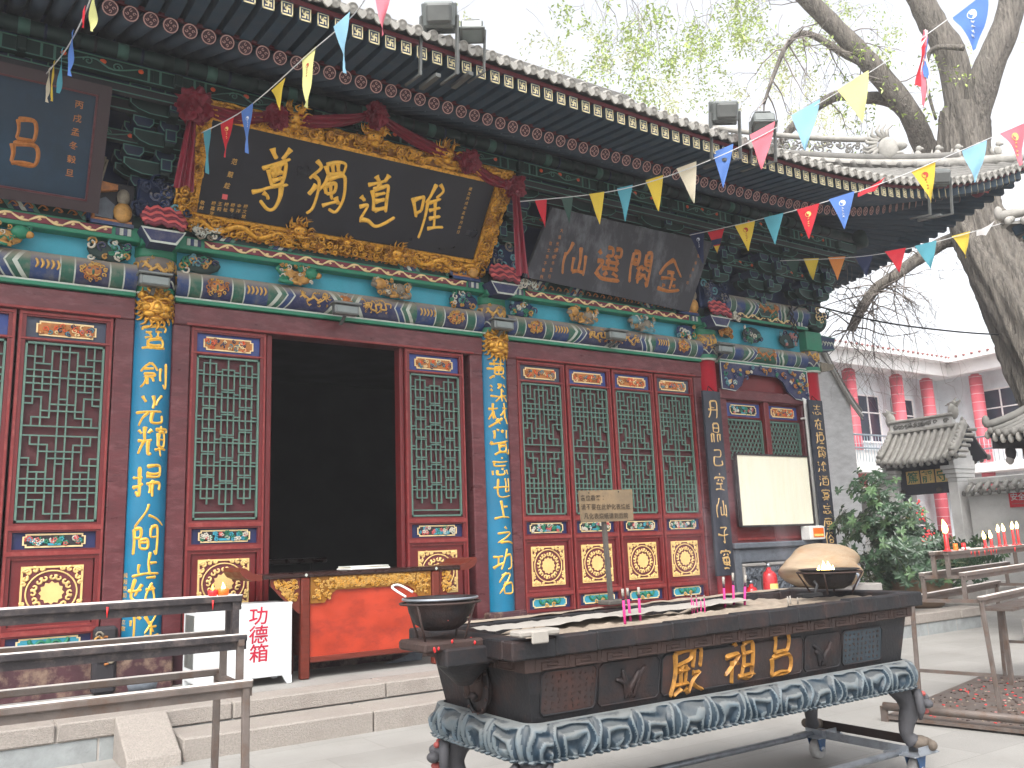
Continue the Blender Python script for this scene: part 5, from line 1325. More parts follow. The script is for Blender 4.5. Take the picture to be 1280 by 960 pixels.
bx0, bx1, by = 2.17, 3.15, 9.18
t = thing('donation_box', 'white metal donation box with three red characters, standing beside the altar table', 'donation box', (2.66, 9.4, ZT))
mb = MB(); mb.box(bx0, bx1, by, by+.52, .42, 1.15, 'box_white', .008); mb.box(bx0-.004, bx1+.004, by-.004, by+.524, 1.135, 1.158, 'box_white', .006); mb.build('cabinet', t)
for x, s in ((bx0, 1), (bx1, -1)):
    for y in (by+.0, by+.47):
        mb = MB(); mb.prism([(x, .422), (x+s*.1, .422), (x+s*.05, ZT), (x, ZT)], facade(y+.04), 0, .04, 'box_white'); mb.build('foot', t)
mb = MB(); F = facade(by-.001)
for i, ch in enumerate('功德箱'): text(mb, F, ch, .19, 2.79+.005*i, 1.04-.185*i, 'letter_red', .003, 1.08, .04)
mb.build('lettering', t)
mb = MB(); mb.box(bx0-.003, bx0+.001, by+.08, by+.44, .56, 1.08, 'lamp_metal'); mb.build('side_door', t)
# bent sheet leaning under the table
mb = MB(); mb.prism([(4.45, ZT+.004), (4.95, ZT+.004), (4.98, ZT+.16), (4.7, ZT+.06)], facade(9.75), 0, .012, 'stone_dark'); solo(mb, 'cardboard_sheet', 'dark bent sheet lying on the stone under the altar table', 'sheet', loc=(4.7, 9.74, ZT))
# ------------------------------------------------------------------ iron incense burner on a wheeled frame
BX0, BX1, BY0, BY1 = 2.50, 5.55, 3.74, 4.62
bn = thing('incense_burner', 'long rectangular iron incense burner with gilt characters, blue lotus base and wheeled steel frame', 'incense burner', (4.0, 4.2, 0))
def tilt(x): return .012*(x-4.0)
def ringbox(mb, e0, z0, e1, z1, m):
    """tapered rectangular shell, e = outset from the base rectangle"""
    def c(e, z): return [(BX0-e, BY0-e, z), (BX1+e, BY0-e, z), (BX1+e, BY1+e, z), (BX0-e, BY1+e, z)]
    a, b = c(e0, z0), c(e1, z1); b = [(x, y, z+tilt(x)) for x, y, z in b]
    a = [(x, y, z+(tilt(x) if z > 1 else 0)) for x, y, z in a]
    mb.add(a+b, [[i, (i+1) % 4, 4+(i+1) % 4, 4+i] for i in range(4)], m)
mb = MB(); ringbox(mb, .0, .78, .045, 1.05, 'iron'); ringbox(mb, .045, 1.05, .075, 1.055, 'iron'); ringbox(mb, .075, 1.055, .08, 1.12, 'iron_rust'); ringbox(mb, .08, 1.12, .09, 1.122, 'iron')
mb.add([(BX0, BY0, .78), (BX1, BY0, .78), (BX1, BY1, .78), (BX0, BY1, .78)], [[0, 1, 2, 3]], 'iron'); mb.build('trough', bn)
mb = MB()                                                          # rim lip
o_, i_ = .17, .02
for (x0, x1, y0, y1) in ((BX0-o_, BX1+o_, BY0-o_+.06, BY0-.02), (BX0-o_, BX1+o_, BY1+.02, BY1+o_-.04), (BX0-o_, BX0-.02, BY0-.02, BY1+.02), (BX1+.02, BX1+o_, BY0-.02, BY1+.02)):
    n = max(1, int((x1-x0)/.25)); P = []
    for k in range(n):
        a, b = x0+(x1-x0)*k/n, x0+(x1-x0)*(k+1)/n; mb.box(a, b+.001, y0, y1, 1.121+tilt((a+b)/2), 1.215+tilt((a+b)/2)+random.Random(k+int(y0*10)).uniform(-.004, .004), 'iron', .008)
rim = mb.build('rim', bn)
mb = MB()                                                          # key fret band under the rim
F = frame((0, BY0-.078, 0), (1, 0, 0), (0, 0, 1)); n = 15
for i in range(n):
    u = BX0-.03+(BX1-BX0+.06)*(i+.5)/n; z = 1.088+tilt(u); w_ = (BX1-BX0)/n*.44; h = .026
    pts = [(-w_, -h), (-w_, h), (w_, h), (w_, -h), (-w_*.6, -h), (-w_*.6, h*.3), (w_*.5, h*.3), (w_*.5, -h*.3), (-w_*.2, -h*.3)]
    mb.tube([F(u+a, z+b, 0) for a, b in pts], .0055, 'iron_rust', 4, False)
mb.build('fret_band', bn); mb = MB()
Fs_ = frame((BX0-.078, 0, 0), (0, -1, 0), (0, 0, 1))
for i in range(4):
    u = -(BY0+(BY1-BY0)*(i+.5)/4); z = 1.088+tilt(BX0); w_ = .09; h = .026
    mb.tube([Fs_(u+a, z+b, 0) for a, b in [(-w_, -h), (-w_, h), (w_, h), (w_, -h), (-w_*.6, -h), (-w_*.6, h*.3), (w_*.5, h*.3), (w_*.5, -h*.3)]], .0055, 'iron_rust', 4, False)
mb.build('fret_band', bn)
mb = MB(); nx, ny = 60, 18; rg = random.Random(2)                  # ash bed
hN = [[rg.uniform(-1, 1) for _ in range(ny+1)] for _ in range(nx+1)]
mb.grid(lambda s, t: Vector((BX0-.02+(BX1-BX0+.04)*s, BY0-.02+(BY1-BY0+.04)*t, 1.165+tilt(BX0+(BX1-BX0)*s)+.012*hN[round(s*nx)][round(t*ny)]+.02*math.sin(s*14)*math.sin(t*5))), nx, ny, 'ash'); 
mb.build('ash_bed', bn)
mb = MB(); mb.grid(lambda s, t: Vector((BX0+.1+(BX1-BX0-.9)*s, BY1-.33+.26*t+.02*math.sin(s*22), 1.2+tilt(BX0+(BX1-BX0)*s)+.006*hN[round(s*40)][round(t*6)]+.012*math.sin(t*3.1))), 40, 6, 'ash_white'); mb.grid(lambda s, t: Vector((BX0-.1+(BX1-BX0+.15)*s, BY1+.03+.1*t, 1.222+tilt(BX0+(BX1-BX0)*s)+.006*hN[round(s*40)][round(t*4)])), 40, 4, 'ash'); mb.build('paper_ash', bn)
# front panels: fields, flowers, characters, inscriptions
def sl(z): return .045*(z-.78)/.27
def Fp(u, v, w_=0): return Vector((u, BY0-sl(v)-w_, v))
def fx(px, py):
    F = frame((0, BY0-.02, 0), (1, 0, 0), (0, 0, 1)); return on_frame(px, py, F)
bd = [fx(668, 850)[0]+.03, fx(745, 845)[0], fx(824, 840)[0], fx(1003, 815)[0], fx(1050, 805)[0], fx(1100, 800)[0]]
z0, z1 = .815, 1.03
def fieldp(a, b, m):
    r = .02; poly = [(a+r, z0), (b-r, z0), (b, z0+r), (b, z1-r), (b-r, z1), (a+r, z1), (a, z1-r), (a, z0+r)]
    mb.prism(poly, Fp, -.01, .004, m)
    mb.tube([Fp(u, v, .004) for u, v in poly+[poly[0]]], .006, 'iron', 5, caps=False)
P = [(bd[0], bd[1]-.01, 'iron_panel'), (bd[1]+.01, bd[2]-.01, 'iron'), (bd[2]+.01, bd[3]-.01, 'iron_panel'), (bd[3]+.01, bd[4]-.01, 'iron'), (bd[4]+.01, bd[5], 'iron_verdigris')]
for a, b, m in P: mb = MB(); fieldp(a, b, m); mb.build('front_panel', bn)
for ch, x, y in (('殿', 857, 839), ('祖', 923, 826), ('呂', 973, 817)):
    mb = MB(); u, v = fx(x, y); brush(mb, Fp, ch, u, v-.0, .25 if ch != '呂' else .2, .235, 'gold_worn', .085, .022, .06, .006); mb.build('character', bn)
rr = random.Random(6)
for (a, b, m) in ((P[1][0], P[1][1], 'iron'), (P[3][0], P[3][1], 'iron')):
    c = (a+b)/2; mb = MB()
    for q in range(7):
        s = rr.choice((-1, 1)); squiggle(mb, Fp, [(c+rr.uniform(-.04, .04), z0+.02), (c+s*rr.uniform(.02, .06), z0+.1), (c+s*rr.uniform(.05, .11), z0+rr.uniform(.1, .19))], .014, m, .008)
    mb.build('cast_flower', bn)
for (a, b) in ((P[0][0], P[0][1]), (P[4][0], P[4][1])):
    n = int((b-a)/.042); mb = MB()
    for i in range(n):
        for j in range(6):
            u = a+.03+i*.042; v = z1-.03-.032*j
            for q in range(3): mb.fbox(Fp, u+rr.uniform(-.01, .006), u+rr.uniform(.004, .012), v+rr.uniform(-.01, .008), v+rr.uniform(-.008, .01)+.003, .003, .007, 'iron_rust')
    mb.build('cast_inscription', bn)
mb = MB(); Fl = frame((BX0-.03, 4.18, .93), (0, -1, 0), (0, 0, 1)); E = lambda a, b, c: Fl(a, b, c)         # beast mask on the end
mb.blob((0, 0, .0), (.12, .155, .03), 'iron', 20, 10, F=E); mb.tube([Fl(.115*math.cos(i*.2618), .15*math.sin(i*.2618), .02) for i in range(25)], .012, 'iron', 6, caps=False)
for i in range(14): mb.blob((.115*math.cos(i*.449), .15*math.sin(i*.449), .03), (.01, .01, .01), 'iron_rust', 6, 5, F=E)
mb.blob((0, .01, .03), (.075, .1, .05), 'iron_rust', 12, 8, F=E); mb.blob((0, -.01, .07), (.022, .05, .03), 'iron_rust', 8, 6, F=E)
for s in (-1, 1): mb.blob((s*.035, .035, .065), (.022, .016, .016), 'iron', 8, 6, F=E); squiggle(mb, Fl, [(s*.01, .06), (s*.05, .075), (s*.08, .03)], .016, 'iron_rust', .06); mb.blob((s*.03, -.05, .06), (.03, .025, .025), 'iron', 8, 6, F=E)
mb.build('beast_mask', bn)
# lotus base: bulging band carved with nested waves
def per():
    """perimeter points with outward normals (rounded corners)"""
    r = .12; e = .07; X0_, X1_, Y0_, Y1_ = BX0-e, BX1+e, BY0-e, BY1+e; out = []
    def seg(a, b, n, nn): 
        for i in range(n): out.append((a[0]+(b[0]-a[0])*i/n, a[1]+(b[1]-a[1])*i/n, nn[0], nn[1]))
    def arc(cx, cy, a0):
        for i in range(36):
            a = a0+math.pi/2*i/36; out.append((cx+r*math.cos(a), cy+r*math.sin(a), math.cos(a), math.sin(a)))
    seg((X0_+r, Y0_), (X1_-r, Y0_), 640, (0, -1)); arc(X1_-r, Y0_+r, -math.pi/2); seg((X1_, Y0_+r), (X1_, Y1_-r), 80, (1, 0)); arc(X1_-r, Y1_-r, 0)
    seg((X1_-r, Y1_), (X0_+r, Y1_), 60, (0, 1)); arc(X0_+r, Y1_-r, math.pi/2); seg((X0_, Y1_-r), (X0_, Y0_+r), 150, (-1, 0)); arc(X0_+r, Y0_+r, math.pi)
    return out
PP = per(); n = len(PP); prof = []
K = 44
for j in range(K+1):
    t = j/K; a = -1.15+t*2.75; prof.append((.075*math.cos(a)-.035+(.02 if t < .1 else 0), .695+.095*math.sin(a)))   # outset, z
acc = [0]
for i in range(1, n+1): acc.append(acc[-1]+math.hypot(PP[i % n][0]-PP[i-1][0], PP[i % n][1]-PP[i-1][1]))
def wavepat(s, t):
    u = (s/.27) % 1.0; q = abs(u-.5)*2                              # nested arches 0.27 m wide
    d = max(q, (t-.08)*1.12)+.07*math.sin(8*t+s*5)+.04*math.sin(s*31+t*9)
    return math.sin(d*17)
mb = MB(); vs = []
for i in range(n):
    x, y, nx_, ny_ = PP[i]
    for j in range(K+1):
        t = j/K; o_ = prof[j][0]+(.014*wavepat(acc[i], t) if t < .86 else 0); vs.append((x+nx_*o_, y+ny_*o_, prof[j][1]))
o = len(mb.v); mb.v += vs
for i in range(n):
    for j in range(K):
        a, b = i*(K+1)+j, ((i+1) % n)*(K+1)+j; mb.f.append([a, b, b+1, a+1]); mb.s.append(True)
        mb.m.append('lotus_grey' if wavepat(acc[i], (j+.5)/K) > .3 or j > K*.88 else 'lotus_blue')
mb.box(BX0, BX1, BY0, BY1, .64, .78, 'iron'); mb.build('lotus_base', bn)
# beast legs
def leg(sx, sy, mains):
    cx = BX0+.08 if sx < 0 else BX1-.02; cy = BY0+.06 if sy < 0 else BY1-.1; d = Vector((sx*.8, sy*.6, 0)); mb = MB()
    P = spline([Vector((cx, cy, .64)), Vector((cx, cy, .56))+d*.07, Vector((cx, cy, .47))+d*.09, Vector((cx, cy, .38))+d*.06, Vector((cx, cy, .3))+d*.05, Vector((cx, cy, .245))+d*.09], 5); k = len(P)-1
    R = [.085, .085, .075, .062, .05, .042, .055]
    rs = [R[min(5, int(i/k*5.999))]*(1-(i/k*6) % 1)+R[min(6, int(i/k*5.999)+1)]*((i/k*6) % 1) for i in range(k+1)]
    mb.tube(P, rs, 'leg_grey', 12)
    hc = Vector((cx, cy, .53))+d*.12
    mb.blob(hc, (.075, .075, .06), 'leg_grey', 12, 8)
    s = Vector((-d.y, d.x, 0)).normalized()
    for e in (-1, 1):
        mb.blob(hc+s*e*.045+d*.05+Vector((0, 0, .035)), (.02, .02, .018), 'leg_red', 10, 8); mb.blob(hc+s*e*.05+d*.07+Vector((0, 0, -.03)), (.04, .04, .03), 'leg_grey', 10, 8)
        mb.tube([hc+s*e*.07+Vector((0, 0, .05)), hc+s*e*.11+Vector((0, 0, .02)), hc+s*e*.12+Vector((0, 0, -.06)), hc+s*e*.09+Vector((0, 0, -.12))], [.035, .03, .028, .012], 'leg_grey', 7)
    mb.blob(hc+d*.07+Vector((0, 0, -.0)), (.035, .035, .03), 'leg_grey', 10, 8); mb.blob(hc+d*.06+Vector((0, 0, -.085)), (.035, .035, .02), 'leg_red' if mains else 'leg_grey', 10, 8)
    l = mb.build('beast_leg', bn); mb = MB()
    f = Vector((cx, cy, .245))+d*.13; mb.blob(f, (.065, .065, .045), 'paw', 12, 8)
    for q in (-1, 0, 1): mb.blob(f+d*.06+s*q*.05+Vector((0, 0, -.012)), (.035, .035, .035), 'paw', 8, 6)
    mb.build('paw', l)
for sx in (-1, 1):
    for sy in (-1, 1): leg(sx, sy, True)
mb = MB(); x0, x1, y0, y1 = BX0+.0, BX1+.06, BY0+.02, BY1-.02
mb.tube([(x0, y0+.04, .185), (x1-.1, y0+.04, .185)], .022, 'steel', 10); mb.tube([(x0, y1-.05, .185), (x1-.05, y1-.05, .185)], .022, 'steel', 10)
for x in (x0+.0, x1-.03):
    mb.box(x-.03, x+.03, y0, y1, .168, .174, 'steel'); mb.box(x-.03, x-.024, y0, y1, .174, .225, 'steel'); 
mb.box(x1+.1, x1+.106, y0+.05, y1, .2, .26, 'iron_rust')
for x in (x0, x1):
    for y in (y0+.02, y1-.06): mb.box(x-.14, x+.14, y-.12, y+.12, .175, .183, 'steel', .002); mb.box(x+.134, x+.14, y-.1, y+.1, .183, .24, 'steel'); mb.box(x-.1, x+.06, y-.126, y-.12, .183, .235, 'steel')
mb.build('wheel_frame', bn)
for x in (x0, x1):
    for y in (y0, y1-.04):

        mb = MB(); 
        for s in (-.045, .045): mb.prism([(-.045, .17), (.06, .17), (.03, .07), (-.01, .06)], frame((x, y+s, 0), (1, 0, 0), (0, 0, 1)), -.004, .004, 'caster_blue')
        mb.box(x-.05, x+.06, y-.05, y+.05, .16, .176, 'caster_blue', .004); mb.lathe([(.03, .15), (.045, .165), (.045, .172)], (x, y, 0), 'caster_blue', 14); c = mb.build('caster', bn)
        mb = MB(); M = Matrix.Rotation(rad(90), 3, 'X'); mb.lathe([(.03, -.026), (.066, -.026), (.075, -.018), (.075, .018), (.066, .026), (.03, .026)], (x+.01, y, .0755), 'wheel_grey', 24, M); mb.lathe([(.02, -.05), (.02, .05)], (x+.01, y, .0755), 'steel', 10, M); mb.build('wheel', c)
# white ceramic saddle on the rim corner
mb = MB(); mb.box(2.36, 2.60, 3.60, 3.70, 1.213, 1.243, 'ash_white', .008); mb.box(2.42, 2.52, 3.585, 3.6, 1.18, 1.24, 'ash_white', .006); solo(mb, 'white_tile', 'small pale tile lying on the corner of the burner rim below the empty bowl', 'tile', loc=(2.48, 3.65, 1.2))
# ---- iron bowls in wire cradles
def bowl(c, R, H, cat_lab, fire):
    t = thing('fire_bowl' if fire else 'iron_bowl', cat_lab, 'bowl', c)
    mb = MB(); k = H/.17
    mb.lathe([(.001, 0), (R*.45, .0), (R*.72, H*.22), (R*.88, H*.6), (R*.95, H), (R*1.04, H*1.02), (R*1.06, H*1.06), (R*1.02, H*1.08), (R*.93, H*1.04), (R*.84, H*.6), (R*.66, H*.3), (R*.4, H*.16), (.001, H*.15)], c, 'iron', 36, cap0=False, cap1=False); mb.build('bowl', t)
    if not fire:
        mb = MB(); mb.lathe([(R*1.035, H*1.0), (R*1.07, H*1.03), (R*1.06, H*1.075), (R*1.02, H*1.08)], c, 'steel', 36, cap0=False, cap1=False); mb.build('rim', t)
    mb = MB()
    mb.tube([Vector(c)+Vector((R*1.12*math.cos(i*math.pi/12), R*1.12*math.sin(i*math.pi/12), H*.9)) for i in range(25)], .006, 'iron_rust', 5, caps=False)
    for q in range(4):
        a = q*math.pi/2+.5; mb.tube([Vector(c)+Vector((R*1.12*math.cos(a), R*1.12*math.sin(a), H*.9)), Vector(c)+Vector((R*.7*math.cos(a), R*.7*math.sin(a), -.03-(.0 if fire else .05)))], .006, 'iron_rust', 5)
    mb.build('wire_cradle', t)
    return t
tb = bowl((2.17, 4.05, 1.245), .185, .15, 'empty iron bowl with a worn grey rim on the end of the burner', False)
mb = MB(); rr = random.Random(3)
for q in range(40):
    a, r_ = rr.uniform(0, 6.28), rr.uniform(.03, .15); mb.blob((2.17+r_*math.cos(a), 4.05+r_*math.sin(a), 1.268+.5*max(0, r_-.08)), (.006, .006, .004), rr.choice(('ash_white', 'leg_red', 'ash')), 5, 4)
mb.build('ash_specks', tb)
mb = MB(); mb.tube(spline([(2.05, 4.2, 1.41), (1.99, 4.24, 1.46), (2.04, 4.26, 1.47), (2.1, 4.22, 1.43)], 5), .006, 'white_pipe', 6); mb.build('handle_loop', tb)
mb = MB(); mb.box(2.0, 2.34, 3.9, 4.2, 1.15, 1.2, 'iron_rust', .012); mb.bar((2.1, 3.92, 1.12), (2.4, 3.92, 1.12), .1, .09, 'iron', ch=.01); rr = random.Random(4)
for q in range(16): mb.blob((rr.uniform(2.0, 2.32), rr.uniform(3.89, 4.0), 1.19+rr.uniform(-.04, .01)), (.007, .006, .01), 'candle_red', 6, 5)
mb.lathe([(.04, .96), (.14, 1.06), (.15, 1.15)], (2.3, 4.05, 0), 'iron', 14); mb.build('bowl_bracket', bn)
bc = at_z(1060, 732, 1.255); bc = Vector((5.36, 4.1, 1.265))
fb = bowl(tuple(bc), .2, .13, 'iron bowl with a small fire burning in it, in front of the boulder', True)
def flame(mb, p, s, m='flame', seed=0):
    rr = random.Random(seed); ph = rr.uniform(0, 6); P = []; R = []
    for i in range(9):
        t = i/8; P.append(Vector(p)+Vector((.12*s*math.sin(t*2.5+ph)*t, .05*s*math.cos(t*3+ph)*t, s*t))); R.append(max(.001, s*.2*math.sin(math.pi*(.12+.88*t)**.7)))
    mb.tube(P, R, m, 10)
mb = MB()
for q in range(6):
    a = q*1.05; flame(mb, bc+Vector((.055*math.cos(a)-.03, .05*math.sin(a), .10)), .035+.03*(q*2 % 3), 'flame' if q % 3 else 'flame_orange', q)
mb.build('flame', fb)
# soot paddle and a small padlocked lid hook beside the bowl
mb = MB(); mb.prism([(-.1, -.02), (.1, -.03), (.12, .03), (0, .06), (-.1, .03)], frame((5.0, 4.0, 1.235), (1, 0, 0), (0, 1, 0)), 0, .02, 'black_rubber'); mb.tube([(5.08, 4.02, 1.25), (5.14, 4.04, 1.3), (5.13, 4.06, 1.33)], .012, 'black_rubber', 6); solo(mb, 'ash_scraper', 'small black scraper lying on the ash beside the fire bowl', 'scraper', loc=(5.0, 4.0, 1.235))
mb = MB(); mb.tube(spline([(5.62, 4.1, 1.25), (5.72, 4.12, 1.31), (5.76, 4.16, 1.35), (5.72, 4.2, 1.36), (5.69, 4.17, 1.33)], 5), .011, 'steel', 6); solo(mb, 'iron_hook', 'bent steel hook standing on the burner rim beside the fire bowl', 'hook', loc=(5.65, 4.1, 1.24))
# ---- incense sticks
def stick(px, py, ptop, r, lab, group, thick=True):
    p = at_z(px, py, 1.18); 
    lab_t = thing('incense_stick', lab, 'incense', p, group); h = at_y(ptop[0], ptop[1], p.y); q = Vector((h.x, p.y+.0, h.z)); mb = MB(); a = p.lerp(q, .62 if thick else .8)
    mb.tube([p-Vector((0, 0, .05)), a], r, 'incense_pink', 8); mb.build('coating', lab_t)
    mb = MB()
    if thick: mb.tube([a, p.lerp(q, .75)], r*.95, 'incense_dark', 8)
    mb.tube([p.lerp(q, .75) if thick else a, q], r*1.05, 'ash_white', 8); mb.build('burnt_tip', lab_t)
for (px, py, tp, lab) in ((781, 774, (778, 736), 'leftmost thick magenta incense stick of the left cluster'), (788, 772, (784, 735), 'middle thick magenta incense stick of the left cluster, close to its neighbour'), (800, 771, (798, 734), 'right thick magenta incense stick of the left cluster, standing a little apart'), (906, 758, (904, 721), 'leftmost thick magenta incense stick of the right cluster, nearest the board'), (917, 757, (916, 716), 'middle thick magenta incense stick of the right cluster, the tallest'), (930, 757, (932, 719), 'right thick magenta incense stick of the right cluster, leaning right')):
    stick(px, py, tp, .0085, lab, None)
for i, (px, tp) in enumerate(((865, 864), (868, 866), (872, 870), (876, 876), (881, 880))):
    stick(px, 764, (tp, 744+i % 2*4), .0035, 'thin pink incense stick in the bundle between the two thick clusters', 'thin incense sticks bundled in the ash', False)
for i, (px, py) in enumerate(((985, 752), (988, 751), (997, 750))):
    p = at_z(px, py, 1.2); mb = MB(); mb.tube([p-Vector((0, 0, .03)), p+Vector((0, 0, .035))], .005, 'ash_white', 6); solo(mb, 'incense_stub', 'short white incense stub in the ash near the fire bowl', 'incense', 'incense stubs in the ash', tuple(p))
# wooden notice on a post at the back of the burner
t = thing('wooden_sign', 'weathered wooden notice board on a grey post, standing at the back rim of the burner', 'sign', (3.84, 4.68, 1.22)); Y = 4.68
F = frame((0, Y, 0), (1, 0, 0), (.01, 0, 1)); c = [on_frame(x, y, F) for x, y in ((721, 620), (787, 619), (789, 658), (725, 660))]
mb = MB(); mb.prism(c[::-1], F, -.012, .008, 'wood_sign'); mb.build('sign_board', t)
mb = MB(); x = (c[0][0]+c[1][0])/2
a = at_y(757, 659, Y-.0); b = at_y(766, 750, Y-.0); mb.bar(a+Vector((0, .02, .1)), b+Vector((0, .02, 0)), .027, .026, 'post_grey', up=(0, 1, 0)); mb.box(b.x-.07, b.x+.1, Y-.05, Y+.08, b.z-.03, b.z, 'post_grey', .006); mb.build('post', t)
mb = MB(); F2 = frame((0, Y-.009, 0), (1, 0, 0), (0, 0, 1)); u0 = c[0][0]+.035
for j, s_ in enumerate(('各位香客：', '请不要在此炉化表烧纸', '凡化表烧纸请到后院')):
    z = (c[0][1]-.048-.062*j)
    for i, ch in enumerate(s_): text(mb, F2, ch, .042, u0+.008+i*.0435+(.02 if j == 2 else 0), z-.002*i*0, 'wood_letter', .003)
mb.build('lettering', t)
for x, y in ((735, 621), (772, 620)):
    u, v = on_frame(x, y, F); mb = MB(); mb.blob((u, Y-.012, v-.01), (.005, .004, .005), 'black_rubber', 6, 5); mb.build('nail', t)
# ------------------------------------------------------------------ stepped steel candle racks
def rack(name, lab, O, U, length, group, sooty, tray):
    """six rails on three tiers; O = ground point of the visible end, U = direction of the rails"""
    U = Vector(U).normalized(); W = Vector((U.y, -U.x, 0))            # W: from the back side to the front
    if W.y > 0: W = -W
    t = thing(name, lab, 'candle rack', O, group); O = Vector(O)
    def P(u, w_, z): return O+U*u+W*w_+Vector((0, 0, z))
    tiers = ((.29, 1.05), (.17, 1.255), (.06, 1.44))
    for i, (d, z) in enumerate(tiers):
        for s in (-1, 1):
            mb = MB(); m = 'rack_dark' if sooty and (i == 2 or (i == 1 and s == 1)) else 'steel_rust'
            a, b = P(-.03, s*d, z), P(length, s*d, z); mb.bar(a, b, .05, .034, m, ch=.006); mb.bar(a+Vector((0, 0, .018)), b+Vector((0, 0, .018)), .044, .003, 'wax_glint_white')  # white top strip paints in both wax and the sky's reflection
            if not sooty or i == 2 or s == 1:
                mb.bar(a+Vector((0, 0, -.03)), b+Vector((0, 0, -.03)), .006, .05, m)
            mb.build('rail', t)
    for e in (.0, length-.1):
        mb = MB()
        for s in (-1, 1):
            mb.bar(P(e, s*.33, .0 if not tray else .03), P(e, s*.29, 1.04), .034, .034, 'steel_rust', up=tuple(U), ch=.004)
            mb.bar(P(e, s*.29, 1.03), P(e, s*.13, 1.03), .03, .03, 'steel_rust'); mb.bar(P(e, s*.17, 1.03), P(e, s*.17, 1.25), .032, .032, 'steel_rust', up=tuple(U)); mb.bar(P(e, s*.2, 1.235), P(e, s*.04, 1.235), .028, .028, 'steel_rust'); mb.bar(P(e, s*.06, 1.23), P(e, s*.06, 1.43), .034, .034, 'rack_dark' if sooty else 'steel_rust', up=tuple(U))
        mb.bar(P(e, -.13, 1.03), P(e, .13, 1.03), .03, .03, 'steel_rust'); mb.bar(P(e, -.31, .42), P(e, .31, .42), .028, .028, 'steel_rust')
        mb.build('end_frame', t)
    rr = random.Random(length*10); mb = MB()                         # wax drips on the top tier
    for q in range(26 if not sooty else 10):
        u = rr.uniform(.0, length*.8); s = rr.choice((-1, 1)); p = P(u, .085*1, 1.44) if s > 0 else P(u, .06, 1.46)
        mb.tube([p, p-Vector((0, 0, rr.uniform(.02, .06)))], [.006, .002], 'candle_red', 5)
    mb.build('wax_drips', t)
    return t, P
R1, P1 = rack('candle_rack', 'sooty stepped candle rack of steel rails in front of the donation box', (1.27, 4.62, 0), (-1, .03, 0), 3.0, 'stepped steel candle racks', True, False)
R2, P2 = rack('candle_rack', 'stepped candle rack of rusty steel rails holding rows of lit red candles', (7.48, 4.53, 0), (.976, .216, 0), 2.6, 'stepped steel candle racks', False, True)
# drip tray on a low pipe frame under the right rack
t = thing('drip_tray', 'low steel drip tray with pipe rim and fallen wax, under the lit candles', 'tray', P2(1.2, 0, 0))
mb = MB(); a, b, c, d = P2(-.25, .62, 0), P2(2.6, .62, 0), P2(2.6, -.55, 0), P2(-.25, -.55, 0)
vs = [p+Vector((0, 0, z)) for z in (.02, .05) for p in (a, b, c, d)]
mb.add(vs, [[0, 1, 2, 3], [4, 5, 6, 7], [0, 1, 5, 4], [1, 2, 6, 5], [2, 3, 7, 6], [3, 0, 4, 7]], 'steel_rust'); mb.build('pan', t)
mb = MB(); up = Vector((0, 0, .13)); mb.tube([d+up, a+up, b+up], .036, 'steel_rust', 10)
for p in (a, d, b): mb.bar(p, p+up, .06, .03, 'steel_rust')
mb.build('pipe_rim', t)
mb = MB(); rr = random.Random(9)
for q in range(420):
    p = P2(rr.uniform(-.1, 2.4), rr.uniform(-.5, .55), .052); mb.blob(p, (rr.uniform(.006, .022), rr.uniform(.006, .02), rr.uniform(.003, .009)), rr.choice(('candle_red', 'rose', 'ash', 'soil', 'iron_rust', 'soil', 'post_grey')), 6, 4)
mb.build('fallen_wax', t)['kind'] = 'stuff'
def stub(px, py, h, r, m, lab, lit=True, fl=.05, name='candle', group=None, base=True, w_=.0):
    # stands on the front top rail of the right rack
    q = ray(px, py); best = None
    for k in range(0, 2600):
        p = P2(k/1000., .07, 1.46); s = p-CP; 
        x = 640+FPX*s.dot(_r)/s.dot(_f)
        if x >= px: best = p; break
    t = thing(name, lab, 'candle', best, group); mb = MB(); z = best.z
    if base: mb.lathe([(r*2.2, 0), (r*1.9, .006), (r*1.1, .012), (r, .03), (r*.92, h), (r*.4, h+.004)], best, m, 14)
    else: mb.lathe([(r*1.25, 0), (r*1.2, .01), (r, .02), (r*1.05, h*.5), (r, h), (r*.3, h-.006)], best, m, 14)
    mb.build('wax', t)
    if lit:
        mb = MB(); mb.tube([best+Vector((0, 0, h)), best+Vector((0, 0, h+.012))], .002, 'black_rubber', 4); mb.build('wick', t)
        mb = MB(); flame(mb, best+Vector((0, 0, h+.006)), fl, 'flame', int(px)); mb.build('flame', t)
    return t
stub(1181, 688, .155, .02, 'candle_red', 'fat melted red candle with a tall flame, at the end of the rack', True, .12)
stub(1195, 688, .062, .019, 'candle_orange', 'small orange glass candle beside the fat melted red candle', False, base=False)
stub(1205, 688, .062, .018, 'candle_red', 'small unlit red candle beside the orange glass candle', False, base=False)
for px, h, lab in ((1232, .08, 'short lit red candle, left one of the lowest pair on the right rack'), (1240, .085, 'short lit red candle, right one of the lowest pair on the right rack'), (1250, .14, 'lit red candle, left one of the middle pair on the right rack'), (1257, .145, 'lit red candle, right one of the middle pair on the right rack'), (1268, .165, 'tall lit red candle, left one of the tallest pair near the photo edge'), (1274, .165, 'tall lit red candle, right one of the tallest pair near the photo edge')):
    stub(px, 686, h, .0125, 'candle_red', lab, True, .075)
for k in (1.15, 1.22, 1.35, 1.42, 1.6): pass
p = P2(.42, .07, 1.46); mb = MB()
for q in range(4): mb.blob(p+Vector((.03*q, 0, .012)), (.018, .015, .012), 'wax_glint_white', 8, 6)
solo(mb, 'wax_lump', 'pale lump of cold wax on the top rail between the candles', 'wax', loc=tuple(p))
p = P1(.06, .05, 1.458); t = thing('glass_candle', 'small orange glass candle burning on the end of the sooty rack', 'candle', p)
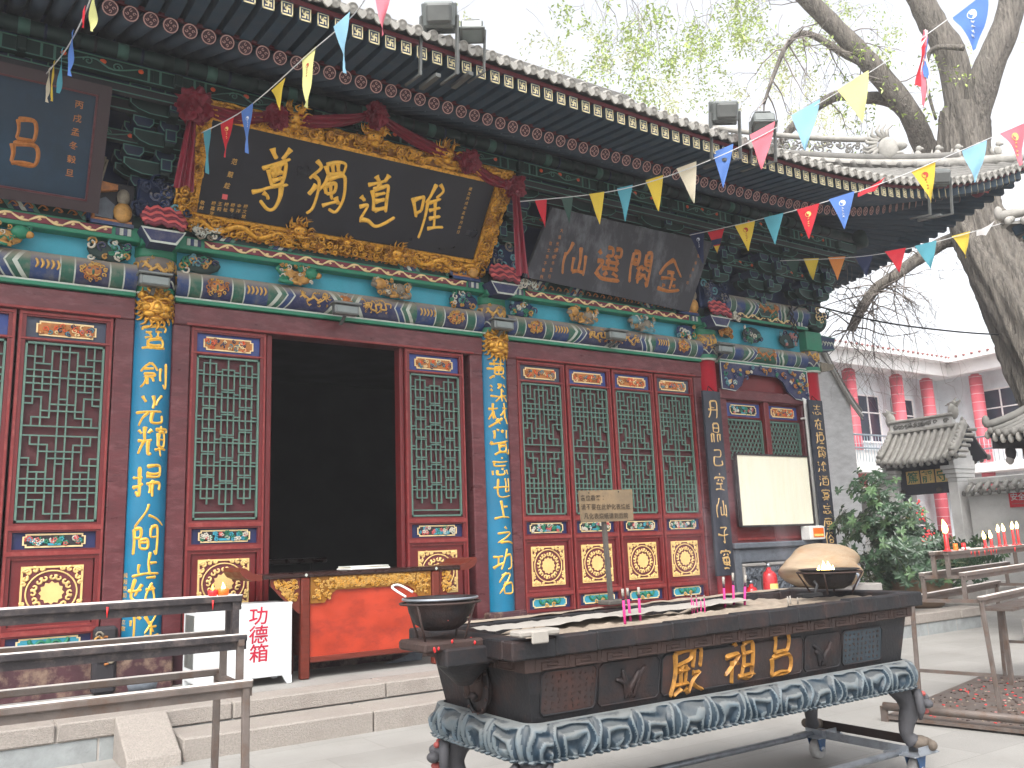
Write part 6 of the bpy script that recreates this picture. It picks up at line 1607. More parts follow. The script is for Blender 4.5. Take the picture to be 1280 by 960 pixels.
mb = MB(); mb.lathe([(.02, 0), (.028, .008), (.03, .034), (.024, .036), (.014, .02)], p, 'candle_orange', 16); mb.build('glass', t); mb = MB(); flame(mb, p+Vector((0, 0, .025)), .042, 'flame', 3); mb.build('flame', t)
p = P1(.11, .05, 1.458); t = thing('glass_candle', 'dim red glass candle beside the burning orange one on the sooty rack', 'candle', p)
mb = MB(); mb.lathe([(.016, 0), (.023, .008), (.025, .03), (.02, .032), (.012, .02)], p, 'candle_red', 16); mb.build('glass', t); mb = MB(); flame(mb, p+Vector((0, 0, .03)), .03, 'flame_orange', 5); mb.build('flame', t)
# far third rack end, right of the pot, and a stone-topped bench by the wall
# ------------------------------------------------------------------ right side of the terrace
mb = MB(); mb.box(10.55, 12.55, 8.62, 9.2, .74, .86, 'slab_stone', .015); mb.box(10.75, 11.0, 8.7, 9.15, ZT, .74, 'slab_stone', .01); mb.box(12.1, 12.35, 8.7, 9.15, ZT, .74, 'slab_stone', .01)
solo(mb, 'stone_bench', 'grey stone slab bench on the terrace, carrying the boulder', 'bench', loc=(11.5, 8.9, ZT))
rr = random.Random(5)
def bf(d):
    k = 1+.12*math.sin(2.2*d.x+1)+.1*math.sin(3*d.y+2*d.z)+.05*math.sin(6*d.x+4*d.z)+.03*math.sin(9*d.z+5*d.x)
    return k*(1-.22*max(0, -d.x))
mb = MB()
vsF = lambda x, y, z: Vector((x, y, max(z, .862) if z < .9 else z))
mb.blob((11.4, 8.9, 1.13), (.93, .42, .33), 'boulder', 48, 28, fn=bf, F=vsF); solo(mb, 'boulder', 'large smooth tan boulder lying on the stone bench behind the fire bowl', 'boulder', loc=(11.4, 8.9, .86))
def extinguisher(x, y, lab, full):
    t = thing('fire_extinguisher', lab, 'fire extinguisher', (x, y, ZT)); k = 1 if full else .8; zb = ZT+(.2 if full else .1)
    mb = MB(); r = .12*k; z = zb
    mb.lathe([(r*.9, z), (r, z+.02), (r, z+.48*k), (r*.93, z+.53*k), (r*.72, z+.57*k), (r*.35, z+.595*k), (r*.3, z+.64*k)], (x, y, 0), 'ext_red', 20); mb.build('cylinder', t)
    mb = MB(); F = cyl_frame(x, y, r+.002); mb.grid(lambda s, q: F((s-.5)*.2*k, z+.2*k+.2*k*q), 8, 1, 'ext_label'); mb.build('label_band', t)
    mb = MB(); mb.lathe([(.025, z+.64*k), (.03, z+.7*k)], (x, y, 0), 'steel', 12); mb.bar((x, y, z+.7*k), (x-.09, y, z+.73*k), .025, .012, 'black_rubber'); mb.bar((x, y, z+.68*k), (x-.08, y, z+.66*k), .02, .01, 'black_rubber'); mb.build('valve', t)
    mb = MB(); mb.tube(spline([(x-.02, y, z+.66*k), (x-.14*k, y, z+.58*k), (x-.17*k, y, z+.35*k), (x-.14*k, y, z+.1*k)], 6), .014, 'black_rubber', 7); mb.build('hose', t)
    mb = MB(); mb.lathe([(r*1.05, ZT), (r*1.05, zb), (r*.9, zb)], (x, y, 0), 'stone_dark', 16); mb.build('stand', t)
extinguisher(10.66, 9.25, 'red fire extinguisher with a yellow label, against the carved stone dado', True)
extinguisher(10.3, 9.3, 'small red fire extinguisher, mostly hidden behind the burner rim beside the taller one', False)
# potted shrub
PX, PY = 14.38, 9.15
t = thing('potted_shrub', 'large bushy shrub with red blossoms in a brown bowl at the terrace corner', 'potted plant', (PX, PY, ZT))
mb = MB(); mb.lathe([(.3, ZT), (.36, ZT+.04), (.5, ZT+.28), (.53, ZT+.42), (.56, ZT+.44), (.56, ZT+.5), (.5, ZT+.5), (.48, ZT+.42)], (PX, PY, 0), 'pot', 36, cap1=False); pot = mb.build('pot', t)
mb = MB(); mb.lathe([(.001, ZT+.46), (.3, ZT+.46), (.49, ZT+.43)], (PX, PY, 0), 'soil', 24, cap0=False, cap1=False); mb.build('soil', t)
rr = random.Random(12); lf = MB(); st = MB(); fl = MB()
def leafblade(mb, p, d, up_, L, W, m):
    """pointed folded leaf"""
    d = d.normalized(); s = d.cross(up_)
    if s.length < 1e-3: s = Vector((1, 0, 0))
    s.normalize(); n = s.cross(d); q = p+d*L
    mid = p+d*L*.5-n*L*.04
    mb.add([p, mid+s*W+n*.25*W, q-n*L*.18, mid-s*W+n*.25*W, mid], [[0, 1, 4], [1, 2, 4], [2, 3, 4], [3, 0, 4]], m)
clumps = []
for i in range(64):                                                 # stems to clump centres
    for _ in range(60):
        u = rr.uniform(-1, 1); v = rr.uniform(0, 1); y = rr.uniform(-.65, .65)
        x = -1.55*(1-v*.35)+3.45*(u*.5+.5)*(1-.25*v) if False else u*1.75
        zz = .55+2.2*v
        # outline: tall lobe on the left, lower lobe spreading right
        env = ((-1.6, .7), (-1.35, 1.7), (-1.15, 2.15), (-.95, 2.1), (-.6, 1.6), (-.1, 1.25), (.4, 1.15), (.8, 1.3), (1.3, 1.2), (1.75, .75)); x = rr.uniform(-1.55, 1.7)
        for (xa, za), (xb, zb_) in zip(env, env[1:]):
            if xa <= x <= xb: hi = za+(zb_-za)*(x-xa)/(xb-xa)
        lo = .3+.22*abs(x); zz = rr.uniform(lo, max(lo+.05, hi))
        if rr.random() < (hi-lo)/1.9+.15: break
    clumps.append(Vector((PX+x, PY+y, ZT+zz)))
clumps += [Vector((PX-1.2+.05*k, PY+.1*k-.2, ZT+1.9+.08*k)) for k in range(4)]
for c in clumps:
    b = Vector((PX+rr.uniform(-.2, .2), PY+rr.uniform(-.2, .2), ZT+.44)); m_ = b.lerp(c, .5)+Vector((rr.uniform(-.1, .1), 0, .15)); P = spline([b, m_, c], 6); st.tube(P, [.018-.011*k/(len(P)-1) for k in range(len(P))], 'shrub_stem', 5)
    for q in range(14):
        e = c+Vector((rr.gauss(0, .17), rr.gauss(0, .18), rr.gauss(0, .14))); ax = (e-Vector((PX, PY, ZT+.8))).normalized(); m = 'shrub_leaf' if rr.random() < .86 else 'shrub_leaf_pale'
        st.tube([c, e], .004, 'shrub_stem', 3)
        for k in range(rr.choice((6, 7, 8))):                        # palmate rosette of leaves
            a = 2*math.pi*k/7+rr.uniform(-.3, .3); s1 = ax.cross(Vector((0, 0, 1))); s1 = s1.normalized() if s1.length > .01 else Vector((1, 0, 0)); s2 = s1.cross(ax)
            d = s1*math.cos(a)+s2*math.sin(a)+ax*rr.uniform(.0, .5)+Vector((0, 0, -.25)); leafblade(lf, e, d, ax, rr.uniform(.085, .15), rr.uniform(.02, .034), m)
lf.build('foliage', t); st.build('stems', t)
for px, py in ((1150, 640), (1153, 648), (1158, 664), (1163, 668), (1160, 676), (1148, 632), (1156, 672)):
    p = at_y(px, py, PY-.75)
    for k in range(7): fl.blob(p+Vector((rr.gauss(0, .045), rr.uniform(-.03, .03), rr.gauss(0, .045))), (.02, .014, .016), 'flower_red', 7, 5)
fl.build('blossoms', t)
# grey wall with a swept tile coping beyond the corner column
t = thing('screen_wall', 'pale grey wall with a concave swept tile coping, between the hall corner and the gateway', 'wall', (15, 11.0, 0))
cop = [at_y(x, y, 11.0) for x, y in ((1008, 395), (1022, 425), (1040, 460), (1062, 497), (1080, 519), (1100, 532), (1118, 534))]
cs = spline([Vector((13.3, 11, cop[0].z+.5))]+cop, 6); F = facade(11.0)
xr = at_y(1077, 640, 11).x
cs2 = [p for p in cs if p.x < xr+.05]; cs = [p for p in cs if p.x < xr+.35]
mb = MB(); mb.prism([(13.3, .0), (cs2[-1].x, .0)]+[(p.x, p.z-.1) for p in cs2[::-1]], F, -.35, 0, 'brick_grey'); mb.build('wall', t)
mb = MB(); mb.tube([p+Vector((0, -.02, -.02)) for p in cs], .055, 'tile_pale', 8); mb.tube([p+Vector((0, -.08, -.13)) for p in cs], .02, 'wall_grey', 6); mb.tube([p+Vector((0, -.06, -.2)) for p in cs], .02, 'tile_pale', 6)
for i in range(0, len(cs)-1):
    for q in (.0, .5):
        p = cs[i].lerp(cs[i+1], q); mb.lathe([(.035, -.06), (.035, .0), (.01, .01)], p+Vector((0, -.08, -.04)), 'tile', 8, Matrix.Rotation(rad(90), 3, 'X'))
mb.build('coping', t)
# ------------------------------------------------------------------ gateway in the east wall
GX = 20.0; Y0, Y1 = 11.44, 13.5
gt = thing('gateway', 'grey brick gateway with a curved tile roof and three gold name panels, facing the courtyard', 'gateway', (GX, 12.4, 0))
F = frame((GX, 0, 0), (0, -1, 0), (0, 0, 1))                         # u = -Y, w towards -X (the viewer)
def Y_(px, py, X=GX): return at_x(px, py, X).y
mb = MB(); pw_ = .52
for y, pq in ((Y0, .24), (Y1-pw_, pw_)):
    mb = MB(); mb.box(GX, GX+.75, y, y+pq, 0, 2.75, 'wall_grey', .01)
    for k in range(4): mb.box(GX-.05*k, GX+.75, y-.02*k, y+pq+.02*k, 2.75+.1*k+.002, 2.848+.1*k, 'wall_grey', .008)
    mb.build('pier', gt)
mb = MB(); mb.box(GX+.12, GX+.3, Y0+.24-.05, Y1-pw_+.05, 2.52, 3.22, 'gate_dark', .01); mb.box(GX+.15, GX+.4, Y0+.24-.05, Y0+.24+.07, 0, 2.52, 'gate_dark', .01); mb.box(GX+.15, GX+.4, Y1-pw_-.07, Y1-pw_+.05, 0, 2.52, 'gate_dark', .01); mb.box(GX+.1, GX+.75, Y0+.24, Y1-pw_, 3.2, 3.3, 'gate_dark'); mb.build('lintel', gt)
yc = (Y0+Y1)/2
for i, ch in enumerate('篤靜守'):
    y = 12.62-.385*i; u = -y; mb = MB(); Fp_ = frame((GX+.115, 0, 0), (0, -1, 0), (0, 0, 1)); mb.fbox(Fp_, u-.17, u+.17, 2.78, 3.1, 0, .02, 'ornament'); p = mb.build('name_panel', gt)
    m = MB(); text(m, frame((GX+.092, 0, 0), (0, -1, 0), (0, 0, 1)), ch, .3, u, 2.94, 'bright_green', .003); m.build('lettering', p)
for y in (yc-.5, yc+.45):
    mb = MB(); mb.lathe([(.07, 0), (.07, .05), (.04, .07)], (GX+.12, y, 2.6), 'post_grey', 6, Matrix.Rotation(rad(-90), 3, 'Y')); mb.build('door_stud', gt)
mb = MB(); y = Y1-pw_-.1; mb.box(GX+.1, GX+.14, y-.1, y+.06, 1.75, 2.35, 'ornament', .004); mb.build('vertical_plate', gt)
def gsurf(s, t, side):                                               # s along Y, t up the slope
    y = 11.2+2.1*s; d = t*.7
    z = 3.28+.56*t+.27*t*t+.1*(abs(2*s-1)**3)*(1-t)
    return Vector((GX-.35+d if side < 0 else GX+1.05-d, y, z))
mb = MB()
for sd_ in (-1, 1):
    mb.grid(lambda s, t: gsurf(s, t, sd_), 16, 8, 'tile_pale')
    mb.grid(lambda s, t: gsurf(s, t, sd_)-Vector((0, 0, .07)), 16, 8, 'gate_dark')
    for k in range(12):
        P = [gsurf((k+.5)/12, j/10, sd_)+Vector((0, 0, .04)) for j in range(11)]; mb.tube(P, .052, 'tile_pale', 8)
        if sd_ < 0: mb.blob(P[0]+Vector((-.02, 0, -.01)), (.04, .07, .07), 'tile_pale', 8, 6)
        p = gsurf(k/12, 0, sd_); mb.blob(p+Vector((-.0, 0, -.05)), (.03, .07, .075), 'tile', 8, 6)
mb.build('roof', gt)
mb = MB(); zr = 4.08; Y0r, Y1r = 11.62, 13.1; mb.box(GX+.23, GX+.47, Y0r-.1, Y1r+.1, zr, zr+.08, 'tile_pale', .02); mb.box(GX+.28, GX+.42, Y0r-.1, Y1r+.1, zr+.08, zr+.28, 'wall_grey', .01); mb.box(GX+.23, GX+.47, Y0r-.12, Y1r+.12, zr+.28, zr+.35, 'tile_pale', .02)
rr = random.Random(2)
for q in range(26):
    P = spiral(-(Y0r+(Y1r-Y0r)*rr.random()), zr+.18, .06, 1, rr.uniform(0, 6), 1, 7); mb.tube([Vector((GX+.27, -a, b)) for a, b in P], .016, 'tile', 5)
for y, s in ((Y0r-.1, -1), (Y1r+.1, 1)):
    mb.blob((GX+.35, y, zr+.38), (.1, .13, .2), 'tile_pale', 10, 8)
    for q in range(6): mb.tube([Vector((GX+.35, y+s*.06*math.cos(q), zr+.42)), Vector((GX+.35, y+s*(.02+.035*q), zr+.6)), Vector((GX+.35, y+s*(.12-.06*q), zr+.7-.03*q))], [.055, .04, .012], 'tile_pale', 6)
    P = [gsurf(0 if s < 0 else 1, j/8, -1)+Vector((0, -s*.1, .1)) for j in range(9)]; mb.tube(P, .07, 'tile_pale', 8)
    for j in range(0, 8):
        q = P[j].lerp(P[j+1], .5); mb.blob(q+Vector((0, 0, .08)), (.05, .04, .07), 'tile_pale', 8, 6)
mb.build('ridge', gt)
mb = MB()
for k in range(7): mb.box(GX-.1+.06*k, GX+.8-.06*k, Y0-.02, Y0+.1, 3.14+.12*k, 3.26+.12*k, 'wall_grey')
for k in range(6): mb.tube([Vector((GX-.25+.12*k, Y0-.42, 3.3+.13*k)), Vector((GX-.25+.12*k, Y0-.01, 3.36+.13*k))], .04, 'tile_pale', 7)
mb.build('gable', gt)
mb = MB()
for k in range(7): mb.box(GX-.1+.06*k, GX+.8-.06*k, Y1-.3, Y1-.2, 3.14+.12*k, 3.26+.12*k, 'wall_grey')
mb.build('gable', gt)
# courtyard wall with tiled coping, on both sides of the gateway
def coped_wall(y0, y1, h, lab):
    t = thing('courtyard_wall', lab, 'wall', (GX+.3, (y0+y1)/2, 0)); mb = MB(); mb.box(GX+.2, GX+.5, y0, y1, 0, h, 'wall_grey'); mb.box(GX+.17, GX+.53, y0, y1, 0, 1.15, 'wall_grey', .01); mb.build('wall', t)
    mb = MB(); mb.box(GX+.22, GX+.48, y0, y1, h+.26, h+.42, 'wall_grey', .03); mb.box(GX+.1, GX+.6, y0, y1, h, h+.05, 'wall_grey', .01); n = int((y1-y0)/.2)
    for k in range(n):
        y = y0+(y1-y0)*(k+.5)/n
        for s in (-1, 1): mb.tube([Vector((GX+.35+s*.08, y, h+.3)), Vector((GX+.35+s*.36, y, h+.13))], .055, 'tile_pale', 7); mb.blob((GX+.35+s*.37, y, h+.12), (.03, .06, .06), 'tile_pale', 8, 6); mb.blob((GX+.35+s*.33, y+.1, h+.06), (.03, .055, .07), 'tile', 8, 6)
    mb.build('coping', t)
coped_wall(3.2, Y0-.1, 2.4, 'grey plastered courtyard wall with a tile coping and the red safety sign'); coped_wall(Y1+.1, 15.6, 2.4, 'grey plastered courtyard wall with a tile coping, hidden behind the potted shrub')
p = at_x(1275, 624, GX+.16); t = thing('safety_sign', 'small red sign with white characters on the grey courtyard wall', 'sign', p); Fg = frame((GX+.168, 0, 0), (0, -1, 0), (0, 0, 1))
u0 = -p.y-.24; mb = MB(); mb.fbox(Fg, u0, u0+.72, p.z-.17, p.z+.18, -.01, .012, 'sign_red'); mb.build('panel', t)
mb = MB()
for i, ch in enumerate('安全出口'): text(mb, frame((GX+.155, 0, 0), (0, -1, 0), (0, 0, 1)), ch, .17, u0+.12+i*.165, p.z+.06, 'box_white', .003)
mb.fbox(Fg, u0+.05, u0+.67, p.z-.1, p.z-.085, .012, .014, 'rose'); mb.build('lettering', t)
mb = MB(); mb.box(18.4, 19.6, 10.2, 12.0, .02, .42, 'slab_stone', .03); mb.box(18.5, 19.5, 10.3, 11.9, .42, .5, 'slab_stone', .02); solo(mb, 'stone_slab', 'low pale stone slab in front of the gateway', 'stone slab', loc=(19, 11.2, 0))
# ------------------------------------------------------------------ two-storey building with red columns
BXC, BYC = 28.0, 16.0
bd_ = thing('tiled_building', 'white tiled two storey building with red columns and long balconies, behind the gateway', 'building', (BXC, BYC, 0))
mb = MB(); mb.box(10, BXC+9, BYC+.75, BYC+9, 0, 7.1, 'far_tile'); mb.box(BXC+.75, BXC+9, -8, BYC+.75, 0, 7.1, 'far_tile'); mb.build('wall', bd_)
mb = MB()
for z in (3.4, 6.75):
    mb.box(10, BXC+2, BYC-.15, BYC+1.9, z, z+.3, 'far_white', .02); mb.box(BXC-.15, BXC+2, -8, BYC-.15, z, z+.3, 'far_white', .02)
for z in (4.05,):
    pass
mb.box(10, BXC-.1, BYC-.28, BYC-.16, 6.65, 7.1, 'far_white', .01); mb.box(BXC-.28, BXC-.16, -8, BYC-.1, 6.65, 7.1, 'far_white', .01)
mb.build('floor_slab', bd_)
mb = MB(); mb.prism([(10, 7.05), (BXC-.6, 7.05), (BXC-.6, 7.2), (10, 7.2)], facade(BYC-.6), -10, .0, 'far_white'); mb.box(BXC-.65, BXC+10, -8, BYC-.6, 7.05, 7.2, 'far_white')
for k in range(70): mb.blob((10+.26*k, BYC-.62, 7.2), (.05, .04, .04), 'rose', 6, 5); mb.blob((BXC-.66, BYC-.6-.26*k, 7.2), (.04, .05, .04), 'rose', 6, 5)
vs = [(10, BYC-.6, 7.21), (BXC-.62, BYC-.6, 7.21), (BXC+4, BYC+4.5, 7.5), (10, BYC+4.5, 7.5)]; mb.add(vs, [[0, 1, 2, 3]], 'rose')
vs = [(BXC-.63, BYC-.6, 7.21), (BXC-.63, -8, 7.21), (BXC+4, -8, 7.5), (BXC+4, BYC+4.5, 7.5)]; mb.add(vs, [[0, 1, 2, 3]], 'rose'); mb.build('roof', bd_)
cols = [(x, BYC+.25) for x in (12.6, 15.6, 18.4, 21.0, 23.15, 25.6)]+[(BXC+.2, BYC+.25)]+[(BXC+.25, y) for y in (15.1-.0, 12.4, 9.8, 7.2)]
cols[6] = (27.3, BYC+.25)
for (x, y) in cols:
    mb = MB(); mb.tube([(x, y, .0), (x, y, 6.6)], .2, 'far_column', 16); mb.tube([(x, y, 6.5), (x, y, 6.66)], .13, 'far_column', 12)
    for k in range(24): mb.tube([(x, y, .28*k+.1), (x, y, .28*k+.115)], .203, 'far_joint', 16)
    mb.build('column', bd_)
def window(x, y, z, w_, h, along):
    mb = MB(); F = frame((x, y, z), (1, 0, 0), (0, 0, 1)) if along == 'x' else frame((x, y, z), (0, -1, 0), (0, 0, 1))
    mb.fbox(F, -w_/2, w_/2, 0, h, -.02, .02, 'glass_dark'); wn = mb.build('window', bd_); mb = MB()
    for (a, b, c, d) in ((-w_/2-.04, w_/2+.04, h, h+.05), (-w_/2-.04, w_/2+.04, -.05, 0), (-w_/2-.04, -w_/2, 0, h), (w_/2, w_/2+.04, 0, h), (-.02, .02, 0, h), (-w_/2, w_/2, h*.62, h*.62+.04)): mb.fbox(F, a, b, c, d, 0, .05, 'far_white')
    mb.build('frame', wn)
for x in (13.9, 16.9, 19.7, 22.3, 24.6, 26.5):
    for z in (.9, 4.5): window(x, BYC+.72, z, 1.1, 1.45, 'x')
for y in (14.6, 11.2, 8.6):
    for z in (.9, 4.5): window(BXC+.72, y, z, 1.5, 1.6, 'y')
mb = MB()
for z0 in (3.7,):
    for (a, b) in (((10, BYC-.1, 0), (BXC, BYC-.1, 0)), ((BXC-.1, BYC-.1, 0), (BXC-.1, -6, 0))):
        a = Vector(a); b = Vector(b); L = (b-a).length; n = int(L/.14)
        for z in (4.55, 4.15): mb.tube([a+Vector((0, 0, z)), b+Vector((0, 0, z))], .028, 'rail_metal', 6)
        for k in range(n): p = a.lerp(b, k/n); mb.tube([p+Vector((0, 0, z0)), p+Vector((0, 0, 4.55))], .011, 'rail_metal', 4)
mb.build('balcony_railing', bd_)
mb = MB(); mb.box(10, BXC-.2, BYC-.05, BYC+.05, 3.7, 4.1, 'far_white'); mb.build('parapet', bd_)
# ------------------------------------------------------------------ small double-eaved pavilion at the right edge
KC = Vector((14.0, 6.0, 0)); A0 = math.atan2(1.07, -.65)
ks = thing('pavilion', 'small pavilion with grey tile roof and dark brackets, in front of the thick tree', 'pavilion', KC)
def hexp(k, r, z): a = A0+k*math.pi/3; return KC+Vector((r*math.cos(a), r*math.sin(a), z))
def hexroof(r0, r1, z0, z1, name):
    mb = MB()
    for k in range(6):
        a, b = hexp(k, r0, z0), hexp(k+1, r0, z0); c, d = hexp(k, r1, z1), hexp(k+1, r1, z1)
        def S(s, t):
            q = a.lerp(b, s).lerp(c.lerp(d, s), t); q.z += -.12*math.sin(math.pi*t)+.12*abs(2*s-1)**2*(1-t); return q
        mb.grid(S, 8, 6, 'tile'); mb.grid(lambda s, t: S(s, t)-Vector((0, 0, .06)), 8, 6, 'rafter_blue')
        n = 7
        for i in range(n):
            s = (i+.5)/n; tm = 1 if abs(s-.5) < .2 else .85
            P = [S(s, tm*j/6)+Vector((0, 0, .035)) for j in range(7)]; mb.tube(P, .045, 'tile', 7); mb.blob(P[0], (.05, .05, .055), 'tile', 8, 6); p = S(i/n, 0); mb.blob(p-Vector((0, 0, .05)), (.045, .045, .07), 'tile_pale', 7, 5)
        P = [S(0, j/8)+Vector((0, 0, .1)) for j in range(9)]; mb.tube(P, [.065]*9, 'tile', 8); mb.blob(P[0]+Vector((0, 0, .06)), (.06, .06, .1), 'tile', 8, 6)
    mb.build(name, ks)
    mb = MB()
    for k in range(6):
        for i in range(6):
            s = (i+.5)/6; o_ = hexp(k, r0-.06, z0-.07).lerp(hexp(k+1, r0-.06, z0-.07), s); q = hexp(k, r0*.5, z0+.12).lerp(hexp(k+1, r0*.5, z0+.12), s); mb.bar(o_, q, .06, .07, 'shade_wood')
        a, b = hexp(k, r0*.6, z0-.22), hexp(k+1, r0*.6, z0-.22); mb.bar(a, b, .12, .3, 'shade_wood')
        mb.bar(hexp(k, r0*.55, z0-.1), hexp(k, r0*.96, z0-.06), .12, .16, 'shade_wood'); mb.blob(hexp(k, r0*.78, z0-.22), (.08, .08, .12), 'shade_wood', 8, 6)
    mb.build('bracket_ring', ks)
hexroof(1.25, .12, 2.98, 3.75, 'roof')
mb = MB()
mb.lathe([(.16, 3.73), (.2, 3.85), (.1, 3.95), (.16, 4.09), (.02, 4.25)], KC, 'tile_pale', 14); mb.build('finial', ks)
for k in range(6):
    mb = MB(); p = hexp(k, .75, 0); mb.tube([p+Vector((0, 0, .3)), p+Vector((0, 0, 2.95))], .07, 'rafter_red', 12); mb.build('post', ks)
mb = MB(); mb.lathe([(.02, 0), (.055, .04), (.06, .08), (.03, .13), (.01, .2)], hexp(0, 1.0, 2.58), 'slab_stone', 12); mb.build('hanging_stone', ks)
mb = MB(); P = [hexp(k, 1.15, .0) for k in range(6)]; mb.add(P+[p+Vector((0, 0, .3)) for p in P], [[0, 1, 2, 3, 4, 5], [6, 7, 8, 9, 10, 11]]+[[i, (i+1) % 6, 6+(i+1) % 6, 6+i] for i in range(6)], 'slab_stone'); mb.build('plinth', ks)
# stand beside the right rack: low grey rail
mb = MB(); a = at_x(1246, 762, 9.2); mb.bar(a, a+Vector((1.6, .35, 0)), .3, .03, 'steel_rust'); 
for q in (.15, 1.4): mb.bar(a+Vector((q, .2*q, 0)), Vector((a.x+q, a.y+.2*q, 0)), .04, .04, 'steel_rust')
solo(mb, 'low_stand', 'low grey metal stand on the paving behind the rack of lit candles', 'stand', loc=(a.x, a.y, 0))
# ------------------------------------------------------------------ old pagoda trees
def limb(mb, P, r0, r1, m='bark', k=5, n=9, rough=.12, seed=0):
    rr = random.Random(seed); S = spline(P, k); L = len(S)-1
    mb.tube(S, [(r0+(r1-r0)*i/L)*(1+rr.uniform(-rough, rough)*.5) for i in range(L+1)], m, n); return S
def ribbed_trunk(mb, P, r0, r1, seed=0, n=90, k=14):
    """trunk with vertical bark ridges"""
    rr = random.Random(seed); S = spline(P, k); L = len(S)-1; vs = []
    ph = [rr.uniform(0, 6) for _ in range(8)]
    for i, p in enumerate(S):
        t = (S[min(i+1, L)]-S[max(i-1, 0)]).normalized(); x = t.cross(Vector((0, 1, 0))).normalized(); y = t.cross(x); R = r0+(r1-r0)*i/L
        for j in range(n):
            a = 2*math.pi*j/n
            f = 1+.09*math.sin(3*a+ph[0]+i*.1)+.035*math.sin(21*a+ph[3]+.8*math.sin(i*.35+ph[4]))+.06*math.sin(7*a+ph[1]+.25*i)+.05*math.sin(13*a+ph[2]+.6*math.sin(i*.5))+rr.uniform(-.03, .03)
            vs.append(p+x*(R*f*math.cos(a))+y*(R*f*math.sin(a)))
    mb.add(vs, [[i*n+j, i*n+(j+1) % n, (i+1)*n+(j+1) % n, (i+1)*n+j] for i in range(L) for j in range(n)], 'bark', True)
def twigs(mb, lf, base, d, L, r, depth, rr, droop=.3, leaf=0., tips=None):
    """recursive twigs"""
    P = [Vector(base)]; d = Vector(d).normalized(); n = 4
    for i in range(n):
        d = (d+Vector((rr.gauss(0, .2), rr.gauss(0, .2), rr.gauss(0, .2)-droop*.28))).normalized(); P.append(P[-1]+d*(L/n))
    mb.tube(P, [r*(1-.65*i/n) for i in range(n+1)], 'twig' if r < .03 else 'bark', 5 if r > .012 else 3)
    if depth == 0:
        if leaf > 0 and lf is not None:
            for i in range(1, n+1):
                for q in range(int(leaf)):
                    p = P[i]+Vector((rr.gauss(0, .09), rr.gauss(0, .09), rr.gauss(0, .09))); leafblade(lf, p, Vector((rr.gauss(0, 1), rr.gauss(0, 1), rr.gauss(0, .6)-.3)), Vector((rr.gauss(0, .4), rr.gauss(0, .4), 1)), rr.uniform(.08, .15), rr.uniform(.018, .032), 'spring_leaf')
        return
    for q in range(rr.choice((2, 3, 3))):
        i = rr.choice((2, 3, 4, 4)); s = Vector((rr.gauss(0, 1), rr.gauss(0, 1), rr.gauss(0, .6))).normalized()
        twigs(mb, lf, P[i], d*.75+s*.75, L*rr.uniform(.55, .85), r*.5, depth-1, rr, droop, leaf)
t = thing('pagoda_tree', 'thick old pagoda tree with furrowed grey bark, leaning behind the upswept roof corner', 'tree', (21, 10.2, 0))
TXp = 18.6; rr = random.Random(77)
T_ = [(1372, 640), (1348, 560), (1308, 470), (1271, 390), (1234, 310), (1214, 250), (1208, 190), (1204, 135)]
P = [at_x(x, y, TXp) for x, y in T_]; P = [Vector((P[0].x+.1, P[0].y-.1, -.2))]+P; t.location = (P[0].x, P[0].y, 0)
mb = MB(); ribbed_trunk(mb, P, .7, .47, 3); mb.build('trunk', t)
mb = MB()
a1 = [P[-2]]+[at_x(x, y, TXp-.3*i) for i, (x, y) in enumerate(((1192, 80), (1165, 28), (1140, -20), (1110, -80)))]; limb(mb, a1, .36, .22, n=14, seed=1)
a2 = [P[-2]]+[at_x(x, y, TXp+.2*i) for i, (x, y) in enumerate(((1232, 95), (1255, 40), (1268, -10), (1280, -90)))]; limb(mb, a2, .34, .25, n=14, seed=2)
a3 = [P[-4], at_x(1200, 235, 19.2), at_x(1160, 190, 18.8), at_x(1136, 140, 18.2), at_x(1087, 79, 17.4), at_x(1045, 35, 16.8), at_x(1005, -5, 16.2), at_x(960, -50, 15.6)]; s3 = limb(mb, a3, .3, .17, n=14, seed=3)
a4 = [at_x(1150, 165, 18.5), at_x(1115, 127, 18.2), at_x(1075, 122, 17.6), at_x(1046, 120, 17), at_x(1015, 138, 16.6), at_x(985, 165, 16.2), at_x(968, 192, 16)]; s4 = limb(mb, a4, .17, .08, n=9, seed=4)
a5 = [P[-4], at_x(1190, 300, 18.5), at_x(1150, 322, 18), at_x(1118, 345, 17.2), at_x(1094, 362, 16.9), at_x(1076, 388, 16.6), at_x(1064, 412, 16.4)]; s5 = limb(mb, a5, .17, .1, n=10, seed=5)
a6 = [at_x(1092, 85, 17.4), at_x(1060, 70, 17), at_x(1010, 42, 16.4), at_x(985, 55, 16), at_x(968, 92, 15.6), at_x(955, 130, 15.4)]; s6 = limb(mb, a6, .1, .035, n=7, seed=6)
a7 = [at_x(1172, 40, 18), at_x(1150, 110, 18), at_x(1165, 170, 18.2), at_x(1180, 210, 18.4)]; limb(mb, [at_x(1205, 60, 18.2), at_x(1165, 62, 18.0), at_x(1158, 100, 18), at_x(1170, 150, 18.2)], .07, .03, n=7)
mb.build('limbs', t)
tw = MB(); lf = MB()
for S, n, L, r, dr, lv in ((s6, 16, .9, .022, .9, 0), (s4, 14, .8, .02, .4, 1), (s5, 26, 1.15, .02, .5, 0), (s3, 14, 1.0, .022, .3, 2)):
    for q in range(n):
        p = S[rr.randrange(len(S)//3, len(S))]; twigs(tw, lf, p, (rr.gauss(0, 1), rr.gauss(0, .6), rr.gauss(0, .5)), L*rr.uniform(.7, 1.3), r, 2, rr, dr, lv)
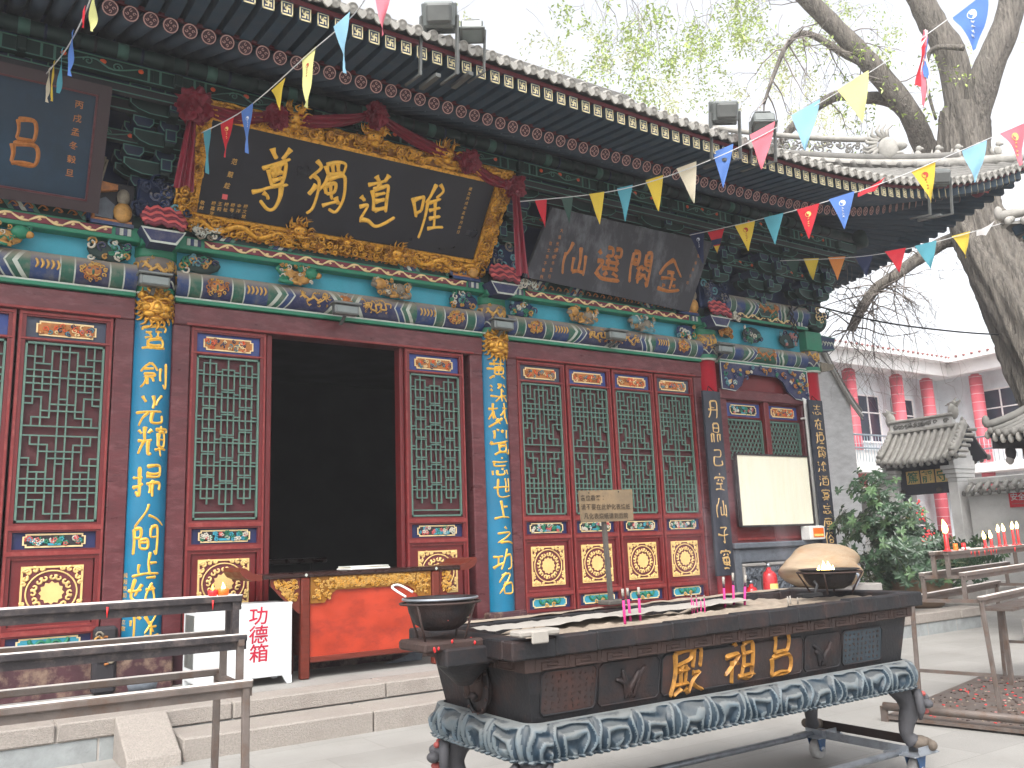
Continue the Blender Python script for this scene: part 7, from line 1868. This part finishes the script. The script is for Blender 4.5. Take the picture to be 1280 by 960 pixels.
for q in range(30):                                                 # fine drooping twigs from the low limb across the sky
    p = s5[-1].lerp(s5[len(s5)//2], rr.random()); twigs(tw, lf, p, (rr.uniform(-1, 1.2), rr.gauss(0, .5), rr.uniform(-.5, .6)), rr.uniform(.9, 1.9), .015, 2, rr, .55, 0)
tw.build('twigs', t)
lf.build('foliage', t)
# spring sprays hanging from limbs that leave the top of the frame
mb = MB(); tw = MB(); lf = MB(); lf2 = MB(); rr = random.Random(15)
top = [s3[-1], at_y(880, -130, 15.5), at_y(800, -140, 16), at_y(700, -120, 16.6)]; limb(mb, top, .2, .06, n=9, seed=31)
limb(mb, [a1[-1], at_x(1090, -120, 17.6), at_x(1050, -120, 17)], .2, .06, n=8, seed=32); mb.build('limbs', t)
for (px, py, n, sp, ll, dp) in ((790, 0, 6, 50, 4, 1.1), (835, 25, 11, 38, 5, 1.4), (880, 5, 7, 45, 4, 1.0), (850, -10, 6, 80, 4, 1.2), (950, 0, 5, 45, 3, .8), (1035, 5, 6, 40, 4, .8), (1085, 10, 5, 25, 4, .6), (740, -25, 3, 30, 4, .8)):
    for q in range(n):
        p = at_y(px+rr.gauss(0, sp), py+rr.uniform(-45, 20), rr.uniform(14.5, 17)); twigs(tw, lf, p, (rr.gauss(0, .6), rr.gauss(0, .5), -.4), rr.uniform(.8, 1.5), .012, 2, rr, dp, ll)
for (px, py, n, sp) in ((845, 60, 5, 60), (800, 100, 3, 40), (930, 60, 5, 60), (1010, 90, 4, 50), (700, 10, 4, 60), (1120, 40, 4, 60), (1262, 60, 3, 30), (960, 160, 3, 40)):
    for q in range(n):
        p = at_y(px+rr.gauss(0, sp), py+rr.uniform(-50, 30), rr.uniform(17, 20)); twigs(tw, lf2, p, (rr.gauss(0, .7), rr.gauss(0, .5), -.3), rr.uniform(.8, 1.4), .008, 2, rr, .9, 4)
lf2.m = ['pale_leaf']*len(lf2.m)
tw.build('twigs', t); lf.build('foliage', t); lf2.build('foliage', t)
# corner of the neighbouring hall's roof
NC = at_y(1250, 280, 6.5)
nb = thing('neighbouring_hall', 'tiled roof corner of a neighbouring hall with teal rafters, above the small pavilion', 'hall', (NC.x+4, NC.y-4, 0))
def ns_(u, d, side):                                                 # u along the eave from the corner, d up the slope
    up_ = .5*max(0, 1-u/3.0)**2; z = NC.z-.5+up_+.48*d
    return Vector((NC.x+u, NC.y-d, z)) if side else Vector((NC.x+d, NC.y-u, z))
mb = MB()
for sd_ in (0, 1):
    mb.grid(lambda s, t_: ns_(5*s, min(2.5, 5*s)*t_, sd_), 40, 8, 'tile')
    for k in range(21):
        u = .12+.23*k; P = [ns_(u, min(2.5, u)*j/8, sd_)+Vector((0, 0, .045)) for j in range(9)]; mb.tube(P, .06, 'tile_pale', 8); mb.blob(P[0], (.05, .05, .065), 'tile_pale', 9, 6)
P = [ns_(2.5*j/10, 2.5*j/10, 1)+Vector((0, 0, .12)) for j in range(11)]; mb.tube(P, .08, 'tile_pale', 8); mb.blob(P[0]+Vector((0, 0, .05)), (.07, .07, .12), 'tile_pale', 8, 6); mb.build('roof', nb)
mb = MB()
for sd_ in (0, 1):
    for k in range(16):
        u = .2+.3*k; a = ns_(u, .1, sd_)-Vector((0, 0, .12)); b = ns_(u+.3*max(0, 1-u/3), 1.8, sd_)-Vector((0, 0, .35)); mb.bar(a, b, .12, .13, 'turquoise' if k % 2 else 'rafter_blue')
mb.build('rafters', nb)
mb = MB(); mb.box(NC.x+2.6, NC.x+5, NC.y-5, NC.y-2.6, 0, NC.z-.2, 'red_lacquer'); mb.build('wall', nb)
# hillside haze of pale trees far behind
mb = MB(); rr = random.Random(31)
def hill(s, t):
    a = rad(20+90*s); R = 70+25*t; return Vector((R*math.sin(a), R*math.cos(a), -1+t*(16+4*math.sin(s*9)+2*math.sin(s*23+1))))
mat('hill_green', (120, 134, 112), .95, .25, .25, dirt=(150, 146, 138), dirt_amt=.7, dscale=.15)
mb.grid(hill, 60, 8, 'hill_green'); structure(mb.build('hillside'))

# ------------------------------------------------------------------ smoky air, volume also added to stand in for lens veil
HZ = .0025
if HZ > 0:
    m = bpy.data.materials.new('haze'); m.use_nodes = True; n = m.node_tree.nodes; n.clear(); o_ = n.new('ShaderNodeOutputMaterial'); v_ = n.new('ShaderNodeVolumePrincipled')
    v_.inputs['Color'].default_value = (.95, .95, .97, 1); v_.inputs['Density'].default_value = HZ; v_.inputs['Anisotropy'].default_value = .2; m.node_tree.links.new(v_.outputs[0], o_.inputs['Volume']); MATS['haze'] = m
    mb = MB(); mb.box(-210, 230, -70, 310, -1.5, 40, 'haze'); mb.build('haze')['kind'] = 'stuff'

# thin incense smoke drifting from the sticks
m = bpy.data.materials.new('incense_smoke'); m.use_nodes = True; n = m.node_tree.nodes; L = m.node_tree.links; n.clear(); o_ = n.new('ShaderNodeOutputMaterial'); v_ = n.new('ShaderNodeVolumePrincipled')
tc = n.new('ShaderNodeTexCoord'); mp = n.new('ShaderNodeMapping'); mp.inputs['Scale'].default_value = (2.2, 2.2, .9); L.new(tc.outputs['Object'], mp.inputs['Vector'])
tx = n.new('ShaderNodeTexNoise'); tx.inputs['Scale'].default_value = 1.6; tx.inputs['Detail'].default_value = 4; tx.inputs['Distortion'].default_value = .8; L.new(mp.outputs[0], tx.inputs['Vector'])
mr = n.new('ShaderNodeMapRange'); mr.inputs[1].default_value = .52; mr.inputs[2].default_value = .78; mr.inputs[4].default_value = 1.8; L.new(tx.outputs['Fac'], mr.inputs[0]); vl = n.new('ShaderNodeMapping'); vl.vector_type = 'TEXTURE'; vl.inputs['Location'].default_value = (4.75, 4.35, 1.75); vl.inputs['Scale'].default_value = (.8, .4, .62); L.new(tc.outputs['Object'], vl.inputs['Vector'])
ln = n.new('ShaderNodeVectorMath'); ln.operation = 'LENGTH'; L.new(vl.outputs[0], ln.inputs[0]); fo = n.new('ShaderNodeMapRange'); fo.inputs[1].default_value = .95; fo.inputs[2].default_value = .25; L.new(ln.outputs['Value'], fo.inputs[0])
mu = n.new('ShaderNodeMath'); mu.operation = 'MULTIPLY'; L.new(mr.outputs[0], mu.inputs[0]); L.new(fo.outputs[0], mu.inputs[1]); L.new(mu.outputs[0], v_.inputs['Density'])
v_.inputs['Color'].default_value = (.9, .86, .95, 1); L.new(v_.outputs[0], o_.inputs['Volume']); MATS['incense_smoke'] = m
mb = MB(); mb.blob((4.75, 4.35, 1.75), (.8, .4, .62), 'incense_smoke', 16, 10); o = mb.build('incense_smoke'); o['kind'] = 'stuff'; o['label'] = 'thin smoke drifting from the incense sticks'
# ------------------------------------------------------------------ bunting
def bunting(lab, ends, flags, anchor, rseed=0):
    """ends: cord as (px,py,Y); flags: (px, py, colour, width, height, style)"""
    P = [at_y(x, y, Y) for x, y, Y in ends]; t = thing('bunting_string', lab, 'bunting', P[anchor], 'strings of pennants across the courtyard')
    mb = MB(); S = spline(P, 10); mb.tube(S, .006, 'cord', 5); mb.build('cord', t); rr = random.Random(rseed)
    for (px, py, col_, wpx, hpx, style) in flags:
        # nearest cord point to this pixel column
        best = min(S, key=lambda p: abs(640+FPX*(p-CP).dot(_r)/(p-CP).dot(_f)-px)+.4*abs(480-FPX*(p-CP).dot(_u)/(p-CP).dot(_f)-py))
        i = S.index(best); d = (S[min(i+1, len(S)-1)]-S[max(i-1, 0)]).normalized(); dep = (best-CP).dot(_f); w_ = wpx/FPX*dep; h = hpx/FPX*dep; c = at_y(px, py, best.y)
        ph = rr.uniform(0, 6); n = d.cross(Vector((0, 0, 1))).normalized(); mb = MB(); tw = rr.uniform(-.6, .6); lean = rr.uniform(-.12, .12)
        kx = max(.3, abs(d.dot(_r)))
        if 'n' in style: tw = 1.3
        hd = Vector((d.x, d.y, 0)).normalized()
        def S2(s, q):
            x = (s-.5)*w_/kx*(1-q*.97); an = tw*q; fold = .05*h*math.sin(q*6+ph+s*3)*q
            off = d*x*math.cos(an) if q < .05 else (d*(1-min(1, q*2))+hd*min(1, q*2)).normalized()*x*math.cos(an)+n*x*math.sin(an)
            if 'h' in style: return c+off*.6+(hd*(.9*h*q)*-1 if 'l' in style else hd*.9*h*q)+Vector((0, 0, -.35*h*q+(s-.5)*w_*.6*(1-.6*q)))
            return c+off+n*fold+hd*lean*h*q+Vector((0, 0, -h*q))
        mb.grid(S2, 6, 12, 'flag_'+col_)
        f = mb.build('pennant', t)
        if 'y' in style or 'm' in style:                            # printed yin-yang roundel and a column of characters
            m = MB(); pm = {'y': 'print_red', 'm': 'print_white'}['y' if 'y' in style else 'm']
            if 'g' in style: pm = 'print_gold'
            sgn = -1 if (n.dot(CP-c) > 0) else 1
            for sg in (-1, 1):
                def E(u, v, w0=0, sg=sg):
                    q = min(.99, max(0, -v/h)); s = .5+u*sg/(max(.03, (1-q*.97))*w_/kx); p = S2(s, q); return p+n*sg*(.004+w0)
                k = w_*.13; cv = -h*.24; N = 18
                m.tube([E(k*math.cos(2*math.pi*i/N), cv+k*math.sin(2*math.pi*i/N)) for i in range(N+1)], k*.09, pm, 4, caps=False)
                pts = [(k*math.cos(a), k*math.sin(a)) for a in [math.pi/2-math.pi*i/10 for i in range(11)]]+[(.5*k*math.cos(a), -.5*k+.5*k*math.sin(a)) for a in [-math.pi/2+math.pi*i/8 for i in range(1, 9)]]+[(-.5*k*math.sin(math.pi*i/8), .5*k-.5*k*math.cos(math.pi*i/8)) for i in range(1, 8)]
                vs = [E(a, cv+b) for a, b in pts]; m.add(vs+[E(.35*k, cv)], [[j, (j+1) % len(pts), len(pts)] for j in range(len(pts))], pm)
                for r_ in range(4):
                    v = cv-k*1.7-r_*k*1.0
                    for q in range(3): m.tube([E(rr.uniform(-.45, .1)*k, v+rr.uniform(-.35, .35)*k), E(rr.uniform(-.1, .45)*k, v+rr.uniform(-.35, .35)*k)], k*.1, pm, 3)
            m.build('printed_emblem', f)
        if 's' in style:                                            # striped pennant
            m = MB(); 
            for (q0, q1, cm) in ((.38, .62, 'flag_navy'), (.66, .98, 'flag_yellow')):
                for sg in (-1, 1):
                    m.grid(lambda s, q: S2(s, q0+(q1-q0)*q)+n*sg*.003, 4, 4, cm)
            m.build('stripe', f)
Yp = 8.6
bunting('short string of narrow edge-on pennants falling to the corner of the blue plaque', ((58, 92, 9.2), (85, 58, 8.4), (112, 2, 7.4), (124, -60, 6.5)), ((62, 85, 'cream', 7, 46, 'n'), (68, 76, 'yellow', 6, 52, 'n'), (78, 60, 'teal', 7, 60, 'n'), (91, 38, 'blue', 9, 62, 'n'), (105, 10, 'red', 12, 28, ''), (118, -8, 'paleyellow', 14, 55, 'n')), 0, 3)
bunting('string of pennants rising steeply across the dragon plaque and the rafters', ((252, 166, 9.1), (310, 134, 8.5), (385, 68, 7.6), (445, 15, 6.8), (470, -30, 6.3)), ((259, 163, 'teal', 11, 58, ''), (284, 150, 'red', 20, 50, 'yg'), (309, 134, 'blue', 18, 62, 'm'), (348, 105, 'yellow', 22, 36, ''), (386, 66, 'paleyellow', 22, 72, 'y'), (427, 24, 'paleblue', 26, 78, '')), 0, 7)
bunting('longest string of pennants, climbing from the silk sash up to the tree limbs', ((650, 252, 9.0), (780, 236, 8.3), (900, 195, 7.5), (1000, 143, 6.7), (1075, 98, 6.0), (1160, 42, 5.4), (1240, -18, 4.9)), ((676, 250, 'red', 15, 36, ''), (709, 246, 'green', 15, 36, ''), (746, 241, 'yellow', 19, 42, ''), (781, 233, 'teal', 20, 46, ''), (818, 222, 'yellow', 22, 45, ''), (858, 206, 'cream', 25, 52, ''), (904, 185, 'blue', 25, 52, ''), (953, 160, 'pink', 30, 55, ''), (1007, 134, 'paleblue', 32, 56, ''), (1066, 100, 'paleyellow', 34, 58, ''), (1150, 62, 'white', 34, 40, 'hl'), (1213, 5, 'blue', 48, 62, 'm')), 0, 11)
bunting('middle string of pennants under the eave, rising from the weathered plaque', ((862, 294, 9.2), (930, 279, 8.4), (1012, 258, 7.6), (1100, 230, 6.8), (1190, 193, 6.1), (1290, 150, 5.5)), ((871, 290, 'navy', 17, 42, 'm'), (895, 288, 'red', 18, 30, 's'), (931, 279, 'yellow', 22, 37, 'y'), (967, 269, 'teal', 22, 38, ''), (1010, 258, 'red', 25, 42, 'yg'), (1052, 244, 'blue', 28, 44, 'm'), (1100, 230, 'red', 22, 30, 'hl'), (1154, 208, 'yellow', 29, 48, 'y'), (1218, 182, 'paleblue', 34, 48, ''), (1266, 160, 'pink', 38, 50, 'yg')), 0, 17)
bunting('lowest string of pennants, running below the corner brackets to the pavilion', ((975, 326, 9.4), (1060, 322, 8.6), (1120, 314, 8.0), (1190, 297, 7.4), (1290, 268, 6.8)), ((990, 323, 'green', 18, 26, ''), (1014, 323, 'yellow', 18, 28, ''), (1046, 321, 'orange', 20, 30, ''), (1080, 319, 'navy', 20, 28, ''), (1119, 312, 'red', 24, 30, ''), (1157, 304, 'teal', 26, 34, ''), (1201, 292, 'yellow', 26, 32, ''), (1238, 285, 'white', 26, 24, 'hl')), 0, 23)
p = at_y(478, -20, 6.2); t = thing('bunting_string', 'single pale pink pennant on its own cord near the large square floodlight', 'bunting', p, 'strings of pennants across the courtyard')
mb = MB(); mb.tube([at_y(455, -30, 6.2), p, at_y(520, -24, 6.2), at_y(600, -60, 6.0)], .006, 'cord', 5); mb.build('cord', t)
mb = MB(); b = at_y(479, 44, 6.2); a0 = at_y(465, -22, 6.2); a1 = at_y(488, -20, 6.2)
mb.grid(lambda s, q: a0.lerp(a1, s).lerp(b, q)+Vector((.01*math.sin(q*6), .02*math.sin(q*5+s*3), 0)), 4, 10, 'flag_pink'); mb.build('pennant', t)
# faded ribbons tied to the tree limb
p = at_y(1157, 30, 5.5); t = thing('faded_ribbons', 'bunch of faded red and blue ribbons tied to the bunting cord before the tree', 'ribbons', p)
for k, (col_, dx, L) in enumerate((('red', -6, 70), ('blue', 4, 60), ('pink', 0, 95), ('white', 7, 80))):
    mb = MB(); q0 = at_y(1157, 38, 5.45); q1 = at_y(1153+dx, 38+L, 5.45)
    mb.grid(lambda s, q: q0.lerp(q1, q)+Vector(((s-.5)*.045*(1+q), .02*math.sin(q*9+s*2+k), .01*math.sin(s*7+q*6))), 4, 10, 'flag_'+col_); mb.build('ribbon', t)
# cable from the hall corner to the tree
mb = MB(); mb.tube(spline([at_y(992, 388, 9.9), at_y(1004, 381, 9.85), at_y(1030, 385, 9.7), at_y(1100, 402, 9.4), at_y(1180, 413, 9.2), at_y(1250, 418, 9.1), at_y(1320, 416, 9.1)], 8), .016, 'cable_black', 6)
for q in range(5): mb.tube([at_y(985+q, 376+8*q, 9.88), at_y(990+q*2, 384+9*q, 9.84), at_y(984+q*3, 396+8*q, 9.88)], .014, 'cable_black', 5)
solo(mb, 'sagging_cable', 'black cable sagging from the painted beam end to the thick tree', 'cable', loc=tuple(at_y(992, 388, 9.9)))
